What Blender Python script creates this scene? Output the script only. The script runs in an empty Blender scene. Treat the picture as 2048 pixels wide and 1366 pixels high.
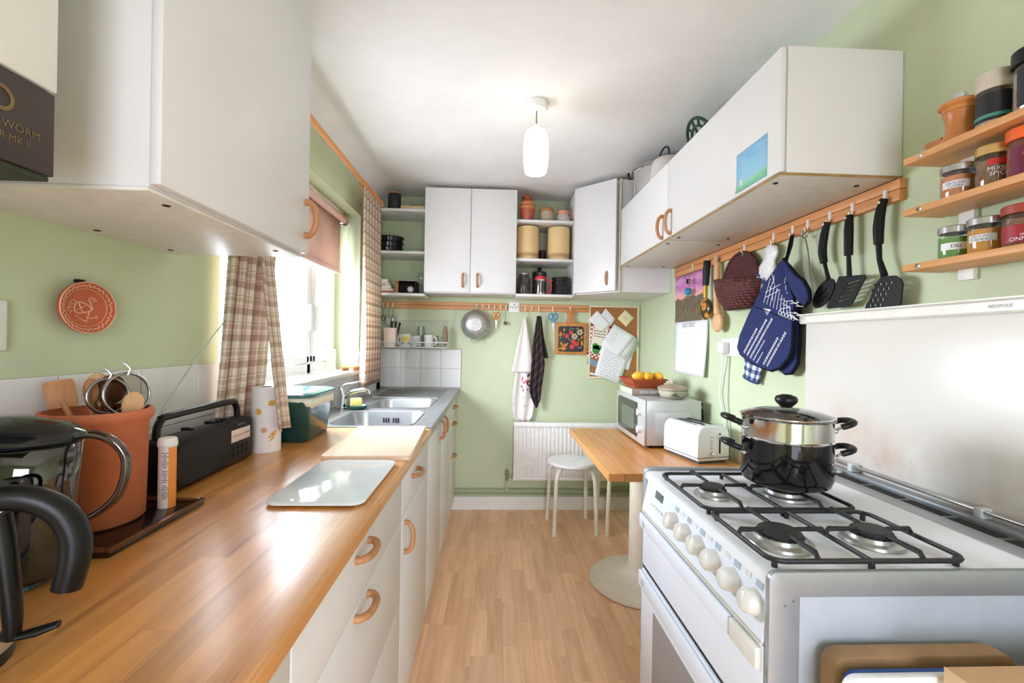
import bpy, bmesh, math, random
from mathutils import Vector, Matrix

random.seed(7)
SC = bpy.context.scene
COL = SC.collection
PI = math.pi

# ------------------------------------------------------------------ camera, world, light, exposure
def make_camera():
    f = 890.0
    ya, ro = -math.atan(37.5 / f), math.radians(-0.97)
    R = Matrix.Rotation(ya, 3, 'Z') @ Matrix(((math.cos(ro), 0, math.sin(ro)), (0, 1, 0), (-math.sin(ro), 0, math.cos(ro))))
    right, fwd, up = R.col[0], R.col[1], R.col[2]
    cd = bpy.data.cameras.new('camera')
    cd.sensor_width = 36.0
    cd.lens = f / 2048 * 36.0
    cd.clip_start = 0.02
    co = bpy.data.objects.new('camera', cd)
    COL.objects.link(co)
    m = Matrix((right, up, -fwd)).transposed().to_4x4()
    m.translation = (0, 0, 1.262)
    co.matrix_world = m
    SC.camera = co
make_camera()

WORLD_STRENGTH = 45.0
EXPOSURE = 0.0
wd = bpy.data.worlds.new('overcast_sky')
SC.world = wd
wd.use_nodes = True
bg = wd.node_tree.nodes['Background']
# white overcast sky over a duller ground
_nt = wd.node_tree
_tc = _nt.nodes.new('ShaderNodeTexCoord'); _sx = _nt.nodes.new('ShaderNodeSeparateXYZ'); _cr = _nt.nodes.new('ShaderNodeValToRGB')
_ma = _nt.nodes.new('ShaderNodeMath'); _ma.operation = 'MULTIPLY_ADD'; _ma.inputs[1].default_value = 0.5; _ma.inputs[2].default_value = 0.5
_nt.links.new(_tc.outputs['Generated'], _sx.inputs[0]); _nt.links.new(_sx.outputs[2], _ma.inputs[0]); _nt.links.new(_ma.outputs[0], _cr.inputs[0])
_cr.color_ramp.elements[0].position = 0.46; _cr.color_ramp.elements[0].color = (0.36, 0.37, 0.42, 1)
_cr.color_ramp.elements[1].position = 0.53; _cr.color_ramp.elements[1].color = (0.84, 0.885, 1.0, 1)
_nt.links.new(_cr.outputs[0], bg.inputs[0])
bg.inputs[1].default_value = WORLD_STRENGTH
SC.view_settings.view_transform = 'Standard'
SC.view_settings.look = 'None'
SC.view_settings.gamma = 1.0
SC.view_settings.use_curve_mapping = False
SC.view_settings.exposure = EXPOSURE
SC.cycles.use_denoising = True
SC.cycles.max_bounces = 10
SC.cycles.diffuse_bounces = 6
SC.cycles.glossy_bounces = 5
SC.cycles.transparent_max_bounces = 12
SC.cycles.sample_clamp_indirect = 6.0
SC.cycles.caustics_reflective = False
SC.cycles.caustics_refractive = False

def portal(name, loc, rot, sx, sy):
    # daylight portal filling an opening of the room: guides sky light, gives none of its own
    l = bpy.data.lights.new(name, 'AREA')
    l.shape = 'RECTANGLE'
    l.size, l.size_y = sx, sy
    l.cycles.is_portal = True
    o = bpy.data.objects.new(name, l)
    COL.objects.link(o)
    o.location = loc
    o.rotation_euler = rot
portal('window_portal', (-1.13, 2.11, 1.54), (0, -PI / 2, 0), 1.0, 1.44)
portal('fill_doorway_portal', (0.3, -1.62, 1.02), (PI / 2, 0, 0), 1.04, 2.06)

# ------------------------------------------------------------------ helpers
def lin(c):
    return tuple((v / 255 / 12.92 if v / 255 <= 0.04045 else ((v / 255 + 0.055) / 1.055) ** 2.4) for v in c)

class N:
    """small node-tree helper"""
    def __init__(s, name):
        s.m = bpy.data.materials.new(name)
        s.m.use_nodes = True
        s.t = s.m.node_tree
        s.p = s.t.nodes['Principled BSDF']
        s.out = s.t.nodes['Material Output']
    def new(s, typ, **k):
        n = s.t.nodes.new(typ)
        for a, v in k.items():
            setattr(n, a, v)
        return n
    def link(s, a, b):
        s.t.links.new(a, b)
    def math(s, op, a, b=None, c=None):
        n = s.new('ShaderNodeMath', operation=op)
        for i, v in enumerate((a, b, c)):
            if v is None: continue
            if isinstance(v, (int, float)): n.inputs[i].default_value = v
            else: s.link(v, n.inputs[i])
        return n.outputs[0]
    def mix(s, f, a, b, mode='MIX'):
        n = s.new('ShaderNodeMix', data_type='RGBA', blend_type=mode)
        for i, v in ((0, f), (6, a), (7, b)):
            if isinstance(v, (int, float)): n.inputs[i].default_value = v
            elif isinstance(v, tuple): n.inputs[i].default_value = v + (1,) if len(v) == 3 else v
            else: s.link(v, n.inputs[i])
        return n.outputs[2]
    def coord(s, kind='Object'):
        return s.new('ShaderNodeTexCoord').outputs[kind]
    def mapping(s, src, scale=(1, 1, 1), rot=(0, 0, 0), loc=(0, 0, 0)):
        n = s.new('ShaderNodeMapping')
        s.link(src, n.inputs[0])
        n.inputs['Scale'].default_value = scale
        n.inputs['Rotation'].default_value = rot
        n.inputs['Location'].default_value = loc
        return n.outputs[0]
    def noise(s, src, scale, detail=3, rough=0.55):
        n = s.new('ShaderNodeTexNoise')
        s.link(src, n.inputs['Vector'])
        n.inputs['Scale'].default_value = scale
        n.inputs['Detail'].default_value = detail
        n.inputs['Roughness'].default_value = rough
        return n.outputs[0]
    def ramp(s, src, stops, interp='LINEAR'):
        n = s.new('ShaderNodeValToRGB')
        s.link(src, n.inputs[0])
        cr = n.color_ramp
        cr.interpolation = interp
        while len(cr.elements) > 1: cr.elements.remove(cr.elements[-1])
        for i, (p, c) in enumerate(stops):
            e = cr.elements[0] if i == 0 else cr.elements.new(p)
            e.position = p
            e.color = tuple(c) + (1,) if len(c) == 3 else c
        return n.outputs[0]
    def bump(s, h, strength=0.3, dist=0.001):
        n = s.new('ShaderNodeBump')
        n.inputs['Strength'].default_value = strength
        n.inputs['Distance'].default_value = dist
        s.link(h, n.inputs['Height'])
        s.link(n.outputs[0], s.p.inputs['Normal'])
    def base(s, c):
        if isinstance(c, tuple): s.p.inputs['Base Color'].default_value = c + (1,)
        else: s.link(c, s.p.inputs['Base Color'])
    def set(s, **k):
        for a, v in k.items():
            s.p.inputs[a.replace('_', ' ')].default_value = v

MATS = {}
def mt(name, rgb=None, rough=0.5, metal=0.0, var=0.06, scale=25.0, bump=0.0, coat=0.0, trans=0.0, emit=0.0, spec=0.5):
    """plain procedural material: a colour with a little mottling and grain"""
    if name in MATS: return MATS[name]
    n = N(name)
    c = lin(rgb)
    co = n.coord()
    nz = n.noise(co, scale, 4)
    lo = tuple(v * (1 - var) for v in c)
    hi = tuple(min(1, v * (1 + var)) for v in c)
    n.base(n.ramp(nz, [(0.3, lo), (0.7, hi)]))
    n.set(Roughness=rough, Metallic=metal)
    n.p.inputs['Specular IOR Level'].default_value = spec
    if coat: n.p.inputs['Coat Weight'].default_value = coat
    if trans: n.p.inputs['Transmission Weight'].default_value = trans
    if emit:
        n.p.inputs['Emission Color'].default_value = c + (1,)
        n.p.inputs['Emission Strength'].default_value = emit
    if bump: n.bump(n.noise(co, scale * 6, 3), bump, 0.001)
    MATS[name] = n.m
    return n.m

def wood(name, a, b, rough=0.4, axis='y', scale=14.0, rnd=0.0, coat=0.0, stretch=14.0, streak=0.0):
    """straight-grained wood; rnd varies the tone from one piece to the next"""
    if name in MATS: return MATS[name]
    n = N(name)
    co = n.coord()
    oi = n.new('ShaderNodeObjectInfo')
    off = n.new('ShaderNodeVectorMath', operation='ADD')
    n.link(co, off.inputs[0])
    sc_ = n.new('ShaderNodeVectorMath', operation='SCALE')
    cb = n.new('ShaderNodeCombineXYZ')
    for i in range(3): n.link(oi.outputs['Random'], cb.inputs[i])
    n.link(cb.outputs[0], sc_.inputs[0])
    sc_.inputs['Scale'].default_value = 7.3
    n.link(sc_.outputs[0], off.inputs[1])
    st = {'x': (1 / stretch, 1, 1), 'y': (1, 1 / stretch, 1), 'z': (1, 1, 1 / stretch)}[axis]
    mp = n.mapping(off.outputs[0], st)
    g = n.noise(mp, scale * 4, 5, 0.6)
    g2 = n.noise(mp, scale, 2, 0.5)
    v = n.math('ADD', n.math('MULTIPLY', g, 0.6), n.math('MULTIPLY', g2, 0.55))
    A, Bc = lin(a), lin(b)
    col = n.ramp(v, [(0.36, A), (0.68, Bc)])
    if streak:
        sk2 = n.noise(n.mapping(off.outputs[0], tuple(v * (1 if v == 1 else .35) for v in st)), scale * 5, 3, 0.6)
        col = n.mix(n.math('MULTIPLY', n.ramp(sk2, [(0.60, (0, 0, 0)), (0.70, (1, 1, 1))]), streak), col, tuple(v * .45 for v in A))
    if rnd:
        f = n.math('MULTIPLY_ADD', oi.outputs['Random'], 2 * rnd, 1 - rnd)
        vm = n.new('ShaderNodeVectorMath', operation='SCALE')
        n.link(col, vm.inputs[0]); n.link(f, vm.inputs['Scale'])
        col = vm.outputs[0]
    n.base(col)
    n.set(Roughness=rough)
    if coat:
        n.p.inputs['Coat Weight'].default_value = coat
        n.p.inputs['Coat Roughness'].default_value = 0.26
        n.p.inputs['Coat IOR'].default_value = 1.75
    n.bump(g, 0.08, 0.0005)
    MATS[name] = n.m
    return n.m

ORG = {}
class B:
    """collects shapes in one bmesh; build() links them as one mesh object"""
    def __init__(s): s.b = bmesh.new(); s.uv = None
    def face(s, vs):
        try: return s.b.faces.new(vs)
        except ValueError: return None
    def mesh(s, verts, faces):
        vs = [s.b.verts.new(v) for v in verts]
        for f in faces: s.face([vs[i] for i in f])
        return s
    def box(s, x0, x1, y0, y1, z0, z1, bev=0.0, seg=2):
        t = bmesh.new()
        bmesh.ops.create_cube(t, size=1)
        for v in t.verts:
            v.co = Vector(((x0 + x1) / 2 + v.co.x * (x1 - x0), (y0 + y1) / 2 + v.co.y * (y1 - y0), (z0 + z1) / 2 + v.co.z * (z1 - z0)))
        if bev: bmesh.ops.bevel(t, geom=t.edges[:], offset=bev, segments=seg, affect='EDGES', profile=0.5)
        return s.add(t)
    def add(s, t, m=None):
        if m is not None: bmesh.ops.transform(t, matrix=m, verts=t.verts[:])
        mp = {}
        for v in t.verts: mp[v] = s.b.verts.new(v.co)
        for f in t.faces: s.face([mp[v] for v in f.verts])
        t.free()
        return s
    def obox(s, c, dx, dy, dz, rz=0.0, bev=0.0, M=None):
        """box centred at c with size dx,dy,dz turned by rz (or matrix M)"""
        t = B(); t.box(-dx / 2, dx / 2, -dy / 2, dy / 2, -dz / 2, dz / 2, bev)
        m = Matrix.Translation(c) @ (M.to_4x4() if M is not None else Matrix.Rotation(rz, 4, 'Z'))
        return s.add(t.b, m)
    def cyl(s, p0, p1, r0, r1=None, seg=20, cap=True):
        r1 = r0 if r1 is None else r1
        p0, p1 = Vector(p0), Vector(p1)
        d = (p1 - p0).normalized()
        q = d.to_track_quat('Z', 'Y').to_matrix()
        a, c = [], []
        for i in range(seg):
            t = 2 * PI * i / seg
            e = q @ Vector((math.cos(t), math.sin(t), 0))
            a.append(s.b.verts.new(p0 + e * r0)); c.append(s.b.verts.new(p1 + e * r1))
        for i in range(seg):
            j = (i + 1) % seg
            s.face([a[i], a[j], c[j], c[i]])
        if cap: s.face(a[::-1]); s.face(c)
        return s
    def lathe(s, prof, c=(0, 0, 0), axis=(0, 0, 1), seg=28, sx=1.0, sy=1.0, closed=False):
        """turn profile [(r,h)..] round axis at c; sx, sy squash it to an oval"""
        c = Vector(c)
        q = Vector(axis).normalized().to_track_quat('Z', 'Y').to_matrix()
        rings = []
        for r, h in prof:
            if r < 1e-5: rings.append([s.b.verts.new(c + q @ Vector((0, 0, h)))])
            else: rings.append([s.b.verts.new(c + q @ Vector((r * sx * math.cos(2 * PI * i / seg), r * sy * math.sin(2 * PI * i / seg), h))) for i in range(seg)])
        pr = list(zip(rings, rings[1:])) + ([(rings[-1], rings[0])] if closed else [])
        for a, b in pr:
            for i in range(seg):
                j = (i + 1) % seg
                if len(a) == 1 and len(b) == 1: continue
                if len(a) == 1: s.face([a[0], b[i], b[j]])
                elif len(b) == 1: s.face([a[i], a[j], b[0]])
                else: s.face([a[i], a[j], b[j], b[i]])
        return s
    def tube(s, pts, r, seg=8, closed=False, flat=1.0, sub=None):
        """round bar along pts; r may be one radius or one per point; flat squashes it"""
        P_ = [Vector(p) for p in pts]
        n = len(P_)
        rr = r if isinstance(r, (list, tuple)) else [r] * n
        if sub is None: sub = 4 if (not closed and 4 <= n <= 14 and seg >= 8) else 0
        if sub and n > 2:
            Q, q = [], []
            for i in range(n - 1):
                p0, p1, p2, p3 = P_[max(0, i - 1)], P_[i], P_[i + 1], P_[min(n - 1, i + 2)]
                for k in range(sub):
                    t = k / sub
                    Q.append(0.5 * (2 * p1 + (p2 - p0) * t + (2 * p0 - 5 * p1 + 4 * p2 - p3) * t * t + (3 * p1 - p0 - 3 * p2 + p3) * t ** 3))
                    q.append(rr[i] + (rr[i + 1] - rr[i]) * t)
            Q.append(P_[-1]); q.append(rr[-1])
            P_, rr, n = Q, q, len(Q)
        rings = []
        up = None
        for i in range(n):
            a = P_[(i - 1) % n] if (closed or i > 0) else P_[i]
            b = P_[(i + 1) % n] if (closed or i < n - 1) else P_[i]
            d = (b - a).normalized()
            if up is None:
                up = Vector((0, 0, 1)) if abs(d.z) < 0.9 else Vector((1, 0, 0))
            u = d.cross(up)
            if u.length < 1e-6: u = d.orthogonal()
            u.normalize(); w = u.cross(d).normalized(); up = w
            rings.append([s.b.verts.new(P_[i] + (u * math.cos(2 * PI * k / seg) + w * math.sin(2 * PI * k / seg) * flat) * rr[i]) for k in range(seg)])
        m = n if closed else n - 1
        for i in range(m):
            a, b = rings[i], rings[(i + 1) % n]
            for k in range(seg):
                l = (k + 1) % seg
                s.face([a[k], a[l], b[l], b[k]])
        if not closed: s.face(rings[0][::-1]); s.face(rings[-1])
        return s
    def prism(s, poly, o, u, v, th, bev=0.0):
        """polygon poly in the plane (o,u,v) given the thickness th along u x v"""
        o, u, v = Vector(o), Vector(u).normalized(), Vector(v).normalized()
        w = u.cross(v).normalized()
        t = bmesh.new()
        a = [t.verts.new(o + u * p[0] + v * p[1]) for p in poly]
        f = t.faces.new(a)
        ex = bmesh.ops.extrude_face_region(t, geom=[f])
        bmesh.ops.translate(t, verts=[e for e in ex['geom'] if isinstance(e, bmesh.types.BMVert)], vec=w * th)
        bmesh.ops.recalc_face_normals(t, faces=t.faces[:])
        if bev:
            bmesh.ops.bevel(t, geom=t.edges[:], offset=bev, segments=2, affect='EDGES', profile=0.5)
        return s.add(t)
    def ball(s, c, r, sx=1, sy=1, sz=1, seg=16):
        t = bmesh.new()
        bmesh.ops.create_uvsphere(t, u_segments=seg, v_segments=max(6, seg // 2), radius=r)
        return s.add(t, Matrix.Translation(c) @ Matrix.Diagonal((sx, sy, sz, 1)))
    def sheet(s, fn, nu, nv, th=0.0):
        """grid of fn(u,v) with UVs u,v in 0..1, thickened by th"""
        uvl = s.b.loops.layers.uv.verify()
        g = [[s.b.verts.new(fn(i / nu, j / nv)) for j in range(nv + 1)] for i in range(nu + 1)]
        fs = []
        for i in range(nu):
            for j in range(nv):
                f = s.face([g[i][j], g[i + 1][j], g[i + 1][j + 1], g[i][j + 1]])
                if f:
                    fs.append(f)
                    for l, (a, b) in zip(f.loops, ((i, j), (i + 1, j), (i + 1, j + 1), (i, j + 1))): l[uvl].uv = (a / nu, b / nv)
        s.th = th
        return s
    def build(s, name, mat, parent=None, smooth=35, solid=0.0, recalc=True, local=False):
        if recalc: bmesh.ops.recalc_face_normals(s.b, faces=s.b.faces[:])
        me = bpy.data.meshes.new(name)
        o = bpy.data.objects.new(name, me)
        COL.objects.link(o)
        if parent is not None:
            org = ORG[parent.name]
            o.parent = parent
        else:
            xs = [v.co for v in s.b.verts]
            org = Vector(((min(v.x for v in xs) + max(v.x for v in xs)) / 2, (min(v.y for v in xs) + max(v.y for v in xs)) / 2, min(v.z for v in xs)))
            o.location = org
        ORG[o.name] = org
        bmesh.ops.translate(s.b, verts=s.b.verts[:], vec=-org)
        s.b.to_mesh(me); s.b.free()
        me.materials.append(mat)
        if smooth:
            for p in me.polygons: p.use_smooth = True
            me.set_sharp_from_angle(angle=math.radians(smooth))
        if solid:
            md = o.modifiers.new('thickness', 'SOLIDIFY'); md.thickness = solid; md.offset = 0
        return o

def thing(name, label, cat, loc=(0, 0, 0), group=None, rz=0.0, local=False, kind=None):
    """an Empty at the thing's base; its parts are built in world space unless local"""
    o = bpy.data.objects.new(name, None)
    o.empty_display_size = 0.05
    COL.objects.link(o)
    o.location = loc
    o.rotation_euler = (0, 0, rz)
    ORG[o.name] = Vector((0, 0, 0)) if local else Vector(loc)
    if kind: o['kind'] = kind
    else:
        o['label'] = label; o['category'] = cat
        if group: o['group'] = group
    return o
def tag(o, label, cat, group=None):
    o['label'] = label; o['category'] = cat
    if group: o['group'] = group
    return o
def struct(o):
    o['kind'] = 'structure'
    return o
def lab(o, label):
    o['label'] = label
    return o
def dup(root, loc, rz=None, label=None):
    r = root.copy(); COL.objects.link(r); r.location = loc
    if rz is not None: r.rotation_euler = (0, 0, rz)
    if label: r['label'] = label
    for ch in list(root.children):
        c = ch.copy(); COL.objects.link(c); c.parent = r
        for g in list(ch.children):
            d = g.copy(); COL.objects.link(d); d.parent = c
    return r

def text_mesh(s, size, extrude=0.0):
    cu = bpy.data.curves.new('lettering', 'FONT')
    cu.body = s; cu.size = size; cu.align_x = 'CENTER'; cu.align_y = 'CENTER'; cu.extrude = extrude
    cu.resolution_u = 2
    to = bpy.data.objects.new('lettering', cu)
    COL.objects.link(to)
    bpy.context.view_layer.update()
    me = bpy.data.meshes.new_from_object(to.evaluated_get(bpy.context.evaluated_depsgraph_get()))
    bpy.data.objects.remove(to); bpy.data.curves.remove(cu)
    return me
def text(s, size, mat, parent, o, u, v, name='lettering', squash=1.0):
    """flat lettering centred at o, reading along u with v up"""
    me = text_mesh(s, size)
    u, v, o = Vector(u).normalized(), Vector(v).normalized(), Vector(o)
    org = ORG[parent.name]
    for p in me.vertices: p.co = o + u * p.co.x * squash + v * p.co.y - org
    ob = bpy.data.objects.new(name, me); COL.objects.link(ob); ob.parent = parent
    ORG[ob.name] = org
    me.materials.clear(); me.materials.append(mat)
    return ob
def text_cyl(s, size, mat, parent, c, r, ang, squash=1.0, name='lettering'):
    """lettering wrapped round a vertical cylinder at c, centred on direction ang"""
    me = text_mesh(s, size)
    c = Vector(c); org = ORG[parent.name]
    for p in me.vertices:
        t = ang + p.co.x * squash / r
        p.co = Vector((c.x + r * math.cos(t), c.y + r * math.sin(t), c.z + p.co.y)) - org
    ob = bpy.data.objects.new(name, me); COL.objects.link(ob); ob.parent = parent
    ORG[ob.name] = org
    me.materials.clear(); me.materials.append(mat)
    return ob

def arc(c, r, a0, a1, n, u=(1, 0, 0), v=(0, 0, 1)):
    c, u, v = Vector(c), Vector(u), Vector(v)
    return [c + u * r * math.cos(a0 + (a1 - a0) * i / n) + v * r * math.sin(a0 + (a1 - a0) * i / n) for i in range(n + 1)]
def rrect(w, h, r, n=4):
    out = []
    for cx, cy, a in ((w / 2 - r, h / 2 - r, 0), (-w / 2 + r, h / 2 - r, PI / 2), (-w / 2 + r, -h / 2 + r, PI), (w / 2 - r, -h / 2 + r, 1.5 * PI)):
        for i in range(n + 1):
            t = a + PI / 2 * i / n
            out.append((cx + r * math.cos(t), cy + r * math.sin(t)))
    return out
# ------------------------------------------------------------------ shared materials
def paint_green():
    n = N('green_wall_paint')
    co = n.coord()
    a = n.noise(co, 3.0, 4, 0.6)
    n.base(n.ramp(a, [(0.3, lin((193, 204, 169))), (0.7, lin((202, 212, 179)))]))
    n.set(Roughness=0.62)
    n.bump(n.noise(co, 160, 3), 0.12, 0.001)
    return n.m
def ceiling_mat():
    n = N('textured_white_ceiling')
    co = n.coord()
    n.base(n.ramp(n.noise(co, 4, 2), [(0.3, (0.80, 0.80, 0.79)), (0.7, (0.85, 0.85, 0.84))]))
    n.set(Roughness=0.8)
    n.bump(n.noise(co, 95, 4, 0.6), 0.55, 0.004)
    return n.m
GREEN = paint_green()
CEIL = ceiling_mat()
LAM = mt('white_laminate', (226, 226, 226), 0.38, var=0.015, scale=6)
LAMEDGE = mt('cream_edging', (214, 203, 178), 0.5, var=0.06)
BROWNEDGE = mt('worn_brown_edging', (158, 124, 74), 0.6, var=0.25, scale=18)
GLOSSW = mt('white_gloss_paint', (235, 235, 231), 0.3, var=0.02)
PVC = mt('white_pvc', (240, 242, 242), 0.35, var=0.01)
TILE = mt('white_glazed_tile', (234, 234, 234), 0.08, var=0.03, scale=5)
GROUT = mt('grey_grout', (188, 184, 178), 0.9)
WOODH = wood('turned_beech_handle', (158, 106, 64), (188, 136, 92), 0.45, 'z', 20)
FLOORW = wood('beech_floor_strip', (224, 172, 134), (246, 204, 166), 0.42, 'y', 10, rnd=0.10)
TOPW = wood('oiled_worktop_stave', (190, 120, 50), (228, 160, 82), 0.42, 'y', 9, rnd=0.12, coat=0.9, streak=.6)
TABW = wood('table_stave', (190, 122, 58), (216, 152, 84), 0.36, 'y', 9, rnd=0.07, coat=0.3)
RAILW = wood('orange_pine_rail', (192, 130, 78), (216, 156, 102), 0.45, 'x', 12)
RAILY = wood('orange_pine_rail_side', (194, 128, 72), (220, 154, 98), 0.45, 'y', 12)
CHROME = mt('chrome', (214, 216, 218), 0.12, 1.0, var=0.02)
STEEL = mt('brushed_steel', (178, 180, 182), 0.28, 1.0, var=0.06, scale=60)
STEELD = mt('dull_grey_metal', (166, 168, 170), 0.42, 1.0, var=0.05)
BLACK = mt('black_plastic', (13, 13, 14), 0.36, var=0.1, spec=.35)
BLACKM = mt('matt_black_iron', (30, 30, 31), 0.55, var=0.15, bump=0.2)
DARK = mt('dark_recess', (22, 22, 22), 0.8)
CREAM = mt('cream_enamel', (222, 214, 196), 0.4, var=0.03)
WPLAST = mt('white_plastic', (236, 236, 232), 0.35, var=0.02)
WOODL = wood('pale_wood', (196, 150, 102), (222, 180, 134), 0.55, 'z', 16)
WOODM = wood('mid_wood', (156, 98, 56), (190, 130, 82), 0.55, 'z', 16)
def glass_mat(name, tint=(0.95, 0.97, 0.97), gloss=0.08):
    n = N(name)
    tr = n.new('ShaderNodeBsdfTransparent'); tr.inputs[0].default_value = tint + (1,)
    gl = n.new('ShaderNodeBsdfGlossy'); gl.inputs['Roughness'].default_value = 0.03
    fr = n.new('ShaderNodeFresnel'); fr.inputs[0].default_value = 1.45
    ge = n.new('ShaderNodeNewGeometry')
    f = n.math('MULTIPLY', n.math('ADD', fr.outputs[0], gloss), n.math('SUBTRACT', 1.0, ge.outputs['Backfacing']))
    mx = n.new('ShaderNodeMixShader')
    n.link(f, mx.inputs[0]); n.link(tr.outputs[0], mx.inputs[1]); n.link(gl.outputs[0], mx.inputs[2])
    n.link(mx.outputs[0], n.out.inputs[0])
    return n.m
GLASS = glass_mat('clear_glass', gloss=0.0)
JAR = glass_mat('jar_glass', (0.9, 0.93, 0.92), 0.06)
SMOKE = glass_mat('smoked_plastic', (0.52, 0.54, 0.56), 0.10)
INK = mt('dark_print', (40, 42, 50), 0.7)
GREYINK = mt('grey_print', (150, 152, 158), 0.7)
WINK = mt('white_print', (236, 236, 238), 0.7)
PAPER = mt('white_paper', (236, 237, 240), 0.7, var=0.015)

XL, XR, D, H, YR = -0.84, 1.12, 3.354, 2.33, -1.5

# ------------------------------------------------------------------ room shell
W0, W1, Z0, Z1 = 1.40, 2.82, 1.05, 2.03     # window opening in the left wall
b = B()
b.box(XL - .28, XL, YR - .1, W0, -.1, H + .1)
b.box(XL - .28, XL, W1, D + .1, -.1, H + .1)
b.box(XL - .28, XL, W0, W1, -.1, Z0)
b.box(XL - .28, XL, W0, W1, Z1, H + .1)
wl = struct(b.build('wall_left', GREEN, smooth=0))
wb = struct(B().box(XL, XR, D, D + .1, -.1, H + .1).build('wall_back', GREEN, smooth=0))
wr = struct(B().box(XR, XR + .1, YR - .1, D + .1, -.1, H + .1).build('wall_right', GREEN, smooth=0))
b = B()
DX0, DX1, DZ = -.2, .8, 2.05              # unseen doorway behind the camera, added to let in fill light
b.box(XL, DX0, YR - .1, YR, 0, H); b.box(DX1, XR, YR - .1, YR, 0, H); b.box(DX0, DX1, YR - .1, YR, DZ, H)
struct(b.build('wall_rear', GREEN, smooth=0))
struct(B().box(DX0, DX1, YR - .06, YR - .054, 0, DZ).build('fill_door_1', glass_mat('fill_dimming_glass', (.54, .54, .55), 0.0), smooth=0))  # unseen tinted glazing, added to spread and dim the fill from behind
struct(B().box(XL - .28, XR + .1, YR - .1, D + .1, H, H + .1).build('ceiling', CEIL, smooth=0))
floor = struct(B().box(XL, XR, YR - .1, D, -.1, -.006).build('floor', mt('floor_underlay', (110, 74, 46), 0.8), smooth=0))
# floor strips, each a board of its own
sm = B().box(-.0325, .0325, -.2, .2, -.006, 0).b
sme = bpy.data.meshes.new('floor_strip'); sm.to_mesh(sme); sm.free(); sme.materials.append(FLOORW)
rs = random.Random(3)
x = -.2975
while x < XR - .02:
    y = .95 - rs.random() * .4
    while y < D - .005:
        L = rs.choice((.30, .38, .46))
        y1 = min(D, y + L)
        if y1 - y < .03: break
        o = bpy.data.objects.new('floor_strip', sme); COL.objects.link(o); o.parent = floor
        o.location = Vector((x, (y + y1) / 2, 0)) - ORG[floor.name]
        o.scale = (.0646 / .065, (y1 - y - .0006) / .4, 1)
        y = y1
    x += .065
# the near and far strips that show only as a sliver
struct(B().box(XL, XR, YR - .1, .56, -.006, -.001).build('trim_4', FLOORW, smooth=0))
# cornice along the left wall
prof = [(XL, 2.222), (XL + .006, 2.222)] + [(XL + .096 - .09 * math.cos(t * PI / 2 / 8), 2.232 + .09 * math.sin(t * PI / 2 / 8)) for t in range(9)] + [(XL + .104, 2.322), (XL + .104, H), (XL, H)]
b = B()
b.prism([(p[0], p[1]) for p in prof], (0, YR, 0), (1, 0, 0), (0, 0, 1), -(D - YR))
struct(b.build('trim_1', CEIL, smooth=50))
# skirting under the radiator
b = B()
b.prism([(0, 0), (.018, 0), (.018, .062), (.011, .072), (.011, .082), (.006, .092), (0, .092)], (-.30, D, 0), (0, -1, 0), (0, 0, 1), -(XR + .30))
struct(b.build('baseboard_back', GLOSSW, smooth=20))
b = B()
b.prism([(0, 0), (.018, 0), (.018, .062), (.011, .072), (.006, .092), (0, .092)], (XR, 1.32, 0), (-1, 0, 0), (0, 0, 1), -(D - .02 - 1.32))
struct(b.build('baseboard_right', GLOSSW, smooth=20))

# wall tiles: a shared tile mesh, copied and scaled
def tile_mesh(w, h, ax):
    q = B()
    if ax == 'y': q.box(-.004, .006, -w / 2, w / 2, -h / 2, h / 2, .0015)
    else: q.box(-w / 2, w / 2, -.006, .004, -h / 2, h / 2, .0015)
    me = bpy.data.meshes.new('wall_tile'); q.b.to_mesh(me); q.b.free(); me.materials.append(TILE)
    return me
def put_tile(me, parent, loc):
    o = bpy.data.objects.new('wall_tile', me); COL.objects.link(o); o.parent = parent
    o.location = Vector(loc) - ORG[parent.name]
tb = tile_mesh(.1475, .1395, 'x')
for i in range(4):
    for j in range(2):
        put_tile(tb, wb, (XL + .0775 + i * .15, D - .004, .981 + j * .142))
gb = B().box(XL, XL + .605, D - .004, D + .002, .9, 1.196).build('grout', GROUT, wb)
tl = tile_mesh(.1975, .1495, 'y')
for i in range(5):
    for j in range(2):
        put_tile(tl, wl, (XL + .004, 1.189 - i * .2, .955 + j * .152))
tn = tile_mesh(.107, .1495, 'y')
for j in range(2): put_tile(tn, wl, (XL + .004, 1.344, .955 + j * .152))
for i in range(7): put_tile(tl, wl, (XL + .004, 1.50 + i * .2, .968))
for i in range(2):
    for j in range(2): put_tile(tl, wl, (XL + .004, 2.925 + i * .2, .955 + j * .152))
B().box(XL - .002, XL + .004, .2, 1.398, .88, 1.182).build('grout', GROUT, wl)
B().box(XL - .002, XL + .004, 1.398, D, .88, 1.043).build('grout', GROUT, wl)
B().box(XL - .002, XL + .004, 2.825, D, .88, 1.182).build('grout', GROUT, wl)

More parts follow.
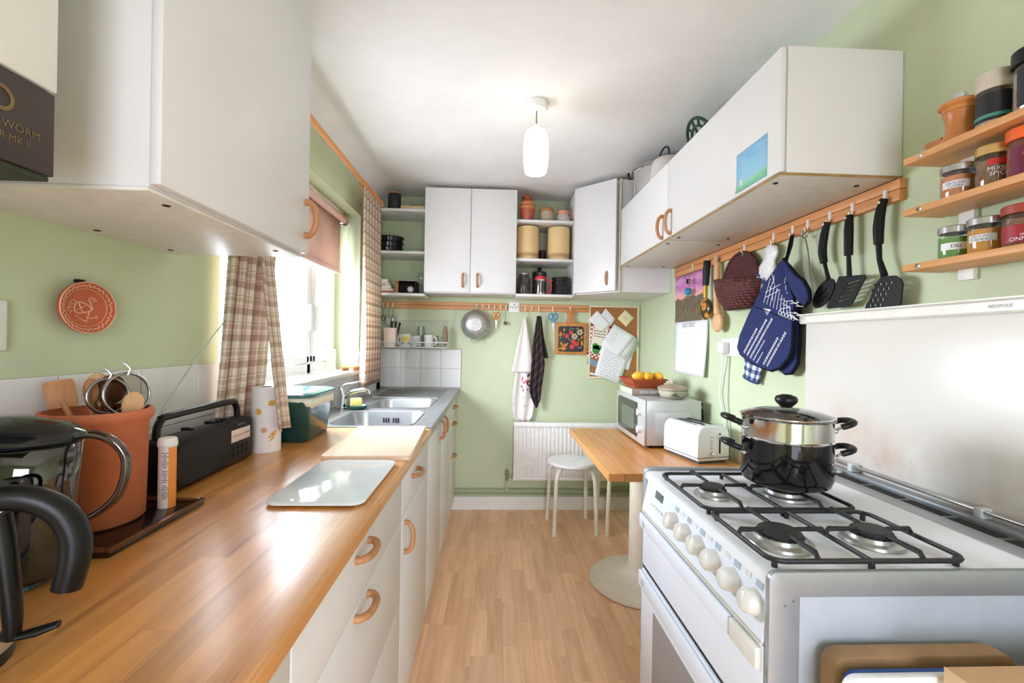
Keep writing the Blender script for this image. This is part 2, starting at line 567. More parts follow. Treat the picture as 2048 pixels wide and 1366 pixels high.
# ------------------------------------------------------------------ window, sill, blind, curtains
win = thing('window_1', None, None, (XL - .2, (W0 + W1) / 2, Z0), kind='structure')
fx0, fx1 = XL - .215, XL - .15
b = B()
for y0, y1, z0, z1 in ((W0, W1, Z0 + .02, Z0 + .075), (W0, W1, Z1 - .055, Z1), (W0, W0 + .035, Z0 + .02, Z1), (W1 - .045, W1, Z0 + .02, Z1), (2.415, 2.46, Z0 + .02, Z1)):
    b.box(fx0, fx1, y0, y1, z0, z1, .004)
b.build('window_frame', PVC, win)
for k, (y0, y1) in enumerate(((W0 + .037, 2.413), (2.462, W1 - .047))):
    b = B()
    z0, z1 = Z0 + .08, Z1 - .06
    for a0, a1, c0, c1 in ((y0, y1, z0, z0 + .04), (y0, y1, z1 - .04, z1), (y0, y0 + .034, z0, z1), (y1 - .034, y1, z0, z1)):
        b.box(fx0 + .01, fx1 + .012, a0, a1, c0, c1, .006)
    sash = b.build('sash', PVC, win)
    B().box(fx0 + .03, fx0 + .036, y0 + .03, y1 - .03, z0 + .035, z1 - .035).build('pane', GLASS, sash)
    hy = y1 - .02 if k == 0 else y0 + .02
    B().box(fx1 + .012, fx1 + .03, hy - .009, hy + .009, 1.30, 1.44, .004).build('window_handle', PVC, sash)
# small red flower sticker on the pane
b = B()
for k in range(5):
    t = k * 2 * PI / 5
    b.cyl((fx0 + .0365, 1.86 + .014 * math.cos(t), 1.315 + .014 * math.sin(t)), (fx0 + .038, 1.86 + .014 * math.cos(t), 1.315 + .014 * math.sin(t)), .010, seg=10)
st = b.build('flower_sticker', mt('red_sticker', (206, 66, 50), 0.5))
tag(st, 'small red flower sticker on the window pane', 'sticker')
b = B()
b.box(XL - .15, XL + .03, W0 - .04, W1 + .04, Z0 - .006, Z0 + .022, .006)
b.build('window_sill', GLOSSW, win)
# roller blind
bl = thing('roller_blind', 'dusty pink roller blind half drawn at the top of the window', 'blind', (XL - .08, 2.1, 1.67))
b = B(); b.cyl((XL - .085, W0 + .04, 1.99), (XL - .085, W1 - .05, 1.99), .022, seg=20)
PINK = mt('dusty_pink_fabric', (218, 182, 174), 0.85, var=0.04, bump=0.1)
b.build('roller', PINK, bl)
b = B(); b.sheet(lambda u, v: Vector((XL - .104, W0 + .055 + u * (W1 - W0 - .12), 1.67 + v * .32)), 2, 2)
n = N('pink_blind_cloth')
n.base(n.ramp(n.noise(n.coord(), 60, 2), [(0.3, lin((214, 178, 168))), (0.7, lin((222, 188, 178)))]))
n.set(Roughness=0.9)
tr = n.new('ShaderNodeBsdfTranslucent'); tr.inputs[0].default_value = lin((222, 190, 180)) + (1,)
mx = n.new('ShaderNodeMixShader'); mx.inputs[0].default_value = 0.12
n.link(n.p.outputs[0], mx.inputs[1]); n.link(tr.outputs[0], mx.inputs[2]); n.link(mx.outputs[0], n.out.inputs[0])
b.build('cloth', n.m, bl, solid=.0012)
B().box(XL - .112, XL - .098, W0 + .055, W1 - .065, 1.655, 1.682, .003).build('hem_bar', PINK, bl)
b = B()
for y in (W0 + .03, W1 - .04): b.box(XL - .115, XL - .055, y - .004, y + .004, 1.955, 2.03, .002)
b.build('bracket', CHROME, bl)
b = B(); b.tube([(XL - .075, W1 - .035, 1.98), (XL - .07, W1 - .033, 1.7), (XL - .07, W1 - .033, 1.25), (XL - .064, W1 - .028, 1.25), (XL - .064, W1 - .028, 1.98)], .0015, 6)
b.build('pull_cord', WPLAST, bl)

def plaid(name, fu, fv, glow):
    n = N(name)
    uv = n.new('ShaderNodeUVMap').outputs[0]
    sp = n.new('ShaderNodeSeparateXYZ'); n.link(uv, sp.inputs[0])
    cream, tan, brn, drk = lin((228, 216, 198)), lin((206, 178, 150)), lin((150, 106, 86)), lin((92, 80, 70))
    cols = []
    for ax, fr in ((0, fu), (1, fv)):
        x = n.math('FRACT', n.math('MULTIPLY', sp.outputs[ax], fr))
        cols.append(n.ramp(x, [(0, (1, .98, .95)), (.10, (.70, .58, .51)), (.36, (1, .97, .93)), (.42, (.62, .58, .54)), (.445, (1, .97, .93)), (.56, (.84, .74, .66)), (.72, (1, .97, .93)), (.80, (.62, .58, .54)), (.83, (1, .98, .95))], 'CONSTANT'))
    c = n.mix(1.0, cols[0], cols[1], 'MULTIPLY')
    c = n.mix(1.0, c, lin((232, 226, 216)), 'MULTIPLY')
    n.base(c)
    n.set(Roughness=0.9)
    tr = n.new('ShaderNodeBsdfTranslucent'); n.link(c, tr.inputs[0])
    mx = n.new('ShaderNodeMixShader'); mx.inputs[0].default_value = glow
    n.link(n.p.outputs[0], mx.inputs[1]); n.link(tr.outputs[0], mx.inputs[2]); n.link(mx.outputs[0], n.out.inputs[0])
    n.bump(n.noise(n.coord(), 500, 2), 0.2, 0.0005)
    return n.m
PLAID = plaid('brown_plaid_cotton', 7, 15, .10)
PLAID2 = plaid('brown_plaid_cotton_far', 6, 17, .40)
cx = XL + .075
# curtain pole with rings
cp = thing('curtain_pole', 'orange wooden curtain pole above the window', 'curtain pole', (cx, 2.1, 2.16))
b = B(); b.cyl((cx, 1.15, 2.165), (cx, 2.99, 2.165), .014, seg=16); b.build('pole', RAILY, cp)
b = B(); b.lathe([(0, -.012), (.012, -.01), (.02, .006), (.018, .018), (.008, .026), (0, .028)], (cx, 3.0, 2.165), (0, 1, 0)); b.build('finial', RAILY, cp)
for y in (1.3, 2.9):
    b = B(); b.box(XL, cx - .008, y - .012, y + .012, 2.15, 2.18, .003); b.build('pole_bracket', RAILY, cp)
def rings(ct, y0, y1, n_):
    for k in range(n_):
        y = y0 + (y1 - y0) * k / (n_ - 1)
        q = B(); q.tube(arc((cx, y, 2.155), .022, 0, 2 * PI, 16, (1, .25, 0), (0, 0, 1))[:-1], .0035, 6, closed=True)
        q.build('curtain_ring', RAILY, ct)
c2 = thing('curtain', 'brown plaid curtain hanging straight beside the open shelves', 'curtain', (cx, 2.8, .99), 'plaid window curtains')
def cf(u, v):
    y = 2.585 + u * .385 + .012 * math.sin(v * 5)
    pinch = max(0, v - .93) / .07
    amp = .026 * (1 - .35 * pinch)
    x = cx + .012 + amp * math.sin(u * 6 * 2 * PI + .6 * math.sin(v * 3)) * (0.75 + .25 * math.cos(v * 4))
    if u > .02: y += .0
    return Vector((x, y - .006 * (1 - v) * 3 * (u - .3), .985 + v * 1.15))
b = B(); b.sheet(cf, 90, 40); b.build('cloth', PLAID2, c2, smooth=80, solid=.0015, recalc=False)
rings(c2, 2.61, 2.95, 7)
c1 = thing('curtain', 'brown plaid curtain tucked in behind the paper towel roll', 'curtain', (cx, 1.45, .92), 'plaid window curtains')
def cf1(u, v):
    y = 1.362 + u * .25 - (1 - v) * .05 + .008 * math.sin(v * 3)
    amp = .017 + .010 * v
    x = cx + .004 - .034 * (1 - v) + amp * math.sin(u * 5 * 2 * PI + .5 * math.sin(v * 3.0))
    y -= (1 - v) ** 2 * .02 * (1 - u)
    return Vector((x, y, .915 + v * 1.22))
b = B(); b.sheet(cf1, 80, 40); b.build('cloth', PLAID, c1, smooth=80, solid=.0015, recalc=False)
# the leading edge falls across the radio as a folded strip
def cf2(u, v):
    y = 1.345 + u * .075 + (1 - v) ** 1.3 * .05
    x = cx + .03 + (1 - v) ** 1.2 * .075 + .012 * math.sin(u * PI * 2 + 1)
    return Vector((x, y, .972 + v * .95))
b = B(); b.sheet(cf2, 16, 30); b.build('folded_edge', PLAID, c1, smooth=80, solid=.0015, recalc=False)
rings(c1, 1.37, 1.60, 6)

# ------------------------------------------------------------------ pendant lamp
px_, py_ = .176, 1.98
pl = thing('pendant_lamp', 'lit white glass pendant lamp on the ceiling', 'lamp', (px_, py_, 2.02))
B().lathe([(0, H), (.047, H), (.05, H - .008), (.05, H - .03), (.045, H - .038), (0, H - .038)], (px_, py_, 0)).build('ceiling_rose', WPLAST, pl)
B().cyl((px_, py_, H - .038), (px_, py_, 2.225), .003, seg=8).build('flex', mt('grey_flex', (120, 104, 104), 0.6), pl)
B().lathe([(0, 2.235), (.006, 2.233), (.016, 2.212), (.017, 2.206), (0, 2.206)], (px_, py_, 0)).build('lamp_holder', WPLAST, pl)
n = N('glowing_opal_glass')
n.base((0.9, 0.86, 0.78)); n.set(Roughness=0.2)
sp = n.new('ShaderNodeSeparateXYZ'); n.link(n.coord('Generated'), sp.inputs[0])
n.link(n.ramp(sp.outputs[2], [(0.0, (1, .93, .80)), (.8, (1, .93, .80)), (1.0, (1, .86, .5))]), n.p.inputs['Emission Color'])
n.p.inputs['Emission Strength'].default_value = 5.0
B().lathe([(.038, 2.012), (.046, 2.016), (.0525, 2.05), (.0555, 2.11), (.0535, 2.16), (.046, 2.195), (.030, 2.206), (.016, 2.208)], (px_, py_, 0), seg=40).build('glass_shade', n.m, pl, solid=.003)
bu = B().ball((px_, py_, 2.11), .025).build('bulb', mt('lit_bulb', (255, 236, 200), 0.4, emit=8.0, var=0.0), pl)
# ------------------------------------------------------------------ kitchen units
def bow_handle(parent, c, along, out, L=.092, r=.0075, mat=None):
    """bowed wooden D handle: centre c, running along, standing out"""
    c, a, o = Vector(c), Vector(along).normalized(), Vector(out).normalized()
    pts = []
    h = L / 2
    pts.append(c - a * h - o * .001)
    pts.append(c - a * h + o * .006)
    for i in range(9):
        t = -1 + 2 * i / 8
        pts.append(c + a * h * t * .98 + o * (.012 + .016 * (1 - t * t) ** .6))
    pts.append(c + a * h + o * .006)
    pts.append(c + a * h - o * .001)
    q = B(); q.tube(pts, [.0085] * 2 + [.008] * 9 + [.0085] * 2, 8, sub=0)
    return q.build('handle', mat or WOODH, parent, smooth=60)

FX = -.268    # face of the base unit doors
def base_unit(label, y0, y1, fronts, cat='cabinet', side=.862):
    t = thing('base_cabinet', label, cat, ((FX + XL) / 2, (y0 + y1) / 2, 0), 'base units under the worktop')
    q = B()
    q.box(XL + .012, FX - .02, y0 + .001, y0 + .017, .1, side); q.box(XL + .012, FX - .02, y1 - .017, y1 - .001, .1, side)
    q.box(XL + .012, FX - .02, y0 + .017, y1 - .017, .1, .118)
    q.box(XL + .012, XL + .02, y0 + .017, y1 - .017, .118, .862)
    q.build('carcass', LAM, t, smooth=0)
    B().box(FX - .05, FX - .034, y0, y1, 0, .1).build('plinth', LAM, t)
    for kind, a0, a1, z0, z1, hy, hz in fronts:
        q = B(); q.box(FX - .018, FX, a0 + .0015, a1 - .0015, z0 + .0015, z1 - .0015, .0025)
        d = q.build('drawer_front' if kind == 'dr' else 'door', LAM, t)
        if hz is not None:
            bow_handle(d, (FX, hy, hz), (0, 1, 0) if kind == 'dr' else (0, 0, 1), (1, 0, 0))
    return t
base_unit('white filler panel unit nearest the camera under the worktop', .30, .615, [('d', .30, .615, .10, .862, .4, None)])
base_unit('white three-drawer base unit below the glass chopping board', .62, 1.358, [('dr', .62, 1.358, .72, .862, .95, .818), ('dr', .62, 1.358, .468, .72, .95, .700), ('dr', .62, 1.358, .10, .468, .94, .42)])
base_unit('white base unit with one drawer over a door beside the sink', 1.36, 1.898, [('dr', 1.36, 1.898, .715, .862, 1.57, .80), ('d', 1.36, 1.898, .10, .715, 1.405, .645)], side=.735)
base_unit('white double-door unit under the sink bowls', 1.90, 2.878, [('d', 1.90, 2.388, .10, .862, 2.32, .80), ('d', 2.39, 2.878, .10, .862, 2.45, .80)], side=.735)
base_unit('white narrow drawer unit at the far end under the drainer', 2.88, 3.345, [('dr', 2.88, 3.345, .745, .862, 3.08, .805), ('dr', 2.88, 3.345, .56, .745, 3.06, .695), ('dr', 2.88, 3.345, .10, .56, 3.04, .48)])

# worktop of glued staves
wt = thing('worktop', 'long oiled wooden worktop of glued staves on the left', 'worktop', (-.54, 1.1, .865))
wx0, wx1, wy0, wy1 = XL + .007, -.248, .18, 1.838
nst = 13
sw = (wx1 - wx0) / nst
smesh = {}
rs = random.Random(11)
for i in range(nst):
    edge = i == nst - 1
    y = wy0
    first = True
    while y < wy1 - .01:
        L = .25 + rs.random() * .45
        if first: L *= rs.random() * .8 + .3; first = False
        y2 = min(wy1, y + L)
        if wy1 - y2 < .12: y2 = wy1
        q = B()
        xa, xb = wx0 + i * sw + .0001, wx0 + (i + 1) * sw - .0001
        if edge:
            pf = [(xa, .866), (xb - .006, .866)] + [(xb - .006 + .006 * math.sin(k * PI / 8), .872 - .006 * math.cos(k * PI / 8)) for k in range(1, 5)] + [(xb - .009 + .009 * math.cos(k * PI / 10), .891 + .009 * math.sin(k * PI / 10)) for k in range(6)] + [(xa, .9)]
            q.prism(pf, (0, y2 - .0001, 0), (1, 0, 0), (0, 0, 1), y2 - y - .0002)
        else: q.box(xa, xb, y + .0001, y2 - .0001, .866, .9)
        q.build('stave', TOPW, wt, smooth=30 if edge else 0)
        y = y2
# sink top: stainless steel with two bowls and a drainer
SINK = mt('stainless_sink', (190, 193, 198), 0.26, 0.8, var=0.05, scale=40)
SINKTOP = mt('worn_steel_worktop', (158, 160, 160), 0.36, 0.6, var=0.16, scale=22)
sk = thing('sink_unit', 'stainless steel double sink with ribbed drainer at the far end', 'sink', (-.54, 2.6, .865))
def rr_loop(cx_, cy_, w, h, r, n_=5): return [(cx_ + p[0], cy_ + p[1]) for p in rrect(w, h, r, n_)]
bowls = [(-.512, 2.065, .355, .40, .07), (-.505, 2.545, .335, .37, .07)]
# top sheet with two holes, filled by triangulation
q = bmesh.new()
def loop_edges(pts, z):
    vs = [q.verts.new((p[0], p[1], z)) for p in pts]
    return [q.edges.new((vs[i], vs[(i + 1) % len(vs)])) for i in range(len(vs))]
es = loop_edges([(XL + .012, 1.84), (-.25, 1.84), (-.25, D - .006), (XL + .012, D - .006)], .902)
for c in bowls: es += loop_edges(rr_loop(*c), .902)
bmesh.ops.triangle_fill(q, use_beauty=True, use_dissolve=False, edges=es)
b = B(); b.add(q)
b.box(-.252, -.2485, 1.84, D - .006, .868, .9015)
b.build('sink_top', SINKTOP, sk, smooth=30)
B().box(-.29, -.2495, 1.842, D - .008, .866, .8995, .002).build('front_edge', mt('olive_grey_edge', (120, 128, 112), 0.5, 0.3), sk)
for k, c in enumerate(bowls):
    b = B()
    rings_ = []
    for (sc, z) in ((1.02, .9035), (1.0, .904), (.985, .897), (.96, .80), (.90, .765), (.80, .755), (.25, .752), (.0, .752)):
        if sc == 0: rings_.append([b.b.verts.new((c[0], c[1], z))]); continue
        w, h = c[2] * (sc if sc > .9 else sc), c[3] * sc
        rings_.append([b.b.verts.new((p[0], p[1], z)) for p in rr_loop(c[0], c[1], w, h, min(c[4] * 1.0, min(w, h) / 2 - .001))])
    for a, d in zip(rings_, rings_[1:]):
        m_ = len(a)
        for i in range(m_):
            j = (i + 1) % m_
            b.face([a[i], a[j], d[j], d[i]] if len(d) > 1 else [a[i], a[j], d[0]])
    bo = b.build('bowl', SINK, sk, smooth=50)
    B().lathe([(0, .754), (.03, .754), (.032, .757), (.04, .755)], (c[0], c[1], 0)).build('drain', CHROME, bo)
    if k == 0:
        b = B()
        for j in range(7):
            if j == 3: continue
            b.box(-.545 + j * .012, -.540 + j * .012, c[1] + c[3] / 2 - .011, c[1] + c[3] / 2 - .0045, .845, .868)
        b.build('overflow_slots', DARK, bo)
b = B()
for j in range(9):
    y = 2.80 + j * .055
    b.tube([(-.74, y, .9025), (-.735, y, .9045), (-.36, y, .9045), (-.355, y, .9025)], .006, 6, flat=.7)
b.tube([(-.76, 2.77, .903), (-.34, 2.77, .903), (-.34, 3.28, .903), (-.76, 3.28, .903)], .004, 6, closed=True)
b.build('drainer_ribs', SINKTOP, sk, smooth=60)

# wall cupboard on the left, nearest
def lamp_door(t, x0, x1, y0, y1, z0, z1, bev=.003):
    return B().box(x0, x1, y0, y1, z0, z1, bev).build('door', LAM, t)
lc = thing('wall_cupboard', 'large white wall cupboard over the near end of the worktop', 'cupboard', (-.66, .92, 1.472), 'white wall cupboards')
B().box(XL, -.503, .668, 1.178, 1.478, 2.20, .002).build('carcass', LAM, lc)
d = B().box(-.5015, -.484, .664, 1.18, 1.480, 2.20, .004).build('door', LAM, lc)
bow_handle(d, (-.484, 1.155, 1.565), (0, 0, 1), (1, 0, 0), .085)
B().box(XL, -.503, .666, 1.18, 1.4715, 1.4778, .001).build('bottom_panel', mt('off_white_underside', (226, 223, 216), .45), lc)
for y, xx in ((.74, -.53), (1.10, -.53), (.93, -.80), (1.12, -.79)):
    B().cyl((xx, y, 1.4705), (xx, y, 1.474), .006, seg=12).build('screw_cap', DARK, lc)
# wall boiler with brown lower panel
bo = thing('wall_boiler', 'white wall boiler with a dark brown lettered lower panel', 'boiler', (-.68, .46, 1.43))
BX, BY = -.522, .552
B().box(XL, BX, .30, BY, 1.546, 2.2, .003).build('casing', WPLAST, bo)
pan = B().box(XL + .02, BX - .002, .30, BY - .001, 1.447, 1.544, .002).build('lower_panel', mt('dark_brown_panel', (62, 52, 46), 0.55, var=0.12), bo)
B().box(XL + .02, BX - .006, .30, BY - .004, 1.441, 1.446).build('bottom_vent', mt('dark_green_vent', (50, 58, 44), 0.8), bo)
GOLD = mt('gold_lettering', (128, 102, 62), 0.6, 0.2)
text('GLOW-WORM', .0125, GOLD, pan, (BX - .0015, .492, 1.486), (0, 1, 0), (0, 0, 1))
text('SPACE SAVER MK II', .0105, GOLD, pan, (BX - .0015, .479, 1.473), (0, 1, 0), (0, 0, 1))
b = B(); b.tube(arc((BX - .0015, .492, 1.512), .012, 0, 2 * PI, 24, (0, 1, 0))[:-1], .0022, 6, closed=True, flat=.4); b.build('emblem', GOLD, pan)

# back wall: open shelves, double cupboard, open shelves, corner cupboard
def open_shelves(label, x0, x1, yf, tops, chamfer=False):
    t = thing('open_shelf_unit', label, 'shelf unit', ((x0 + x1) / 2, (yf + D) / 2, tops[-1] - .02))
    for z in tops:
        q = B()
        if chamfer: q.prism([(x0, D - .001), (x1, D - .001), (x1, yf), (x0 + .04, yf), (x0, yf + .05)], (0, 0, z - .018), (1, 0, 0), (0, 1, 0), .018, .0015)
        else: q.box(x0, x1, yf, D - .001, z - .018, z, .0015)
        q.build('shelf', LAM, t)
    return t
SLT, SRT = (2.163, 1.872, 1.583), (2.103, 1.836, 1.592)
sl = open_shelves('white open shelves between the plaid curtain and the double cupboard', XL + .001, -.4775, 3.085, SLT, True)
sr = open_shelves('white open shelves between the double cupboard and corner cupboard', .149, .5435, 3.055, SRT)
def cupboard_back():
    t = thing('wall_cupboard', 'white double-door wall cupboard in the middle of the back wall', 'cupboard', (-.16, 3.2, 1.586), 'white wall cupboards')
    B().box(-.475, .147, 3.052, D - .001, 1.586, 2.297, .0015).build('carcass', LAM, t)
    d = B().box(-.476, -.1655, 3.032, 3.05, 1.592, 2.297, .003).build('door', LAM, t)
    bow_handle(d, (-.213, 3.032, 1.672), (0, 0, 1), (0, -1, 0), .085)
    d = B().box(-.1625, .148, 3.032, 3.05, 1.592, 2.297, .003).build('door', LAM, t)
    bow_handle(d, (-.115, 3.032, 1.672), (0, 0, 1), (0, -1, 0), .085)
cupboard_back()
cc = thing('wall_cupboard', 'white corner wall cupboard with an angled door', 'cupboard', (.83, 3.1, 1.586), 'white wall cupboards')
b = B()
b.prism([(.545, D - .001), (XR - .001, D - .001), (XR - .001, 2.775), (.80, 2.775), (.545, 3.03)], (0, 0, 1.586), (1, 0, 0), (0, 1, 0), .711, .001)
b.build('carcass', LAM, cc, smooth=0)
a0, a1 = Vector((.553, 3.005, 0)), Vector((.782, 2.776, 0))
dv = (a1 - a0).normalized(); nv = Vector((dv.y, -dv.x, 0))
b = B()
L_ = (a1 - a0).length
b.prism([(0.004, 1.592), (L_ - .004, 1.592), (L_ - .004, 2.297), (.004, 2.297)], a0 + nv * .017, dv, (0, 0, 1), .0165, .003)
d = b.build('door', LAM, cc)
hp = a0 + dv * (L_ * .80) + nv * .017
bow_handle(d, (hp.x, hp.y, 1.675), (0, 0, 1), nv, .085)
for p in (a0 - dv * .006, a1 + dv * .007):
    b = B(); b.cyl((p.x, p.y, 1.587), (p.x, p.y, 2.297), .008, seg=10); b.build('stile', LAMEDGE, cc)
# right wall cupboards
def cup_right(label, y0, y1, hy):
    t = thing('wall_cupboard', label, 'cupboard', (.95, (y0 + y1) / 2, 1.728), 'white wall cupboards')
    B().box(.7915, XR - .001, y0, y1, 1.7355, 2.083, .002).build('carcass', LAM, t)
    d = B().box(.7725, .790, y0 + .001, y1 - .001, 1.738, 2.083, .006, 3).build('door', LAM, t)
    bow_handle(d, (.7725, hy, 1.80), (0, 0, 1), (-1, 0, 0), .10)
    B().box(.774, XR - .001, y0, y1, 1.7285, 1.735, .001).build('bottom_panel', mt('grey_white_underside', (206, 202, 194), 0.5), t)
    q = B(); q.box(.7718, .7738, y0 + .001, y1 - .001, 1.7285, 1.736)
    q.box(.7738, XR - .001, y0 - .0015, y0 - .0002, 1.7285, 1.736)
    q.build('worn_edging', BROWNEDGE, t)
    for xx, yy in ((.80, y0 + .06), (1.04, y0 + .06), (.80, y1 - .06), (1.02, y1 - .06)):
        B().cyl((xx, yy, 1.7265), (xx, yy, 1.729), .007, seg=12).build('screw_cap', DARK, t)
cup_right('white overhead cupboard above the cooker with a small picture card', 1.182, 1.968, 1.925)
cup_right('white overhead cupboard between the corner cupboard and the cooker cupboard', 1.971, 2.705, 2.02)
# picture card on the cupboard door
n = N('blue_meadow_card')
sp = n.new('ShaderNodeSeparateXYZ'); n.link(n.coord('Generated'), sp.inputs[0])
wv = n.math('ADD', sp.outputs[2], n.math('MULTIPLY', sp.outputs[1], .10))
n.base(n.ramp(wv, [(0, lin((110, 188, 176))), (.14, lin((120, 196, 150))), (.22, lin((150, 206, 176))), (.27, lin((150, 200, 224))), (1, lin((136, 190, 226)))]))
n.set(Roughness=0.6)
card = thing('picture_card', 'small blue and green picture card on the cupboard door', 'card', (.772, 1.317, 1.746))
b = B(); b.sheet(lambda u, v: Vector((.7715 - .004 * max(0, .15 - v) * 6 * u, 1.238 + .16 * u, 1.748 + v * .122)), 4, 8)
b.build('card', n.m, card, solid=.0008)
b = B()
for k in range(5):
    t = k * 2 * PI / 5
    b.cyl((.7705, 1.37 + .005 * math.cos(t), 1.774 + .006 * math.sin(t)), (.7709, 1.37 + .005 * math.cos(t), 1.774 + .006 * math.sin(t)), .0035, seg=8)
b.cyl((.7704, 1.37, 1.762), (.7707, 1.37, 1.772), .001, seg=6)
b.build('flower', mt('pale_yellow_print', (226, 222, 160), 0.7), card)
b = B()
for r_ in range(3):
    y = 1.362 - r_ * .012
    for k in range(6): b.box(.7704, .7708, y - .012 - k * .011, y - .005 - k * .011, 1.853 - r_ * .009 - .0008, 1.853 - r_ * .009 + .0008)
b.build('script_lines', mt('blue_script', (80, 140, 190), 0.7), card)
# ------------------------------------------------------------------ things on the left worktop
TERRA = mt('terracotta', (198, 112, 74), 0.75, var=0.10, scale=12, bump=0.15)
# kettle
ke = thing('kettle', 'steel kettle with a black open handle at the near end of the worktop', 'kettle', (-.600, .485, .9))
B().lathe([(0, .9), (.076, .9), (.077, .91), (.074, .915), (0, .915)], (-.600, .485, 0), seg=36).build('base', BLACK, ke)
B().lathe([(.078, .916), (.079, .93), (.075, 1.0), (.068, 1.058), (.060, 1.068), (0, 1.072)], (-.600, .485, 0), seg=40).build('body', CHROME, ke)
hd = Vector((.92, .39, 0)).normalized()
kc = Vector((-.600, .485, 0))
def kp(r, z): return kc + hd * r + Vector((0, 0, z))
b = B(); b.tube([kp(.02, 1.070), kp(.05, 1.080), kp(.088, 1.078), kp(.116, 1.060), kp(.130, 1.030), kp(.130, 1.00), kp(.124, .970)], [.012, .014, .0145, .0145, .015, .0155, .0145], 12, flat=1.0)
b.build('handle', BLACK, ke, smooth=70)
b = B(); b.tube([kp(.066, 1.062), kp(.0715, 1.03), kp(.0755, .99), kp(.079, .95), kp(.0795, .925)], [.012, .011, .010, .009, .007], 10); b.build('handle_strip', BLACK, ke, smooth=70)
b = B(); b.tube([kp(.078, .924), kp(.10, .926), kp(.118, .93)], [.006, .008, .006], 10, flat=.6); b.build('switch', BLACK, ke, smooth=70)
B().lathe([(0, 1.086), (.018, 1.084), (.045, 1.076), (.058, 1.068), (0, 1.068)], (-.600, .485, 0)).build('lid', BLACK, ke)
# blue mat and dark board
n = N('blue_woven_mat')
co = n.coord()
wv = n.new('ShaderNodeTexChecker'); n.link(co, wv.inputs[0]); wv.inputs['Scale'].default_value = 90
wv.inputs[1].default_value = lin((58, 110, 150)) + (1,); wv.inputs[2].default_value = lin((96, 150, 186)) + (1,)
n.base(wv.outputs[0]); n.set(Roughness=0.9)
tag(B().box(-.80, -.648, .50, .742, .9003, .9055, .002).build('place_mat', n.m), 'blue woven mat under the water filter jug', 'mat')
tr = thing('tray', 'glossy dark wooden tray under the terracotta pot', 'tray', (-.725, .865, .9))
B().box(-.829, -.615, .746, .985, .9003, .909, .002).build('base', mt('dark_lacquer', (44, 28, 22), 0.1, var=0.2), tr)
b = B(); b.box(-.6215, -.614, .746, .986, .909, .915, .001); b.box(-.829, -.6217, .979, .986, .909, .915, .001); b.box(-.829, -.6217, .746, .753, .909, .915, .001)
b.build('rim', mt('brown_lacquer', (96, 56, 30), 0.15, var=0.2), tr)
# water filter jug
ju = thing('water_filter_jug', 'smoked plastic water filter jug with black lid beside the kettle', 'jug', (-.705, .675, .9055))
jc = (-.705, .675, 0)
B().lathe([(.0, .908), (.060, .908), (.068, .916), (.074, .97), (.08, 1.05), (.084, 1.108)], jc, seg=40, sx=1.15, sy=.75).build('body', SMOKE, ju, solid=.002)
B().lathe([(.0, 1.0), (.03, 1.0), (.055, 1.015), (.074, 1.055), (.08, 1.10), (0, 1.10)], (jc[0] - .01, jc[1], 0), seg=36, sx=1.08, sy=.7).build('filter_funnel', mt('smoked_black', (34, 34, 36), 0.25), ju)
B().lathe([(0, 1.142), (.03, 1.14), (.07, 1.128), (.086, 1.116), (.089, 1.108), (.085, 1.104), (0, 1.104)], jc, seg=40, sx=1.15, sy=.77).build('lid', mt('black_gloss_lid', (24, 25, 26), 0.12), ju)
b = B()
b.tube([(-.612, .676, 1.112), (-.585, .68, 1.115), (-.560, .684, 1.104), (-.545, .687, 1.08), (-.545, .687, 1.05), (-.556, .685, 1.02), (-.580, .681, .998), (-.612, .676, .982)], [.005, .006, .0065, .0065, .0065, .006, .005, .004], 10)
b.build('handle', glass_mat('smoked_handle', (0.34, 0.34, 0.36), 0.10), ju, smooth=70)
# terracotta pot
pc = (-.742, .872, 0)
tp = thing('utensil_pot', 'tall terracotta pot holding wooden utensils', 'pot', (pc[0], pc[1], .909))
B().lathe([(0, .910), (.066, .910), (.072, .916), (.0755, 1.095), (.081, 1.102), (.084, 1.112), (.081, 1.121), (.076, 1.121), (.070, 1.105), (.067, .93), (0, .925)], pc, seg=48).build('pot', TERRA, tp, smooth=50)
def utensil(name, label, pts, rad, head, mat, flat=1.0):
    t = thing(name, label, 'utensil', pts[0], 'utensils in the terracotta pot')
    q = B(); q.tube(pts, rad, 8); q.build('shaft', mat, t, smooth=60)
    head(t)
    return t
def flat_head(c, w, h, th, tilt_n, up, mat, r=.006):
    def f(t):
        nn = Vector(tilt_n).normalized(); u_ = Vector(up).normalized(); s_ = u_.cross(nn).normalized()
        q = B(); q.prism(rrect(w, h, r), Vector(c) - nn * th / 2, s_, u_, th * (1 if s_.cross(u_).dot(nn) > 0 else -1), .0012)
        q.build('blade', mat, t)
    return f
def spoon_head(c, a, b_, d, up, nrm, mat):
    def f(t):
        nn = Vector(nrm).normalized(); u_ = Vector(up).normalized(); s_ = u_.cross(nn).normalized()
        M_ = Matrix((s_, u_, nn)).transposed().to_4x4(); M_.translation = Vector(c)
        tb_ = bmesh.new(); bmesh.ops.create_uvsphere(tb_, u_segments=16, v_segments=10, radius=1)
        q = B(); q.add(tb_, M_ @ Matrix.Diagonal((a, b_, d, 1))); q.build('bowl', mat, t, smooth=60)
    return f
cam_n = (.66, -.74, .1)
utensil('spatula', 'flat square wooden spatula leaning left in the pot', [(-.735, .87, .93), (-.785, .862, 1.11), (-.796, .86, 1.135)], .005, flat_head((-.800, .860, 1.150), .042, .052, .006, cam_n, (-.22, 0, 1), WOODM), WOODM)
utensil('wooden_spoon', 'pale wooden spoon at the back of the pot', [(-.74, .885, .93), (-.785, .92, 1.14)], .005, spoon_head((-.789, .924, 1.16), .018, .026, .007, (-.1, .15, 1), cam_n, WOODL), WOODL)
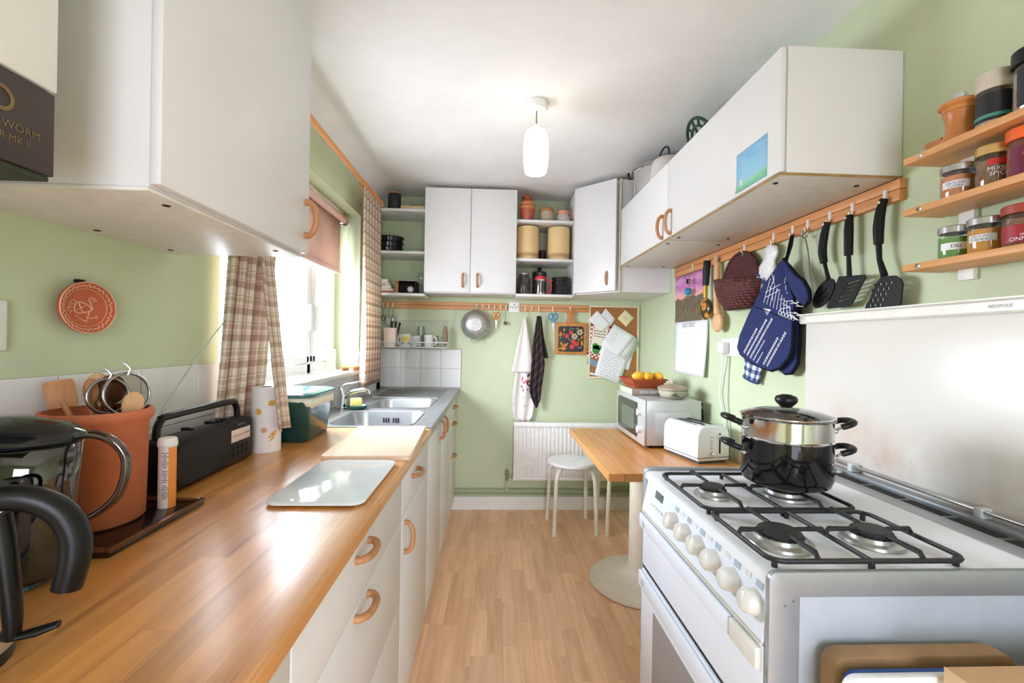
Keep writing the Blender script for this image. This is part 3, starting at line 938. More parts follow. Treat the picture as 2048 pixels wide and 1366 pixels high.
utensil('wooden_spoon', 'reddish wooden spoon behind the sieve', [(-.745, .88, .93), (-.765, .925, 1.13)], .005, spoon_head((-.767, .93, 1.152), .023, .03, .008, (-.05, .1, 1), cam_n, mt('red_brown_wood', (120, 66, 44), 0.55, var=0.15)), mt('red_brown_wood'))
utensil('wooden_spoon', 'dark slim wooden spoon beside the spatula', [(-.742, .872, .93), (-.775, .895, 1.13)], .004, spoon_head((-.778, .897, 1.152), .012, .025, .006, (-.1, .05, 1), cam_n, WOODM), WOODM)
utensil('wooden_spoon', 'pale wooden spoon at the front right of the pot', [(-.735, .865, .93), (-.690, .878, 1.10)], .005, spoon_head((-.686, .880, 1.128), .017, .027, .007, (.1, 0, 1), cam_n, WOODL), WOODL)
SIEVE = glass_mat('sieve_mesh', (0.62, 0.60, 0.54), 0.10)
def sieve(label, c, r, nrm, base):
    t = thing('sieve', label, 'sieve', base, 'sieves in the terracotta pot')
    nn = Vector(nrm).normalized()
    q_ = nn.to_track_quat('Z', 'Y').to_matrix()
    q = B(); q.tube([Vector(c) + q_ @ Vector((r * math.cos(a * 2 * PI / 28), r * math.sin(a * 2 * PI / 28), 0)) for a in range(28)], .0028, 8, closed=True); q.build('rim', STEEL, t, smooth=60)
    q = B(); q.lathe([(r, 0), (r * .96, -r * .35), (r * .75, -r * .72), (r * .4, -r * .93), (0, -r)], c, nn, 28); q.build('mesh_bowl', SIEVE, t, smooth=60)
    bp = Vector(c) - Vector((0, 0, r * .95))
    q = B(); q.tube([Vector(base), bp], .0035, 8); q.build('handle', STEEL, t, smooth=60)
    top = Vector(c) + Vector((0, 0, r))
    q = B(); q.tube([top - Vector((0, 0, .004)), top + Vector((.002, .004, .008)), top + Vector((-.003, .002, .016)), top + Vector((-.009, 0, .020))], .0022, 6); q.build('hook', STEEL, t, smooth=60)
sieve('larger wire sieve standing in the pot, bowl facing the kettle side', (-.716, .905, 1.146), .041, (.93, -.32, .12), (-.735, .88, .94))
sieve('smaller wire sieve behind the larger one in the pot', (-.752, .905, 1.142), .034, (.9, -.4, .1), (-.748, .885, .94))
# vitamin tube
tc = (-.668, .948, 0)
vt = thing('tablet_tube', 'white and orange tablet tube standing in front of the radio', 'tube', (tc[0], tc[1], .909))
n = N('tube_label')
sp = n.new('ShaderNodeSeparateXYZ'); n.link(n.coord('Object'), sp.inputs[0])
an = n.math('ARCTAN2', sp.outputs[1], sp.outputs[0])
n.base(n.ramp(n.math('MULTIPLY_ADD', an, 1 / (2 * PI), .5), [(0, lin((238, 226, 222))), (.36, lin((240, 150, 66))), (.62, lin((240, 150, 66))), (.621, lin((238, 226, 222)))], 'CONSTANT'))
n.set(Roughness=0.4)
B().lathe([(0, .9095), (.0155, .9095), (.0155, 1.035), (0, 1.035)], tc, seg=32).build('body', n.m, vt)
B().lathe([(.0165, 1.034), (.0175, 1.037), (.0175, 1.042), (.016, 1.05), (.014, 1.052), (0, 1.052)], tc, seg=32).build('cap', WPLAST, vt)
an0 = math.atan2(-tc[1], -tc[0]) - .25
b = B()
for k in range(26):
    z = 1.022 - k * .0037
    w = .3 + .55 * random.Random(k).random()
    if k in (9, 17): continue
    for s_ in range(4):
        a0_, a1_ = an0 - w / 2 + w * s_ / 4, an0 - w / 2 + w * (s_ + 1) / 4
        R_ = .01565
        b.mesh([(tc[0] + R_ * math.cos(a0_), tc[1] + R_ * math.sin(a0_), z), (tc[0] + R_ * math.cos(a1_), tc[1] + R_ * math.sin(a1_), z), (tc[0] + R_ * math.cos(a1_), tc[1] + R_ * math.sin(a1_), z + .0014), (tc[0] + R_ * math.cos(a0_), tc[1] + R_ * math.sin(a0_), z + .0014)], [(0, 1, 2, 3)])
b.build('small_print', mt('plum_print', (96, 70, 92), 0.7), vt)['kind'] = 'stuff'
# radio
rd = thing('radio', 'black portable radio with a carrying handle and raised aerial', 'radio', (-.76, 1.19, .9))
rx0, rx1, ry0, ry1, rz0, rz1 = -.776, -.716, 1.015, 1.372, .904, 1.028
B().box(rx0, rx1, ry0, ry1, rz0, rz1, .014, 4).build('body', mt('charcoal_plastic', (13, 13, 14), 0.5, spec=.3), rd, smooth=60)
b = B(); b.prism([(p[0] * 1.0, p[1]) for p in rrect(.165, .100, .045, 8)], (rx1 - .002, ry0 + .105, .964), (0, 1, 0), (0, 0, 1), .0035); b.build('speaker_grille', mt('speaker_mesh', (20, 20, 20), 0.7, bump=0.6, scale=80), rd)
ds = B().box(rx1 - .003, rx1 + .001, ry1 - .115, ry1 - .022, .968, 1.002, .001).build('tuning_display', mt('silver_dial', (226, 206, 194), 0.25, var=0.05), rd)
b = B()
for k in range(12): b.box(rx1 + .001, rx1 + .0014, ry1 - .108 + k * .007, ry1 - .1065 + k * .007, .982, .988)
b.build('dial_marks', INK, ds)
b = B()
for k in range(8): b.cyl((rx1 - .002, ry1 - .10 + (k % 4) * .022, .95 - (k // 4) * .018), (rx1 + .002, ry1 - .10 + (k % 4) * .022, .95 - (k // 4) * .018), .005, seg=10)
b.build('buttons', BLACK, rd)
for y in (1.145, 1.235, 1.255, 1.275):
    B().box(-.772, -.748, y - .007, y + .007, 1.026, 1.034, .002).build('top_key', BLACK, rd)
hh = [(-.755, ry0 + .02, 1.015), (-.755, ry0 + .022, 1.05), (-.755, ry0 + .035, 1.068), (-.755, ry0 + .06, 1.074), (-.755, ry1 - .06, 1.074), (-.755, ry1 - .035, 1.068), (-.755, ry1 - .022, 1.05), (-.755, ry1 - .02, 1.015)]
b = B(); b.tube(hh, .0085, 10); b.build('handle', BLACK, rd, smooth=60)
b = B(); b.tube([(-.785, 1.045, 1.02), (-.786, 1.075, 1.06), (-.79, 1.22, 1.20), (-.795, 1.395, 1.345)], [.003, .0028, .0022, .0014], 8); b.build('aerial', CHROME, rd, smooth=60)
b = B(); b.tube([(-.79, 1.012, .93), (-.795, .998, .915), (-.79, .992, .908), (-.80, 1.0, .905), (-.815, 1.02, .904), (-.82, 1.2, .904)], .0028, 6); b.build('mains_lead', BLACK, rd, smooth=60)
text('ROBERTS', .009, GREYINK, rd, (rx1 + .0004, ry1 - .068, 1.0135), (0, 1, 0), (0, 0, 1))
# paper towel roll
rc = (-.722, 1.458, 0)
kr = thing('paper_towel_roll', 'printed paper towel roll between the radio and the green caddy', 'paper roll', (rc[0], rc[1], .9))
B().lathe([(.018, .9005), (.043, .9005), (.043, 1.104), (.018, 1.104)], rc, seg=40, closed=True).build('paper', mt('soft_white_paper', (240, 236, 234), 0.9, var=0.02, bump=0.3), kr)
B().lathe([(.015, .902), (.0175, .902), (.0175, 1.1035), (.015, 1.1035)], rc, seg=24, closed=True).build('cardboard_core', mt('brown_card', (150, 118, 84), 0.9), kr)
def patch(parent, c, R_, ang, z, w, h, mat, name='printed_motif', tilt=0.0):
    q = B(); pts = []
    for k in range(14):
        t = 2 * PI * k / 14
        dx_, dz_ = w * math.cos(t), h * math.sin(t)
        dx2, dz2 = dx_ * math.cos(tilt) - dz_ * math.sin(tilt), dx_ * math.sin(tilt) + dz_ * math.cos(tilt)
        pts.append((c[0] + R_ * math.cos(ang + dx2 / R_), c[1] + R_ * math.sin(ang + dx2 / R_), z + dz2))
    q.mesh([(c[0] + R_ * 1.0005 * math.cos(ang), c[1] + R_ * 1.0005 * math.sin(ang), z)] + pts, [(0, k + 1, (k + 1) % 14 + 1) for k in range(14)])
    return q.build(name, mat, parent)
cang = math.atan2(-rc[1], -rc[0])
YEL, PEACH, ORN = mt('mustard_print', (224, 178, 74), .8), mt('peach_print', (226, 168, 146), .8), mt('amber_print', (226, 152, 70), .8)
for da, z, w, h, m_, ti in ((.35, 1.056, .012, .009, YEL, .2), (.98, 1.05, .010, .014, PEACH, 0), (.45, .958, .017, .006, ORN, .6), (.40, .944, .012, .003, YEL, .7), (-.15, .972, .009, .009, PEACH, 0), (-.55, 1.03, .010, .010, YEL, .4)):
    patch(kr, rc, .0433, cang + da, z, w, h, m_, tilt=ti)
# green food caddy
gc = thing('food_caddy', 'dark green food waste caddy with a lid and white liner', 'caddy', (-.715, 1.68, .9))
DG = mt('dark_green_plastic', (20, 66, 60), 0.16, var=0.05)
def loft(loops):
    q = B(); rr = []
    for cx_, cy_, w, h, r, z in loops: rr.append([q.b.verts.new((cx_ + p[0], cy_ + p[1], z)) for p in rrect(w, h, r, 5)])
    for a, d_ in zip(rr, rr[1:]):
        for i in range(len(a)):
            j = (i + 1) % len(a); q.face([a[i], a[j], d_[j], d_[i]])
    q.face(rr[0][::-1]); q.face(rr[-1])
    return q
loft([(-.722, 1.675, .155, .215, .025, .9005), (-.722, 1.675, .160, .22, .028, .903), (-.718, 1.675, .180, .25, .03, 1.055)]).build('bucket', DG, gc, smooth=50)
# liner: scalloped band hanging over the rim
q = B()
lo, hi = rrect(.188, .258, .032, 8), rrect(.186, .256, .032, 8)
m_ = len(lo)
va = [q.b.verts.new((-.718 + p[0], 1.675 + p[1], 1.057)) for p in hi]
vb = [q.b.verts.new((-.718 + p[0] * 1.0, 1.675 + p[1] * 1.0, 1.033 - .014 * math.sin(i * 2 * PI / m_ * 2 + 2.2) - .004 * math.sin(i * 1.7))) for i, p in enumerate(lo)]
for i in range(m_):
    j = (i + 1) % m_; q.face([va[i], va[j], vb[j], vb[i]])
q.build('liner', mt('milky_liner', (222, 222, 206), 0.6), gc, smooth=60, solid=.001)
loft([(-.718, 1.675, .196, .268, .036, 1.056), (-.718, 1.675, .200, .272, .036, 1.06), (-.718, 1.675, .198, .27, .036, 1.067), (-.718, 1.675, .172, .245, .03, 1.072), (-.718, 1.675, .165, .238, .03, 1.073)]).build('lid', mt('green_lid', (58, 104, 104), 0.2), gc, smooth=40)
b = B(); b.tube([(-.812, 1.60, 1.04), (-.80, 1.548, 1.03), (-.785, 1.543, 1.04), (-.74, 1.542, 1.018), (-.70, 1.542, 1.03)], .004, 8); b.build('carry_handle', BLACK, gc, smooth=60)
# chopping boards
WB = wood('scrubbed_board', (222, 196, 168), (236, 214, 190), 0.34, 'y', 12)
cb = thing('chopping_board', 'pale wooden chopping board with two hand slots next to the sink', 'chopping board', (-.385, 1.57, .9), rz=math.radians(3), local=True)
q = B()
q2 = bmesh.new()
def le(pts):
    vs = [q2.verts.new((p[0], p[1], 0)) for p in pts]
    return [q2.edges.new((vs[i], vs[(i + 1) % len(vs)])) for i in range(len(vs))]
es = le(rrect(.262, .465, .014)); es += le([(p[0] - .06, p[1] + .215) for p in rrect(.07, .012, .005)]); es += le([(p[0] + .05, p[1] + .215) for p in rrect(.07, .012, .005)])
bmesh.ops.triangle_fill(q2, use_beauty=True, edges=es)
ex = bmesh.ops.extrude_face_region(q2, geom=q2.faces[:])
bmesh.ops.translate(q2, verts=[e for e in ex['geom'] if isinstance(e, bmesh.types.BMVert)], vec=(0, 0, .015))
bmesh.ops.translate(q2, verts=q2.verts[:], vec=(0, 0, .0003))
q.add(q2); q.build('board', WB, cb, smooth=30)
gb_ = thing('glass_chopping_board', 'pale blue-white glass chopping board on the worktop', 'chopping board', (-.380, 1.14, .9))
B().prism(rrect(.212, .352, .03, 6), (-.380, 1.14, .9045), (1, 0, 0), (0, 1, 0), .0055, .001).build('board', mt('white_glass', (232, 243, 246), 0.08, var=0.01), gb_)
for sx_ in (-1, 1):
    for sy_ in (-1, 1): B().cyl((-.38 + sx_ * .085, 1.14 + sy_ * .15, .9), (-.38 + sx_ * .085, 1.14 + sy_ * .15, .9046), .008, seg=12).build('rubber_foot', WPLAST, gb_)
sc_ = thing('kitchen_scale', 'thin grey kitchen scale at the near edge of the worktop', 'scale', (-.315, .38, .9))
B().box(-.364, -.266, .30, .452, .9003, .914, .006).build('plate', mt('blue_grey_steel', (128, 138, 148), 0.3, 0.6), sc_)
B().cyl((-.326, .440, .914), (-.326, .440, .919), .006, seg=14).build('button', BLACK, sc_)
# tap, sponge
tx, ty = -.775, 2.33
tap = thing('mixer_tap', 'chrome mixer tap behind the sink bowls', 'tap', (tx, ty, .902))
B().lathe([(0, .9025), (.03, .9025), (.03, .909), (.023, .912), (.021, .98), (.023, 1.0), (.018, 1.012), (0, 1.015)], (tx, ty, 0)).build('body', CHROME, tap)
b = B(); b.tube([(tx, ty, .95), (tx + .05, ty - .005, .985), (tx + .10, ty - .01, 1.0), (tx + .135, ty - .013, .998), (tx + .145, ty - .014, .98)], [.013, .012, .011, .011, .011], 12); b.build('spout', CHROME, tap, smooth=70)
b = B(); b.tube([(tx, ty, 1.013), (tx + .02, ty, 1.026), (tx + .085, ty + .005, 1.040)], [.012, .011, .007], 10, flat=.6); b.build('lever', CHROME, tap, smooth=70)
sd = thing('sponge_dish', 'dark green leaf-shaped sponge dish beside the tap', 'dish', (-.70, 2.36, .902))
b = B(); b.lathe([(0, .9045), (.045, .9035), (.06, .91), (.066, .922), (.062, .921), (.05, .911), (0, .909)], (-.695, 2.315, 0), sx=.85, sy=.62); b.build('dish', mt('teal_plastic', (24, 96, 88), 0.3), sd, smooth=50)
sg = B().obox((-.698, 2.318, .936), .06, .04, .045, .3, .008)
tag(sg.build('sponge', mt('yellow_sponge', (228, 208, 128), 0.95, var=0.12, scale=60, bump=0.8)), 'yellow sponge resting in the green dish', 'sponge')
# on the sill
b = B(); b.prism([(0, 0), (.075, 0), (.075, .13), (0, .13)], (-.93, 2.54, 1.0725), (.3, .95, 0), (0, 0, 1), .0015); b.prism([(0, 0), (.075, 0), (.075, .13), (0, .13)], (-.93, 2.54, 1.0725), (-.35, .93, 0), (0, 0, 1), .0015)
tag(b.build('greeting_card', PAPER), 'blank white folded card standing on the window sill', 'card')
sr_ = thing('soap_rack', 'small brown wooden slatted soap rack on the window sill', 'soap rack', (-.86, 2.72, 1.072))
for k in range(7): B().box(-.90, -.815, 2.66 + k * .016, 2.668 + k * .016, 1.088, 1.096, .001).build('slat', WOODM, sr_)
for x in (-.89, -.826): B().box(x, x + .01, 2.655, 2.77, 1.0723, 1.088, .001).build('runner', WOODM, sr_)
# plate on the wall, switch
pw = thing('wall_plate', 'terracotta plate with an incised bird on the left green wall', 'plate', (XL + .01, .952, 1.262))
pcx, pcy, pcz = XL + .022, .952, 1.315
PT = mt('orange_terracotta', (190, 92, 52), 0.5, var=0.14, scale=14)
PK = mt('pink_slip', (228, 176, 150), 0.7, var=0.05)
B().lathe([(0, -.012), (.045, -.012), (.062, -.002), (.0635, .004), (.060, .004), (.047, -.002), (0, -.004)], (pcx, pcy, pcz), (1, 0, 0), 48).build('dish', PT, pw, smooth=50)
def pp(u, v, off=-.0028): return (pcx + off, pcy + u * .001, pcz + v * .001)
def line(pts, r=.0008, off=-.0028): 
    b_ = B(); b_.tube([pp(p[0], p[1], off) for p in pts], r, 5, flat=.5); return b_
def ringp(rad, r, off):
    b_ = B(); b_.tube([pp(rad * math.cos(t * 2 * PI / 48), rad * math.sin(t * 2 * PI / 48), off) for t in range(48)], r, 6, closed=True); return b_
ringp(62, .0014, .0042).build('rim_line', PK, pw, smooth=60)
ringp(46.5, .0008, -.0012).build('inner_ring', PK, pw, smooth=60)
b = B()
for k in range(60):
    t = k * 2 * PI / 60
    r_ = 51 + (4.5 if k % 2 else 0) + (1.5 if k % 3 == 0 else 0)
    t2 = (k + 1) * 2 * PI / 60
    r2 = 51 + (4.5 if (k + 1) % 2 else 0) + (1.5 if (k + 1) % 3 == 0 else 0)
    o1 = -.001 + (r_ - 47) * .00042; o2 = -.001 + (r2 - 47) * .00042
    b.tube([pp(r_ * math.cos(t), r_ * math.sin(t), o1), pp(r2 * math.cos(t2), r2 * math.sin(t2), o2)], .0012, 4)
b.build('border_pattern', PK, pw)['kind'] = 'stuff'
bird = B()
for pts in ([(12, 28), (7, 24), (6, 18), (10, 15), (17, 15), (20, 20), (17, 26), (12, 28)], [(8, 16), (12, 6), (16, 0), (12, -5), (4, -10), (-12, -14), (-24, -12), (-25, -2), (-22, 12), (-12, 13), (0, 9), (10, 2), (13, -3)],
            [(-17, 13), (-7, -12)], [(-22, -9), (2, 8)], [(-23, 14), (-28, 17), (-33, 13), (-37, 6)], [(-25, 6), (-31, 8), (-36, 4), (-40, -4)], [(-25, 0), (-31, 1), (-36, -3), (-40, -10)], [(-25, -10), (-31, -8), (-35, -15)],
            [(20, 24), (25, 22)], [(20, 19), (25, 18)], [(-10, -13), (-24, -20), (-6, -31), (4, -34)], [(-6, -31), (3, -30)], [(-6, -31), (0, -36)], [(8, -8), (3, -27), (18, -24), (27, -21)], [(18, -24), (26, -17)], [(18, -24), (27, -25)]):
    bird.tube([pp(*p) for p in pts], .0015, 5, flat=.5)
bird.cyl(pp(13, 21.5, -.004), pp(13, 21.5, -.0022), .0022, seg=10)
lab(bird.build('incised_bird', PK, pw), 'pale pink line drawing of a walking bird')
B().box(XL, XL + .012, .945, .959, 1.376, 1.384, .001).build('hanging_clip', BLACK, pw)
pw.scale = (1, 1, .82); pw.location.z += .010; pw.location.y -= .020
sw_ = thing('light_switch', 'white wall switch plate at the far left edge above the tiles', 'switch', (XL, .755, 1.23))
B().box(XL, XL + .010, .712, .798, 1.231, 1.318, .004).build('plate', WPLAST, sw_)
B().box(XL + .010, XL + .015, .748, .762, 1.263, 1.286, .002).build('rocker', WPLAST, sw_)
# ------------------------------------------------------------------ back wall: hook rails and what hangs on them
def hook(parent, x, y, z, out, name='hook'):
    """small white wire hook; out is the unit vector away from the wall"""
    o = Vector(out); c = Vector((x, y, z)); s_ = Vector((o.y, -o.x, 0))
    q = B()
    q.obox(c + o * .0022 + Vector((0, 0, .009)), .008, .008, .026, 0, .001)
    q.tube([c + o * .003 + Vector((0, 0, -.004)), c + o * .006 + Vector((0, 0, -.016)), c + o * .013 + Vector((0, 0, -.017)), c + o * .016 + Vector((0, 0, -.006))], .0022, 6)
    return q.build(name, WPLAST, parent, smooth=50)
rl = thing('hook_rail', 'orange pine hook rail on the back wall left of the socket', 'rail', (-.36, D, 1.49), 'orange pine hook rails')
B().box(-.835, .103, D - .018, D, 1.524, 1.548, .002).build('upper_batten', RAILW, rl)
B().box(-.835, .103, D - .018, D, 1.494, 1.5225, .002).build('lower_batten', RAILW, rl)
for x in (-.82, -.785, -.749, -.129, -.081, -.036, .005, .050, .091): hook(rl, x, D - .019, 1.512, (0, -1, 0))
rl2 = thing('hook_rail', 'orange pine hook rail on the back wall beside the pin board', 'rail', (.46, D, 1.49), 'orange pine hook rails')
B().box(.205, .722, D - .018, D, 1.520, 1.544, .002).build('upper_batten', RAILW, rl2)
B().box(.205, .722, D - .018, D, 1.490, 1.5185, .002).build('lower_batten', RAILW, rl2)
for x in (.237, .286, .338, .444, .576): hook(rl2, x, D - .019, 1.508, (0, -1, 0))
so = thing('wall_socket', 'white single wall socket between the two hook rails', 'socket', (.153, D, 1.48))
B().box(.113, .193, D - .012, D, 1.482, 1.560, .003).build('plate', WPLAST, so)
b = B()
for dx_, dz_ in ((0, .016), (-.011, -.004), (.011, -.004), (-.028, 0), (.028, 0)): b.box(.153 + dx_ - .003, .153 + dx_ + .003, D - .0126, D - .0118, 1.521 + dz_ - .004, 1.521 + dz_ + .004)
b.build('pin_holes', DARK, so)
# dish rack
WIRE = mt('silver_wire', (222, 224, 222), 0.35, 0.2)
dr = thing('dish_rack', 'wire dish rack hanging from the rail over the white tiles', 'dish rack', (-.55, 3.27, 1.2))
ya, yb = 3.195, 3.335
b = B()
b.tube([(-.80, ya, 1.245), (-.325, ya, 1.245), (-.325, yb, 1.245), (-.80, yb, 1.245)], .0036, 6, closed=True)
b.tube([(-.79, ya + .01, 1.208), (-.34, ya + .01, 1.208), (-.34, yb, 1.208), (-.79, yb, 1.208)], .0024, 6, closed=True)
b.build('rim', WIRE, dr, smooth=60)
b = B()
for k in range(31):
    x = -.785 + k * .0148
    b.tube([(x, ya, 1.245), (x, ya + .01, 1.208), (x, yb - .002, 1.208), (x, yb + .002, 1.245), (x, yb + .004, 1.405)], .0014, 4)
b.build('wires', WIRE, dr, smooth=60)['kind'] = 'stuff'
b = B()
for x in (-.815, -.292): b.tube([(x, D - .025, 1.535), (x, D - .022, 1.44), (x + (.02 if x < -.5 else -.02), yb, 1.30), (x + (.02 if x < -.5 else -.02), yb, 1.24)], .0022, 6)
b.tube([(-.80, yb + .005, 1.405), (-.31, yb + .005, 1.405)], .002, 6)
b.build('hanger', WIRE, dr, smooth=60)
def mug(name, label, c, r, h, mat, cat='mug', handle=None, taper=1.0, th=.003):
    t = thing(name, label, cat, c)
    B().lathe([(0, c[2]), (r * taper * .93, c[2]), (r * taper, c[2] + .004), (r, c[2] + h), (r - th, c[2] + h), (r * taper - th, c[2] + .006), (0, c[2] + .006)], (c[0], c[1], 0), seg=28).build('body', mat, t, smooth=40)
    if handle is not None:
        hx, hy = math.cos(handle), math.sin(handle)
        q = B(); q.tube([(c[0] + hx * (r - .002), c[1] + hy * (r - .002), c[2] + h * .82), (c[0] + hx * (r + .018), c[1] + hy * (r + .018), c[2] + h * .8), (c[0] + hx * (r + .024), c[1] + hy * (r + .024), c[2] + h * .5), (c[0] + hx * (r + .014), c[1] + hy * (r + .014), c[2] + h * .22), (c[0] + hx * (r - .003), c[1] + hy * (r - .003), c[2] + h * .2)], .0045, 8)
        q.build('handle', mat, t, smooth=60)
    return t
RZ = 1.2105
ct = thing('cutlery_caddy', 'beige plastic cutlery caddy with dark handles at the left of the rack', 'caddy', (-.74, 3.26, RZ))
loft([(-.742, 3.255, .085, .075, .012, RZ), (-.742, 3.255, .097, .088, .014, 1.345)]).build('box', mt('blush_plastic', (226, 202, 184), 0.5), ct, smooth=40)
for k, (x, y, dx_, dz_) in enumerate(((-.715, 3.245, .012, .045), (-.70, 3.262, .022, .04), (-.735, 3.27, -.006, .05))):
    q = B(); q.tube([(x, y, 1.30), (x + dx_ * .6, y, 1.345), (x + dx_, y - .004, 1.345 + dz_)], [.005, .007, .008], 8); q.build('utensil_handle', BLACK, ct, smooth=60)
dm = mug('mug', 'white mug with a yellow flower print in the dish rack', (-.632, 3.245, RZ), .041, .092, GLOSSW, handle=PI * .9)
da_ = math.atan2(-3.245, .632)
for k in range(6): patch(dm, (-.632, 3.245), .0413, da_ + .45 * math.cos(k * PI / 3), RZ + .056 + .018 * math.sin(k * PI / 3), .010, .009, mt('daffodil_yellow', (238, 208, 62), .4), 'petal')
patch(dm, (-.632, 3.245), .0417, da_, RZ + .056, .009, .009, mt('daffodil_gold', (226, 172, 34), .4), 'trumpet')
for k in (-1, 1): patch(dm, (-.632, 3.245), .0413, da_ + .5 * k, RZ + .025, .014, .005, mt('leaf_print', (92, 132, 84), .4), 'leaf', .6 * k)
pnm = N('black_swirl_mug')
nz = pnm.noise(pnm.coord(), 64, 2, .5)
pnm.base(pnm.ramp(pnm.math('FRACT', pnm.math('MULTIPLY', nz, 7)), [(0, lin((238, 238, 236))), (.60, lin((238, 238, 236))), (.64, lin((24, 24, 26))), (.9, lin((24, 24, 26))), (.94, lin((238, 238, 236)))]))
pnm.set(Roughness=0.2)
mug('mug', 'white mug with black swirls in the dish rack', (-.56, 3.24, RZ), .038, .082, pnm.m, handle=2.2)
mug('drinking_glass', 'clear glass upended behind the swirl mug', (-.535, 3.31, RZ), .030, .15, JAR, 'glass')
mug('mug', 'plain white cup near the middle of the dish rack', (-.468, 3.25, RZ), .034, .088, WPLAST, handle=.2, taper=.9)
mug('drinking_glass', 'clear tumbler behind the plain white cup', (-.43, 3.305, RZ), .028, .085, JAR, 'glass')
ob = B(); ob.prism([(math.cos(t * PI / 12) * .018, (math.sin(t * PI / 12)) * .078) for t in range(24)], (-.35, 3.235, 1.29), (1, 0, 0), (0, 0, 1), -.05, .002)
tag(ob.build('wooden_dish', mt('dull_brown_wood', (128, 104, 78), 0.6, var=0.2)), 'narrow brown wooden dish standing on edge in the rack', 'dish')
def hang_tool(name, label, x, zt, L, kind):
    t = thing(name, label, 'utensil', (x, D - .035, zt - L))
    q = B(); q.tube([(x, D - .036, zt), (x, D - .036, zt - L * .6)], .003, 6); q.build('handle', STEEL, t, smooth=60)
    if kind == 'brush': B().box(x - .022, x + .022, D - .046, D - .028, zt - L, zt - L * .55, .005).build('bristles', mt('grey_bristle', (190, 186, 180), .9, bump=.5), t)
    else: B().lathe([(0, zt - L), (.014, zt - L + .006), (.018, zt - L + .02), (.008, zt - L * .55), (0, zt - L * .5)], (x, D - .036, 0)).build('head', STEEL, t)
hang_tool('washing_brush', 'pale brush with a grey head hanging at the left end of the rail', -.770, 1.498, .13, 'brush')
hang_tool('whisk', 'small steel whisk hanging beside the curtain', -.812, 1.498, .10, 'whisk')
hang_tool('tea_strainer', 'narrow steel tool hanging behind the washing brush', -.742, 1.498, .11, 'whisk')
# colander
co_ = thing('colander', 'round aluminium colander with two loop handles on the back wall', 'colander', (-.132, 3.30, 1.26))
cc0 = (-.132, 3.255, 1.382)
ALU = mt('aged_aluminium', (186, 186, 182), 0.4, 0.7, var=0.16, scale=30)
B().lathe([(.106, .05), (.108, .048), (.102, .044), (.090, .012), (.072, -.012), (.052, -.018), (.05, -.024), (.040, -.026), (0, -.026)], cc0, (0, 1, 0), 40).build('bowl', ALU, co_, smooth=50, solid=.0015)
b = B()
for rr_, nn_, yy in ((.012, 6, -.0275), (.026, 10, -.0275), (.082, 24, .0), (.093, 30, .018)):
    for k in range(nn_):
        t = 2 * PI * k / nn_
        p = Vector((cc0[0] + rr_ * math.cos(t), cc0[1] + yy - .0006, cc0[2] + rr_ * math.sin(t)))
        b.ball(p, .0026, seg=6)
b.build('holes', DARK, co_)['kind'] = 'stuff'
for s_ in (1, -1):
    q = B(); q.tube([(cc0[0] - .028, 3.296, cc0[2] + s_ * .100), (cc0[0] - .030, 3.29, cc0[2] + s_ * .118), (cc0[0] - .018, 3.288, cc0[2] + s_ * .130), (cc0[0] + .018, 3.288, cc0[2] + s_ * .130), (cc0[0] + .030, 3.29, cc0[2] + s_ * .118), (cc0[0] + .028, 3.296, cc0[2] + s_ * .100)], .0032, 8); q.build('handle', ALU, co_, smooth=60)
def scissors(label, x, z, col, tilt, sc=1.0):
    t = thing('scissors', label, 'scissors', (x, D - .03, z - .13 * sc), 'scissors on the hook rail')
    m_ = mt('plastic_%d_%d' % (col[0], col[2]), col, .4)
    y = D - .034
    for s_ in (-1, 1):
        cx_ = x + s_ * .019 * sc
        q = B(); q.tube([(cx_ + .016 * sc * math.cos(k * 2 * PI / 16), y - s_ * .003, z - .025 * sc + .024 * sc * math.sin(k * 2 * PI / 16)) for k in range(16)], .0045 * sc, 6, closed=True)
        q.tube([(cx_ - s_ * .004, y - s_ * .003, z - .046 * sc), (x + s_ * .003, y - s_ * .003, z - .075 * sc)], [.006 * sc, .005 * sc], 6)
        q.build('finger_loop', m_, t, smooth=60)
        q = B(); q.prism([(-.006 * sc, 0), (.006 * sc, 0), (.002 * sc * -s_, -.085 * sc)], (x + s_ * .002, y - s_ * .002, z - .07 * sc), (1, 0, 0), (0, 0, 1), .0014); q.build('blade', STEEL, t)
    return t
scissors('orange-handled scissors hanging on the hook rail', .018, 1.478, (226, 120, 44), 0, .82)
scissors('blue-handled scissors hanging beside the painted board', .446, 1.478, (58, 142, 200), 0, .95)
be = thing('bell', 'small brass bell hanging on a cord below the socket', 'bell', (.086, D - .03, 1.38))
b = B(); b.tube([(.091, D - .03, 1.495), (.082, D - .03, 1.42)], .001, 5); b.tube([(.091, D - .03, 1.495), (.092, D - .03, 1.42)], .001, 5); b.build('cord', INK, be)
b = B(); b.ball((.087, D - .03, 1.398), .014); b.ball((.087, D - .03, 1.412), .004); b.build('brass_ball', mt('dull_brass', (118, 104, 70), 0.35, 0.9), be)
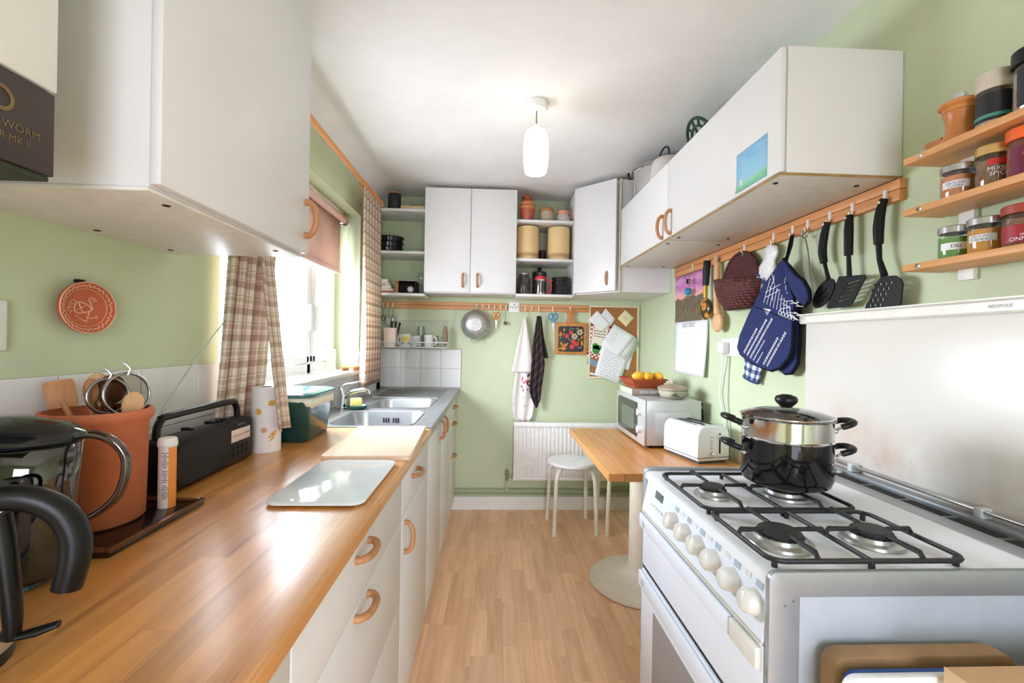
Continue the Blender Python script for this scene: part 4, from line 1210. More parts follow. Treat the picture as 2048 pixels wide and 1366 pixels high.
# towels
TW = mt('white_cotton', (232, 224, 220), 0.95, var=0.03, bump=0.2)
def cloth_outline(t, name, mat, rows, y0, depth, nu=24, folds=3, ph=0.0):
    """hanging cloth: rows of (z, x_left, x_right) from top to bottom, with folds"""
    zs = [r[0] for r in rows]
    def fn(u, v):
        z = zs[0] + (zs[-1] - zs[0]) * v
        for a, c in zip(rows, rows[1:]):
            if c[0] <= z <= a[0] + 1e-9:
                k = (a[0] - z) / (a[0] - c[0]) if a[0] != c[0] else 0
                xl, xr = a[1] + (c[1] - a[1]) * k, a[2] + (c[2] - a[2]) * k
                break
        y = y0 - depth * (.5 + .5 * math.sin(u * folds * 2 * PI + ph + 1.2 * v)) * min(1, .35 + v) - .004
        return Vector((xl + (xr - xl) * u, y, z))
    q = B(); q.sheet(fn, nu, 40)
    return q.build(name, mat, t, smooth=80, solid=.002, recalc=False)
ta = thing('tea_towel', 'white printed tea towel hanging over the radiator end', 'towel', (.225, D - .03, .665))
n = N('printed_linen')
co = n.coord()
vo = n.new('ShaderNodeTexVoronoi'); n.link(co, vo.inputs[0]); vo.inputs['Scale'].default_value = 30
sp = n.new('ShaderNodeSeparateXYZ'); n.link(co, sp.inputs[0])
bandz = n.math('MULTIPLY', n.math('GREATER_THAN', sp.outputs[2], .22), n.math('LESS_THAN', sp.outputs[2], .37))
bandx = n.math('GREATER_THAN', sp.outputs[0], -.01)
cells = n.math('GREATER_THAN', n.noise(co, 42, 2), .55)
f = n.math('MULTIPLY', n.math('MULTIPLY', bandz, bandx), cells)
c1_ = n.mix(f, lin((232, 224, 222)), n.mix(n.math('GREATER_THAN', n.noise(co, 11, 1), .54), lin((60, 34, 36)), lin((196, 60, 64))))
f2 = n.math('MULTIPLY', n.math('LESS_THAN', sp.outputs[2], .20), n.math('GREATER_THAN', n.noise(co, 48, 3), .62))
n.base(n.mix(f2, c1_, lin((206, 176, 178))))
n.set(Roughness=0.95)
cloth_outline(ta, 'back_fall', n.m, [(1.44, .222, .240), (1.3, .196, .268), (1.05, .175, .302), (.99, .165, .315), (.87, .150, .325), (.80, .150, .315), (.70, .155, .300), (.668, .19, .27)], D - .016, .018, folds=2)
cloth_outline(ta, 'front_fall', TW, [(1.445, .226, .238), (1.30, .19, .262), (1.16, .162, .288), (1.035, .137, .300)], D - .040, .012, folds=1.5)
B().box(.2318, .2340, D - .035, D - .030, 1.44, 1.497).build('hanging_loop', TW, ta)
n = N('dark_tartan')
uv = n.new('ShaderNodeUVMap').outputs[0]
mp = n.mapping(uv, (4.5, 10, 1), (0, 0, .35))
sp = n.new('ShaderNodeSeparateXYZ'); n.link(mp, sp.inputs[0])
r1 = n.ramp(n.math('FRACT', sp.outputs[0]), [(0, lin((28, 20, 26))), (.3, lin((50, 62, 58))), (.55, lin((26, 20, 26))), (.8, lin((92, 34, 40))), (.9, lin((24, 18, 24)))], 'CONSTANT')
r2 = n.ramp(n.math('FRACT', sp.outputs[1]), [(0, lin((26, 20, 26))), (.45, lin((52, 66, 60))), (.66, lin((142, 58, 62))), (.80, lin((24, 20, 24)))], 'CONSTANT')
n.base(n.mix(.5, r1, r2)); n.set(Roughness=0.95)
tb_ = thing('tea_towel', 'dark tartan tea towel hanging next to the white one', 'towel', (.34, D - .03, .78))
cloth_outline(tb_, 'back_fall', mt('black_cotton', (22, 20, 22), .95), [(1.452, .332, .356), (1.3, .34, .375), (1.15, .345, .412), (1.142, .35, .410)], D - .048, .006, folds=1)
cloth_outline(tb_, 'front_fall', n.m, [(1.455, .322, .350), (1.30, .300, .360), (1.10, .285, .385), (1.0, .278, .375), (.90, .272, .362), (.84, .290, .358), (.776, .322, .336)], D - .056, .016, folds=2.5)
B().box(.3365, .3390, D - .035, D - .030, 1.452, 1.495).build('hanging_loop', TW, tb_)
# painted board
pb = thing('painted_board', 'wooden handled board with a painted flower panel', 'board', (.583, D - .02, 1.17))
HON = wood('honey_board', (176, 112, 52), (200, 138, 72), .4, 'z', 10)
body = rrect(.238, .238, .012, 3)
b = B(); b.prism([(p[0], p[1]) for p in body], (.583, D - .016, 1.292), (1, 0, 0), (0, 0, 1), .016, .002)
b.prism([(-.055, 0), (.055, 0), (.026, .022), (.021, .05), (.030, .078), (.022, .098), (0, .104), (-.022, .098), (-.030, .078), (-.021, .05), (-.026, .022)], (.580, D - .016, 1.405), (1, 0, 0), (0, 0, 1), .016, .002)
b.build('board', HON, pb)
b = B(); b.prism(rrect(.192, .192, .02, 4), (.583, D - .0322, 1.288), (1, 0, 0), (0, 0, 1), .001); b.build('black_panel', mt('black_lacquer', (30, 22, 18), .25), pb)
def blob(bb, u, v, r, sx_=1, sy_=1, rot=0, y=.0338):
    pts = []
    for k in range(12):
        t = 2 * PI * k / 12
        a, c = r * sx_ * math.cos(t), r * sy_ * math.sin(t)
        pts.append((a * math.cos(rot) - c * math.sin(rot) + u, a * math.sin(rot) + c * math.cos(rot) + v))
    bb.mesh([(.583 + p[0], D - y, 1.288 + p[1]) for p in pts], [tuple(range(12))])
RD, CRM, OCH, GRN = mt('berry_red', (206, 54, 52), .5), mt('petal_cream', (232, 214, 168), .5), mt('leaf_ochre', (198, 134, 54), .5), mt('leaf_grey_green', (120, 134, 110), .5)
b = B()
for u, v, r in ((-.032, .022, .017), (.0, .048, .015), (.018, -.02, .017), (.008, -.058, .018), (.042, -.038, .017)): blob(b, u, v, r)
b.build('berries', RD, pb)
for u, v, r in ((.026, .02, .02), (.066, .052, .02)):
    b = B()
    for k in range(6): blob(b, u + r * .62 * math.cos(k * PI / 3), v + r * .62 * math.sin(k * PI / 3), r * .5, y=.0343)
    b.build('flower', CRM, pb)
b = B()
for u, v, rot in ((-.07, .05, .6), (-.055, .062, 1.2), (-.075, .03, .1), (-.062, .04, 1.8), (-.07, -.04, 1.9), (-.05, -.05, 1.2), (-.035, -.045, .9), (-.075, -.07, .2), (-.05, -.075, .5), (.072, -.01, .9), (.08, .008, 1.3), (.06, -.02, .4), (.083, -.03, 1.7)): blob(b, u, v, .020, 1, .36, rot)
b.build('leaves', OCH, pb)
b = B()
for u, v in ((.0, .082), (-.012, .068), (.014, .074), (.04, .078), (.052, .082), (.082, .075), (-.08, .01), (.06, -.065), (.075, -.06), (.0, -.01), (-.015, .0), (.055, .0)): blob(b, u, v, .006)
b.build('buds', GRN, pb)
# pin board
pk = thing('pin_board', 'cork pin board in a pale frame beside the corner', 'notice board', (.91, D - .01, .99))
n = N('cork'); co = n.coord()
n.base(n.ramp(n.noise(co, 120, 4, .7), [(.3, lin((142, 92, 48))), (.7, lin((176, 122, 72)))])); n.set(Roughness=.9); n.bump(n.noise(co, 200, 3), .4, .001)
kx0, kx1, kz0, kz1 = .722, 1.104, .995, 1.545
B().box(kx0 + .01, kx1 - .01, D - .010, D - .001, kz0 + .01, kz1 - .01).build('cork', n.m, pk)
FR = mt('pale_frame', (224, 212, 186), .5)
for a in ((kx0, kx1, kz1 - .012, kz1), (kx0, kx1, kz0, kz0 + .012), (kx0, kx0 + .012, kz0 + .012, kz1 - .012), (kx1 - .012, kx1, kz0 + .012, kz1 - .012)):
    B().box(a[0], a[1], D - .015, D - .001, a[2], a[3], .001).build('frame_bar', FR, pk)
# pixel frame of the board seen straight on: u right 0..1, v up 0..1
def kpt(u, v): return (kx0 + u * (kx1 - kx0), kz0 + v * (kz1 - kz0))
def sheetq(name, label, cat, quad, lift, mat, curl=0.0, lines=None, grp='papers on the pin board'):
    pts = [kpt(*p) for p in quad]
    t = thing(name, label, cat, (pts[0][0], D - .012, min(p[1] for p in pts)), grp)
    def fn(u, v):
        a = Vector(pts[0]).lerp(Vector(pts[1]), u); c = Vector(pts[3]).lerp(Vector(pts[2]), u)
        p = a.lerp(c, v)
        return Vector((p.x, D - .011 - lift - curl * (1 - v) ** 2, p.y))
    q = B(); q.sheet(fn, 6, 6); q.build('sheet', mat, t, solid=.0006, smooth=60)
    if lines:
        (u0, u1, v0, v1, k, lm) = lines
        q = B(); rr = random.Random(len(label))
        for i in range(k):
            v = v0 + (v1 - v0) * i / max(1, k - 1)
            u = u0
            while u < u1 - .06:
                w = .05 + rr.random() * .16
                e = min(u1, u + w)
                A, C, E_, F_ = fn(u, v), fn(e, v), fn(e, v + .014), fn(u, v + .014)
                for p in (A, C, E_, F_): p.y -= .0009
                q.mesh([A, C, E_, F_], [(0, 1, 2, 3)])
                u = e + .03
        q.build('written_lines', lm, t)
    return t, fn
def uvp(px, py):
    """board-relative position of a mark measured on the board"""
    return ((px - 245) / 790, 1 - (py - 80) / 1130)
Q = lambda *a: [uvp(*p) for p in a]
sheetq('leaflet', 'blue-grey leaflet at the left edge of the pin board', 'leaflet', Q((215, 985), (385, 1045), (425, 960), (240, 890)), .0005, mt('slate_blue_print', (126, 152, 168), .6))
n = N('red_check_leaflet'); mp = n.mapping(n.coord('UV'), (9, 16, 1))
ck = n.new('ShaderNodeTexChecker'); n.link(mp, ck.inputs[0]); ck.inputs['Scale'].default_value = 1
ck.inputs[1].default_value = lin((178, 44, 54)) + (1,); ck.inputs[2].default_value = lin((238, 226, 214)) + (1,)
sp = n.new('ShaderNodeSeparateXYZ'); n.link(n.coord('UV'), sp.inputs[0])
mid = n.math('MULTIPLY', n.math('LESS_THAN', n.math('ABSOLUTE', n.math('SUBTRACT', sp.outputs[0], .5)), .36), n.math('GREATER_THAN', sp.outputs[1], .17))
n.base(n.mix(mid, ck.outputs[0], lin((234, 226, 206)))); n.set(Roughness=.5)
lf, lfn = sheetq('leaflet', 'leaflet with green peppers and a red checked border', 'leaflet', Q((215, 870), (520, 945), (600, 400), (285, 370)), .0015, n.m)
b = B()
for u, v, a, c in ((.42, .26, .20, .13), (.36, .36, .16, .09), (.55, .34, .13, .07)):
    pts = [lfn(u + a * math.cos(k * PI / 8), v + c * math.sin(k * PI / 8)) - Vector((0, .0012, 0)) for k in range(16)]
    b.mesh(pts, [tuple(range(16))])
b.build('green_peppers', mt('pepper_green', (40, 132, 52), .4), lf)
b = B()
for k in range(3):
    for j in range(5):
        A = lfn(.2 + j * .12, .80 - k * .08) - Vector((0, .0012, 0)); C = lfn(.28 + j * .12, .83 - k * .08) - Vector((0, .0012, 0))
        b.mesh([A, (C.x, A.y, A.z), C, (A.x, A.y, C.z)], [(0, 1, 2, 3)])
b.build('headline', INK, lf)
ca, cfn = sheetq('card', 'white appointment card with dark heading on the pin board', 'card', Q((590, 400), (655, 280), (505, 120), (425, 235)), .003, PAPER, lines=(.08, .9, .15, .85, 5, GREYINK))
sheetq('paper_note', 'blank white note pinned over the leaflet', 'note', Q((230, 310), (460, 490), (590, 370), (370, 155)), .0045, PAPER)
sheetq('paper_note', 'cream square note at the top right of the pin board', 'note', Q((695, 275), (835, 405), (960, 260), (815, 135)), .002, mt('cream_note', (232, 218, 176), .7), lines=(.25, .7, .4, .65, 3, mt('tan_print', (170, 140, 96), .7)))
sheetq('paper_note', 'white sheet behind the handwritten list', 'note', Q((700, 1010), (885, 1085), (985, 700), (820, 640)), .002, PAPER)
sheetq('handwritten_list', 'long handwritten list hanging below the pin board', 'list', Q((340, 1140), (735, 1290), (905, 830), (480, 640)), .006, PAPER, .012, lines=(.08, .85, .08, .92, 12, GREYINK))
lt, ltn = sheetq('folded_letter', 'folded white letter on top of the handwritten list', 'letter', Q((440, 680), (720, 880), (970, 550), (640, 365)), .012, PAPER, .004, lines=(.05, .42, .25, .85, 7, GREYINK))
fl = Q((720, 880), (870, 940), (1055, 680), (970, 550))
P4 = [kpt(*p) for p in fl]
b = B(); b.mesh([(P4[0][0], D - .026, P4[0][1]), (P4[1][0], D - .014, P4[1][1]), (P4[2][0], D - .014, P4[2][1]), (P4[3][0], D - .024, P4[3][1])], [(0, 1, 2, 3)])
b.build('folded_flap', mt('grey_white_paper', (206, 210, 200), .7), lt, solid=.0006)
sheetq('paper_strip', 'small white paper strip at the bottom left of the pin board', 'note', Q((270, 1150), (470, 1195), (470, 1165), (275, 1120)), .001, PAPER)

# ------------------------------------------------------------------ what stands on the back shelves
def jar(name, label, cat, c, prof, mat, extra=None, grp=None, sx=1.0, sy=1.0):
    t = thing(name, label, cat, c, grp)
    B().lathe([(r, c[2] + h) for r, h in prof], (c[0], c[1], 0), seg=32, sx=sx, sy=sy).build('body', mat, t, smooth=50)
    if extra: extra(t)
    return t
zt, zm, zb = SLT
def lid(r, z, mat, c, h=.012, name='lid'):
    return lambda t: B().lathe([(0, z + h), (r * .85, z + h), (r, z + h * .7), (r, z), (0, z)], (c[0], c[1], 0)).build(name, mat, t)
jar('storage_jar', 'matt black jar with a wooden lid on the top left shelf', 'jar', (-.705, 3.14, zt), [(0, 0.0003), (.042, .0003), (.044, .005), (.044, .108), (.042, .112), (0, .112)], mt('matt_black_ceramic', (32, 32, 34), .6), lid(.043, zt + .112, WOODM, (-.705, 3.14), .014))
bk = thing('wooden_box', 'flat pale wooden box on the top left shelf', 'box', (-.565, 3.15, zt))
B().box(-.655, -.49, 3.10, 3.2, zt + .0003, zt + .026, .003).build('box', mt('tan_box', (206, 178, 138), .6), bk)
B().obox((-.56, 3.14, zt + .033), .06, .03, .006, .3, .001).build('loose_lid', mt('dark_tan', (120, 94, 60), .6), bk)
BLK = mt('black_glaze', (20, 21, 23), .18)
for k in range(3):
    c = (-.745 + .004 * k, 3.195, zm + .0004 + k * .037)
    jar('baking_tin', ('lowest', 'middle', 'topmost')[k] + ' of three stacked black round tins on the middle left shelf', 'tin', c, [(0, 0), (.078, 0), (.088, .031), (.095, .033), (.095, .0362), (.086, .0362), (.076, .004), (0, .004)], BLK, grp='stacked black tins')
for k, (x0, x1, h0, h1, col) in enumerate(((-.83, -.69, 0, .016, (168, 96, 76)), (-.83, -.695, .0165, .030, (214, 196, 176)), (-.83, -.71, .0305, .052, (200, 188, 170)), (-.825, -.72, .0525, .068, (186, 178, 160)), (-.828, -.735, .0685, .096, (206, 200, 186)))):
    t = thing('book', ('red-brown book at the bottom of', 'cream book second from the bottom of', 'beige book in the middle of', 'grey book second from the top of', 'pale thick book on top of')[k] + ' the shelf pile', 'book', ((x0 + x1) / 2, 3.19, zb + h0), 'books on the lower left shelf')
    B().box(x0 + .003, x1 - .002, 3.112, 3.248, zb + .0005 + h0 + .002, zb + h1 - .002).build('pages', mt('page_edges', (226, 218, 200), .9), t)
    b = B()
    if k in (0, 3): b.box(x0, x1 - .01 * k, 3.106, 3.110, zb + .0003 + h0, zb + h1)
    b.box(x0, x1, 3.11, 3.25, zb + .0003 + h0, zb + .0003 + h0 + .002); b.box(x0, x1, 3.11, 3.25, zb + h1 - .002, zb + h1); b.box(x0, x0 + .003, 3.11, 3.25, zb + h0 + .002, zb + h1 - .002)
    b.build('cover', mt('cover_%d' % k, col, .6), t)
bx = thing('open_box', 'open brown box with a bulb inside on the lower left shelf', 'box', (-.60, 3.2, zb))
BRC = mt('kraft_card', (176, 128, 82), .8)
b = B()
b.box(-.683, -.680, 3.10, 3.24, zb + .0003, zb + .086); b.box(-.545, -.542, 3.10, 3.24, zb + .0003, zb + .086); b.box(-.680, -.545, 3.10, 3.24, zb + .0003, zb + .004); b.box(-.680, -.545, 3.10, 3.24, zb + .083, zb + .086); b.box(-.680, -.545, 3.236, 3.24, zb + .004, zb + .083)
b.build('carton', mt('dark_lined_card', (52, 40, 30), .8), bx)
B().obox((-.672, 3.094, zb + .043), .03, .002, .084, -.3).build('flap', BRC, bx)
B().box(-.682, -.543, 3.095, 3.24, zb + .0862, zb + .089).build('top_flap', mt('pale_card', (222, 214, 200), .8), bx)
tag(B().lathe([(0, -.022), (.015, -.02), (.024, -.006), (.024, .01), (.014, .026), (.011, .04), (0, .042)], (-.583, 3.13, zb + .029), (0, 1, 0)).build('light_bulb', mt('frosted_bulb', (206, 214, 220), .3)), 'frosted light bulb lying inside the open box', 'bulb')
vs = thing('glass_vase', 'small clear glass ball vase on the lower left shelf', 'vase', (-.512, 3.17, zb))
B().lathe([(0, .0004), (.026, .0004), (.024, .012), (.012, .04), (.014, .07), (.032, .10), (.036, .125), (.026, .152), (.018, .158)], (-.512, 3.17, zb), seg=24).build('vase', JAR, vs, smooth=60)
B().lathe([(0, .001), (.020, .001), (.020, .08), (0, .08)], (-.508, 3.23, zb), seg=20).build('grey_stand', mt('grey_stone', (150, 148, 144), .6), vs)
zt, zm, zb = SRT
n = N('striped_terracotta_glaze')
sp = n.new('ShaderNodeSeparateXYZ'); n.link(n.coord('Generated'), sp.inputs[0])
n.base(n.ramp(n.math('ADD', sp.outputs[2], n.math('MULTIPLY', n.noise(n.coord(), 40, 2), .05)), [(0, lin((166, 78, 58))), (.42, lin((172, 84, 60))), (.5, lin((206, 140, 84))), (.56, lin((168, 76, 54))), (.64, lin((210, 150, 92))), (.7, lin((172, 84, 58))), (1, lin((150, 66, 48)))]))
n.set(Roughness=.3)
jar('ginger_jar', 'red terracotta ginger jar with lid on the top right shelf', 'jar', (.222, 3.11, zt), [(0, .0004), (.036, .0004), (.042, .02), (.057, .08), (.055, .118), (.038, .145), (.028, .15), (.028, .158), (.034, .16), (.032, .176), (.012, .186), (.012, .192), (0, .195)], n.m)
jar('stoneware_jar', 'grey stoneware jar with a brown rim on the top right shelf', 'jar', (.362, 3.13, zt), [(0, .0004), (.044, .0004), (.047, .008), (.047, .072), (.045, .078)], mt('grey_stoneware', (170, 154, 130), .5), lambda t: B().lathe([(.046, zt + .076), (.052, zt + .08), (.052, zt + .092), (.046, zt + .098), (.04, zt + .092), (.04, zt + .05), (0, zt + .05)], (.362, 3.13, 0)).build('rim', mt('brown_glaze_rim', (168, 112, 60), .35), t))
mgr = N('speckled_lower'); vo = mgr.new('ShaderNodeTexVoronoi'); mgr.link(mgr.coord(), vo.inputs[0]); vo.inputs['Scale'].default_value = 150
mgr.base(mgr.ramp(vo.outputs[0], [(.25, lin((70, 64, 60))), (.45, lin((206, 198, 188)))])); mgr.set(Roughness=.4)
jar('milk_jug', 'pink and speckled small jug at the right of the top shelf', 'jug', (.478, 3.13, zt), [(0, .0004), (.046, .0004), (.05, .008), (.046, .04), (.038, .056)], mgr.m, lambda t: (B().lathe([(.038, zt + .056), (.037, zt + .07), (.040, zt + .082), (.037, zt + .082), (.033, zt + .06), (0, zt + .058)], (.478, 3.13, 0)).build('pink_neck', mt('pink_glaze', (214, 140, 122), .4), t),
    B().tube([(.512, 3.125, zt + .074), (.532, 3.122, zt + .07), (.535, 3.12, zt + .045), (.522, 3.122, zt + .03)], .004, 8).build('handle', mt('pink_glaze'), t, smooth=60)))
TIN = mt('cream_tin', (222, 192, 140), .3, var=.02)
def biscuit_tin(label, x, y):
    def ex(t):
        q = B()
        for k in range(26):
            a = 2 * PI * k / 26
            for s_ in (0, 1):
                a2 = a + 2 * PI / 26
                z0, z1 = (zm + .022, zm + .040) if s_ else (zm + .040, zm + .022)
                q.tube([(x + .0784 * math.cos(a), y + .0784 * math.sin(a), z0), (x + .0784 * math.cos(a2), y + .0784 * math.sin(a2), z1)], .0017, 4)
        for zz in (.018, .044): q.tube([(x + .0784 * math.cos(k * PI / 20), y + .0784 * math.sin(k * PI / 20), zm + zz) for k in range(40)], .0009, 4, closed=True)
        q.build('lattice_band', mt('brown_lattice', (130, 92, 54), .6), t)['kind'] = 'stuff'
    jar('biscuit_tin', label, 'tin', (x, y, zm), [(0, .0004), (.078, .0004), (.078, .222), (.076, .230), (.07, .232), (0, .232)], TIN, ex, 'cream tins on the right shelf')
biscuit_tin('cream tin with a lattice band beside the double cupboard', .232, 3.145)
biscuit_tin('cream tin with a lattice band beside the corner cupboard', .452, 3.145)
jar('glass_jar', 'dark jar standing behind the two cream tins', 'jar', (.35, 3.28, zm), [(0, .0004), (.03, .0004), (.032, .006), (.032, .08), (.026, .09), (.026, .10), (0, .10)], mt('dark_brown_jar', (70, 52, 38), .3))
n = N('dark_jar_contents'); n.base(n.ramp(n.noise(n.coord(), 34, 4), [(.35, lin((26, 24, 24))), (.7, lin((92, 84, 76)))])); n.set(Roughness=.15)
jar('storage_jar', 'dark glass storage jar with a metal lid on the bottom right shelf', 'jar', (.206, 3.12, zb), [(0, .0004), (.042, .0004), (.046, .01), (.046, .11), (.036, .13), (.034, .138), (0, .138)], n.m, lid(.036, zb + .138, STEEL, (.206, 3.12), .014))
REDP = mt('red_plastic', (206, 40, 58), .3)
fp = thing('cafetiere', 'red and steel coffee press on the bottom right shelf', 'coffee press', (.325, 3.12, zb))
B().lathe([(0, .0004), (.040, .0004), (.041, .004), (.041, .104), (0, .104)], (.325, 3.12, zb)).build('beaker', mt('dark_steel_glass', (104, 98, 96), .15, .8), fp)
for z in (.004, .096): B().lathe([(.041, z), (.0425, z), (.0425, z + .010), (.041, z + .010)], (.325, 3.12, zb), closed=True).build('band', CHROME, fp)
B().lathe([(.043, .106), (.044, .112), (.036, .128), (.02, .136), (0, .138)], (.325, 3.12, zb)).build('lid', REDP, fp)
b = B(); b.tube([(.366, 3.11, zb + .10), (.392, 3.10, zb + .10), (.397, 3.10, zb + .09), (.397, 3.10, zb + .03), (.39, 3.10, zb + .018), (.366, 3.11, zb + .016)], .0048, 8); b.build('handle', REDP, fp, smooth=60)
bl_ = thing('blender_jug', 'black lidded jug behind the red coffee press', 'jug', (.33, 3.24, zb))
B().lathe([(0, .0004), (.05, .0004), (.052, .15), (.054, .17), (.045, .18), (0, .182)], (.33, 3.24, zb)).build('body', mt('smoky_grey', (46, 44, 44), .2), bl_)
B().lathe([(0, .215), (.010, .213), (.014, .2), (.008, .182), (0, .18)], (.33, 3.24, zb)).build('knob', BLACK, bl_)
for k in range(4):
    c = (.47, 3.13, zb + .0004 + k * .031)
    jar('square_dish', ('bottom', 'second from bottom', 'second from top', 'top')[k] + ' black dish of the stack on the bottom right shelf', 'dish', c, [(0, 0), (.078, 0), (.090, .03), (.087, .03), (.075, .004), (0, .004)], BLK, grp='stacked black dishes', sx=.72, sy=.8)

# ------------------------------------------------------------------ radiator, pipes, stools, table
ra = thing('radiator', 'white panel radiator under the pin board', 'radiator', (.57, 3.29, .22))
RX0, RX1 = .160, .985
ry = 3.262
b = B(); n_ = 27
for i in range(n_):
    pass
pts = []
for i in range(n_):
    x = RX0 + .012 + (RX1 - RX0 - .024) * i / n_
    w = (RX1 - RX0 - .024) / n_
    pts += [(x, ry + .006), (x + w * .2, ry + .006), (x + w * .35, ry), (x + w * .8, ry), (x + w * .95, ry + .006)]
vs0 = [b.b.verts.new((p[0], p[1], .268)) for p in pts]; vs1 = [b.b.verts.new((p[0], p[1], .632)) for p in pts]
for i in range(len(pts) - 1): b.face([vs0[i], vs0[i + 1], vs1[i + 1], vs1[i]])
b.box(RX0 + .004, RX1 - .004, ry + .0065, ry + .02, .25, .645)
b.build('fluted_panel', mt('radiator_white', (240, 238, 235), .35), ra, smooth=25)
B().box(RX0, RX1, ry - .004, ry + .05, .634, .668, .007).build('top_cap', mt('radiator_white'), ra)
B().box(RX0, RX1, ry - .002, ry + .03, .240, .268, .008).build('bottom_rail', mt('radiator_white'), ra)
b = B(); b.cyl((.118, 3.285, .235), (.118, 3.285, .275), .011); b.cyl((.118, 3.285, .262), (.158, 3.285, .262), .008); b.cyl((.118, 3.285, .275), (.118, 3.285, .31), .013, .012); b.build('valve', mt('dull_brass_valve', (150, 142, 112), .4, .5), ra)
b = B(); b.tube([(.118, 3.285, .24), (.118, 3.285, .16), (.118, 3.30, .142), (.118, 3.333, .140)], .006, 8); b.build('feed_pipe', GREEN, ra, smooth=60)
PIPE = mt('green_painted_pipe', (158, 170, 128), .4)
b = B(); b.tube([(-.30, D - .013, .150), (.62, D - .013, .150), (.90, D - .013, .150), (.95, D - .013, .165), (XR - .03, D - .013, .168)], .008, 8)
tag(b.build('heating_pipe', PIPE, smooth=60), 'upper green painted pipe above the skirting', 'pipe', 'heating pipes')
b = B(); b.tube([(-.30, D - .013, .117), (.78, D - .013, .117), (.86, D - .013, .132), (XR - .03, D - .013, .134)], .008, 8)
tag(b.build('heating_pipe', PIPE, smooth=60), 'lower green painted pipe just over the skirting', 'pipe', 'heating pipes')
def stool(label, x, y, rz):
    t = thing('stool', label, 'stool', (x, y, 0), 'white round stools', rz, True)
    q = B(); q.lathe([(0, .46), (.15, .46), (.162, .457), (.165, .45), (.165, .44), (.158, .434), (0, .434)], (0, 0, 0), seg=40); q.build('seat', mt('white_stool_seat', (238, 238, 240), .35), t, smooth=40)
    for k in range(4):
        a = PI / 4 + k * PI / 2
        ca_, sa_ = math.cos(a), math.sin(a)
        q = B(); q.tube([(ca_ * .05, sa_ * .05, .424), (ca_ * .11, sa_ * .11, .422), (ca_ * .150, sa_ * .150, .408), (ca_ * .175, sa_ * .175, .37), (ca_ * .185, sa_ * .185, .30), (ca_ * .200, sa_ * .200, .004)], .0132, 10)
        q.build('leg', mt('cream_tube_leg', (236, 231, 220), .35), t, smooth=60)
        q = B(); q.cyl((ca_ * .200, sa_ * .200, 0), (ca_ * .200, sa_ * .200, .012), .0142); q.build('rubber_foot', WPLAST, t)
    return t
s1 = stool('white round stool in front of the radiator', .552, 3.03, .04)
s2 = dup(s1, (.905, 3.03, 0), .02, 'white round stool mostly hidden under the table')
ta_ = thing('table', 'small wooden table with a cream pedestal foot', 'table', (.8, 2.28, 0))
ty0, ty1, tz = 1.795, 2.745, .73
nst = 9
for i in range(nst):
    x0 = .478 + i * (XR - .004 - .478) / nst; x1 = .478 + (i + 1) * (XR - .004 - .478) / nst
    B().box(x0 + .0002, x1 - .0002, ty0, ty1, tz - .034, tz, .003 if i == 0 else .0006, 1).build('stave', TABW, ta_)
tcx, tcy = .80, 2.33
B().lathe([(0, 0), (.262, 0), (.268, .006), (.266, .014), (.20, .032), (.12, .05), (.075, .065), (.066, .085), (.062, .12), (.062, tz - .05), (.07, tz - .036), (0, tz - .036)], (tcx, tcy, 0), seg=56).build('pedestal', mt('cream_pedestal', (230, 222, 206), .38), ta_, smooth=50)
B().box(tcx - .18, tcx + .18, tcy - .18, tcy + .18, tz - .042, tz - .0345, .002).build('top_plate', mt('cream_pedestal'), ta_)
# microwave
SILV = mt('silver_painted', (196, 198, 198), .3, .35, var=.02)
mw = thing('microwave', 'silver microwave oven on the table', 'microwave', (.95, 2.46, tz))
mx0, mx1, my0, my1, mz0, mz1 = .768, 1.066, 2.222, 2.715, .744, .975
B().box(mx0 + .012, mx1, my0, my1, mz0, mz1, .006).build('body', SILV, mw)
B().box(mx0, mx0 + .012, my0 - .002, my1 + .002, mz0 - .002, mz1 + .002, .005).build('fascia', mt('silver_fascia', (206, 208, 208), .28, .4), mw)
b = B(); b.prism([(0, 0), (.34, 0), (.36, .02), (.36, .16), (.34, .182), (0, .182)], (mx0 - .0015, my0 + .10, mz0 + .025), (0, 1, 0), (0, 0, 1), .0015)
dg_ = b.build('door_glass', mt('black_door_glass', (38, 42, 38), .06), mw)
B().box(mx0 - .0022, mx0 - .0015, my0 + .15, my0 + .38, mz0 + .055, mz0 + .165).build('mesh_window', mt('grey_green_mesh', (92, 100, 88), .25), dg_)
for z in (mz0 + .165, mz0 + .075):
    b = B(); b.lathe([(.0, .020), (.017, .019), (.020, .012), (.021, 0), (0, 0)], (mx0, my0 + .052, z), (-1, 0, 0)); b.box(mx0 - .022, mx0 - .018, my0 + .049, my0 + .055, z - .017, z + .017)
    b.build('dial', mt('silver_dial_knob', (222, 224, 224), .25, .3), mw)
b = B(); b.prism(rrect(.19, .13, .02), (mx0 + .15, my0 - .003, mz0 + .11), (1, 0, 0), (0, 0, 1), -.003, .0012); b.build('side_panel_pressing', SILV, mw)
for x in (mx0 + .04, mx1 - .03):
    for y in (my0 + .03, my1 - .03): B().cyl((x, y, tz), (x, y, mz0 + .001), .012).build('foot', BLACK, mw)
b = B(); b.tube([(mx1, my0 + .05, mz1 - .03), (mx1 + .025, my0 + .045, mz1 - .05), (mx1 + .03, my0 + .045, mz0 + .06), (mx1 + .02, my0 + .06, mz0 + .01)], .004, 6); b.build('mains_lead', BLACK, mw, smooth=60)
B().box(mx1, mx1 + .02, my0 + .03, my0 + .07, mz1 - .03, mz1 - .01, .003).build('rear_clip', BLACK, mw)
mzt = mz1 + .0022
tm = thing('table_mats_box', 'flat box of table mats on top of the microwave', 'box', (.87, 2.52, mzt))
B().box(.772, .955, 2.43, 2.66, mzt, mzt + .034, .001).build('box', mt('taupe_box', (150, 136, 122), .6, var=.1), tm)
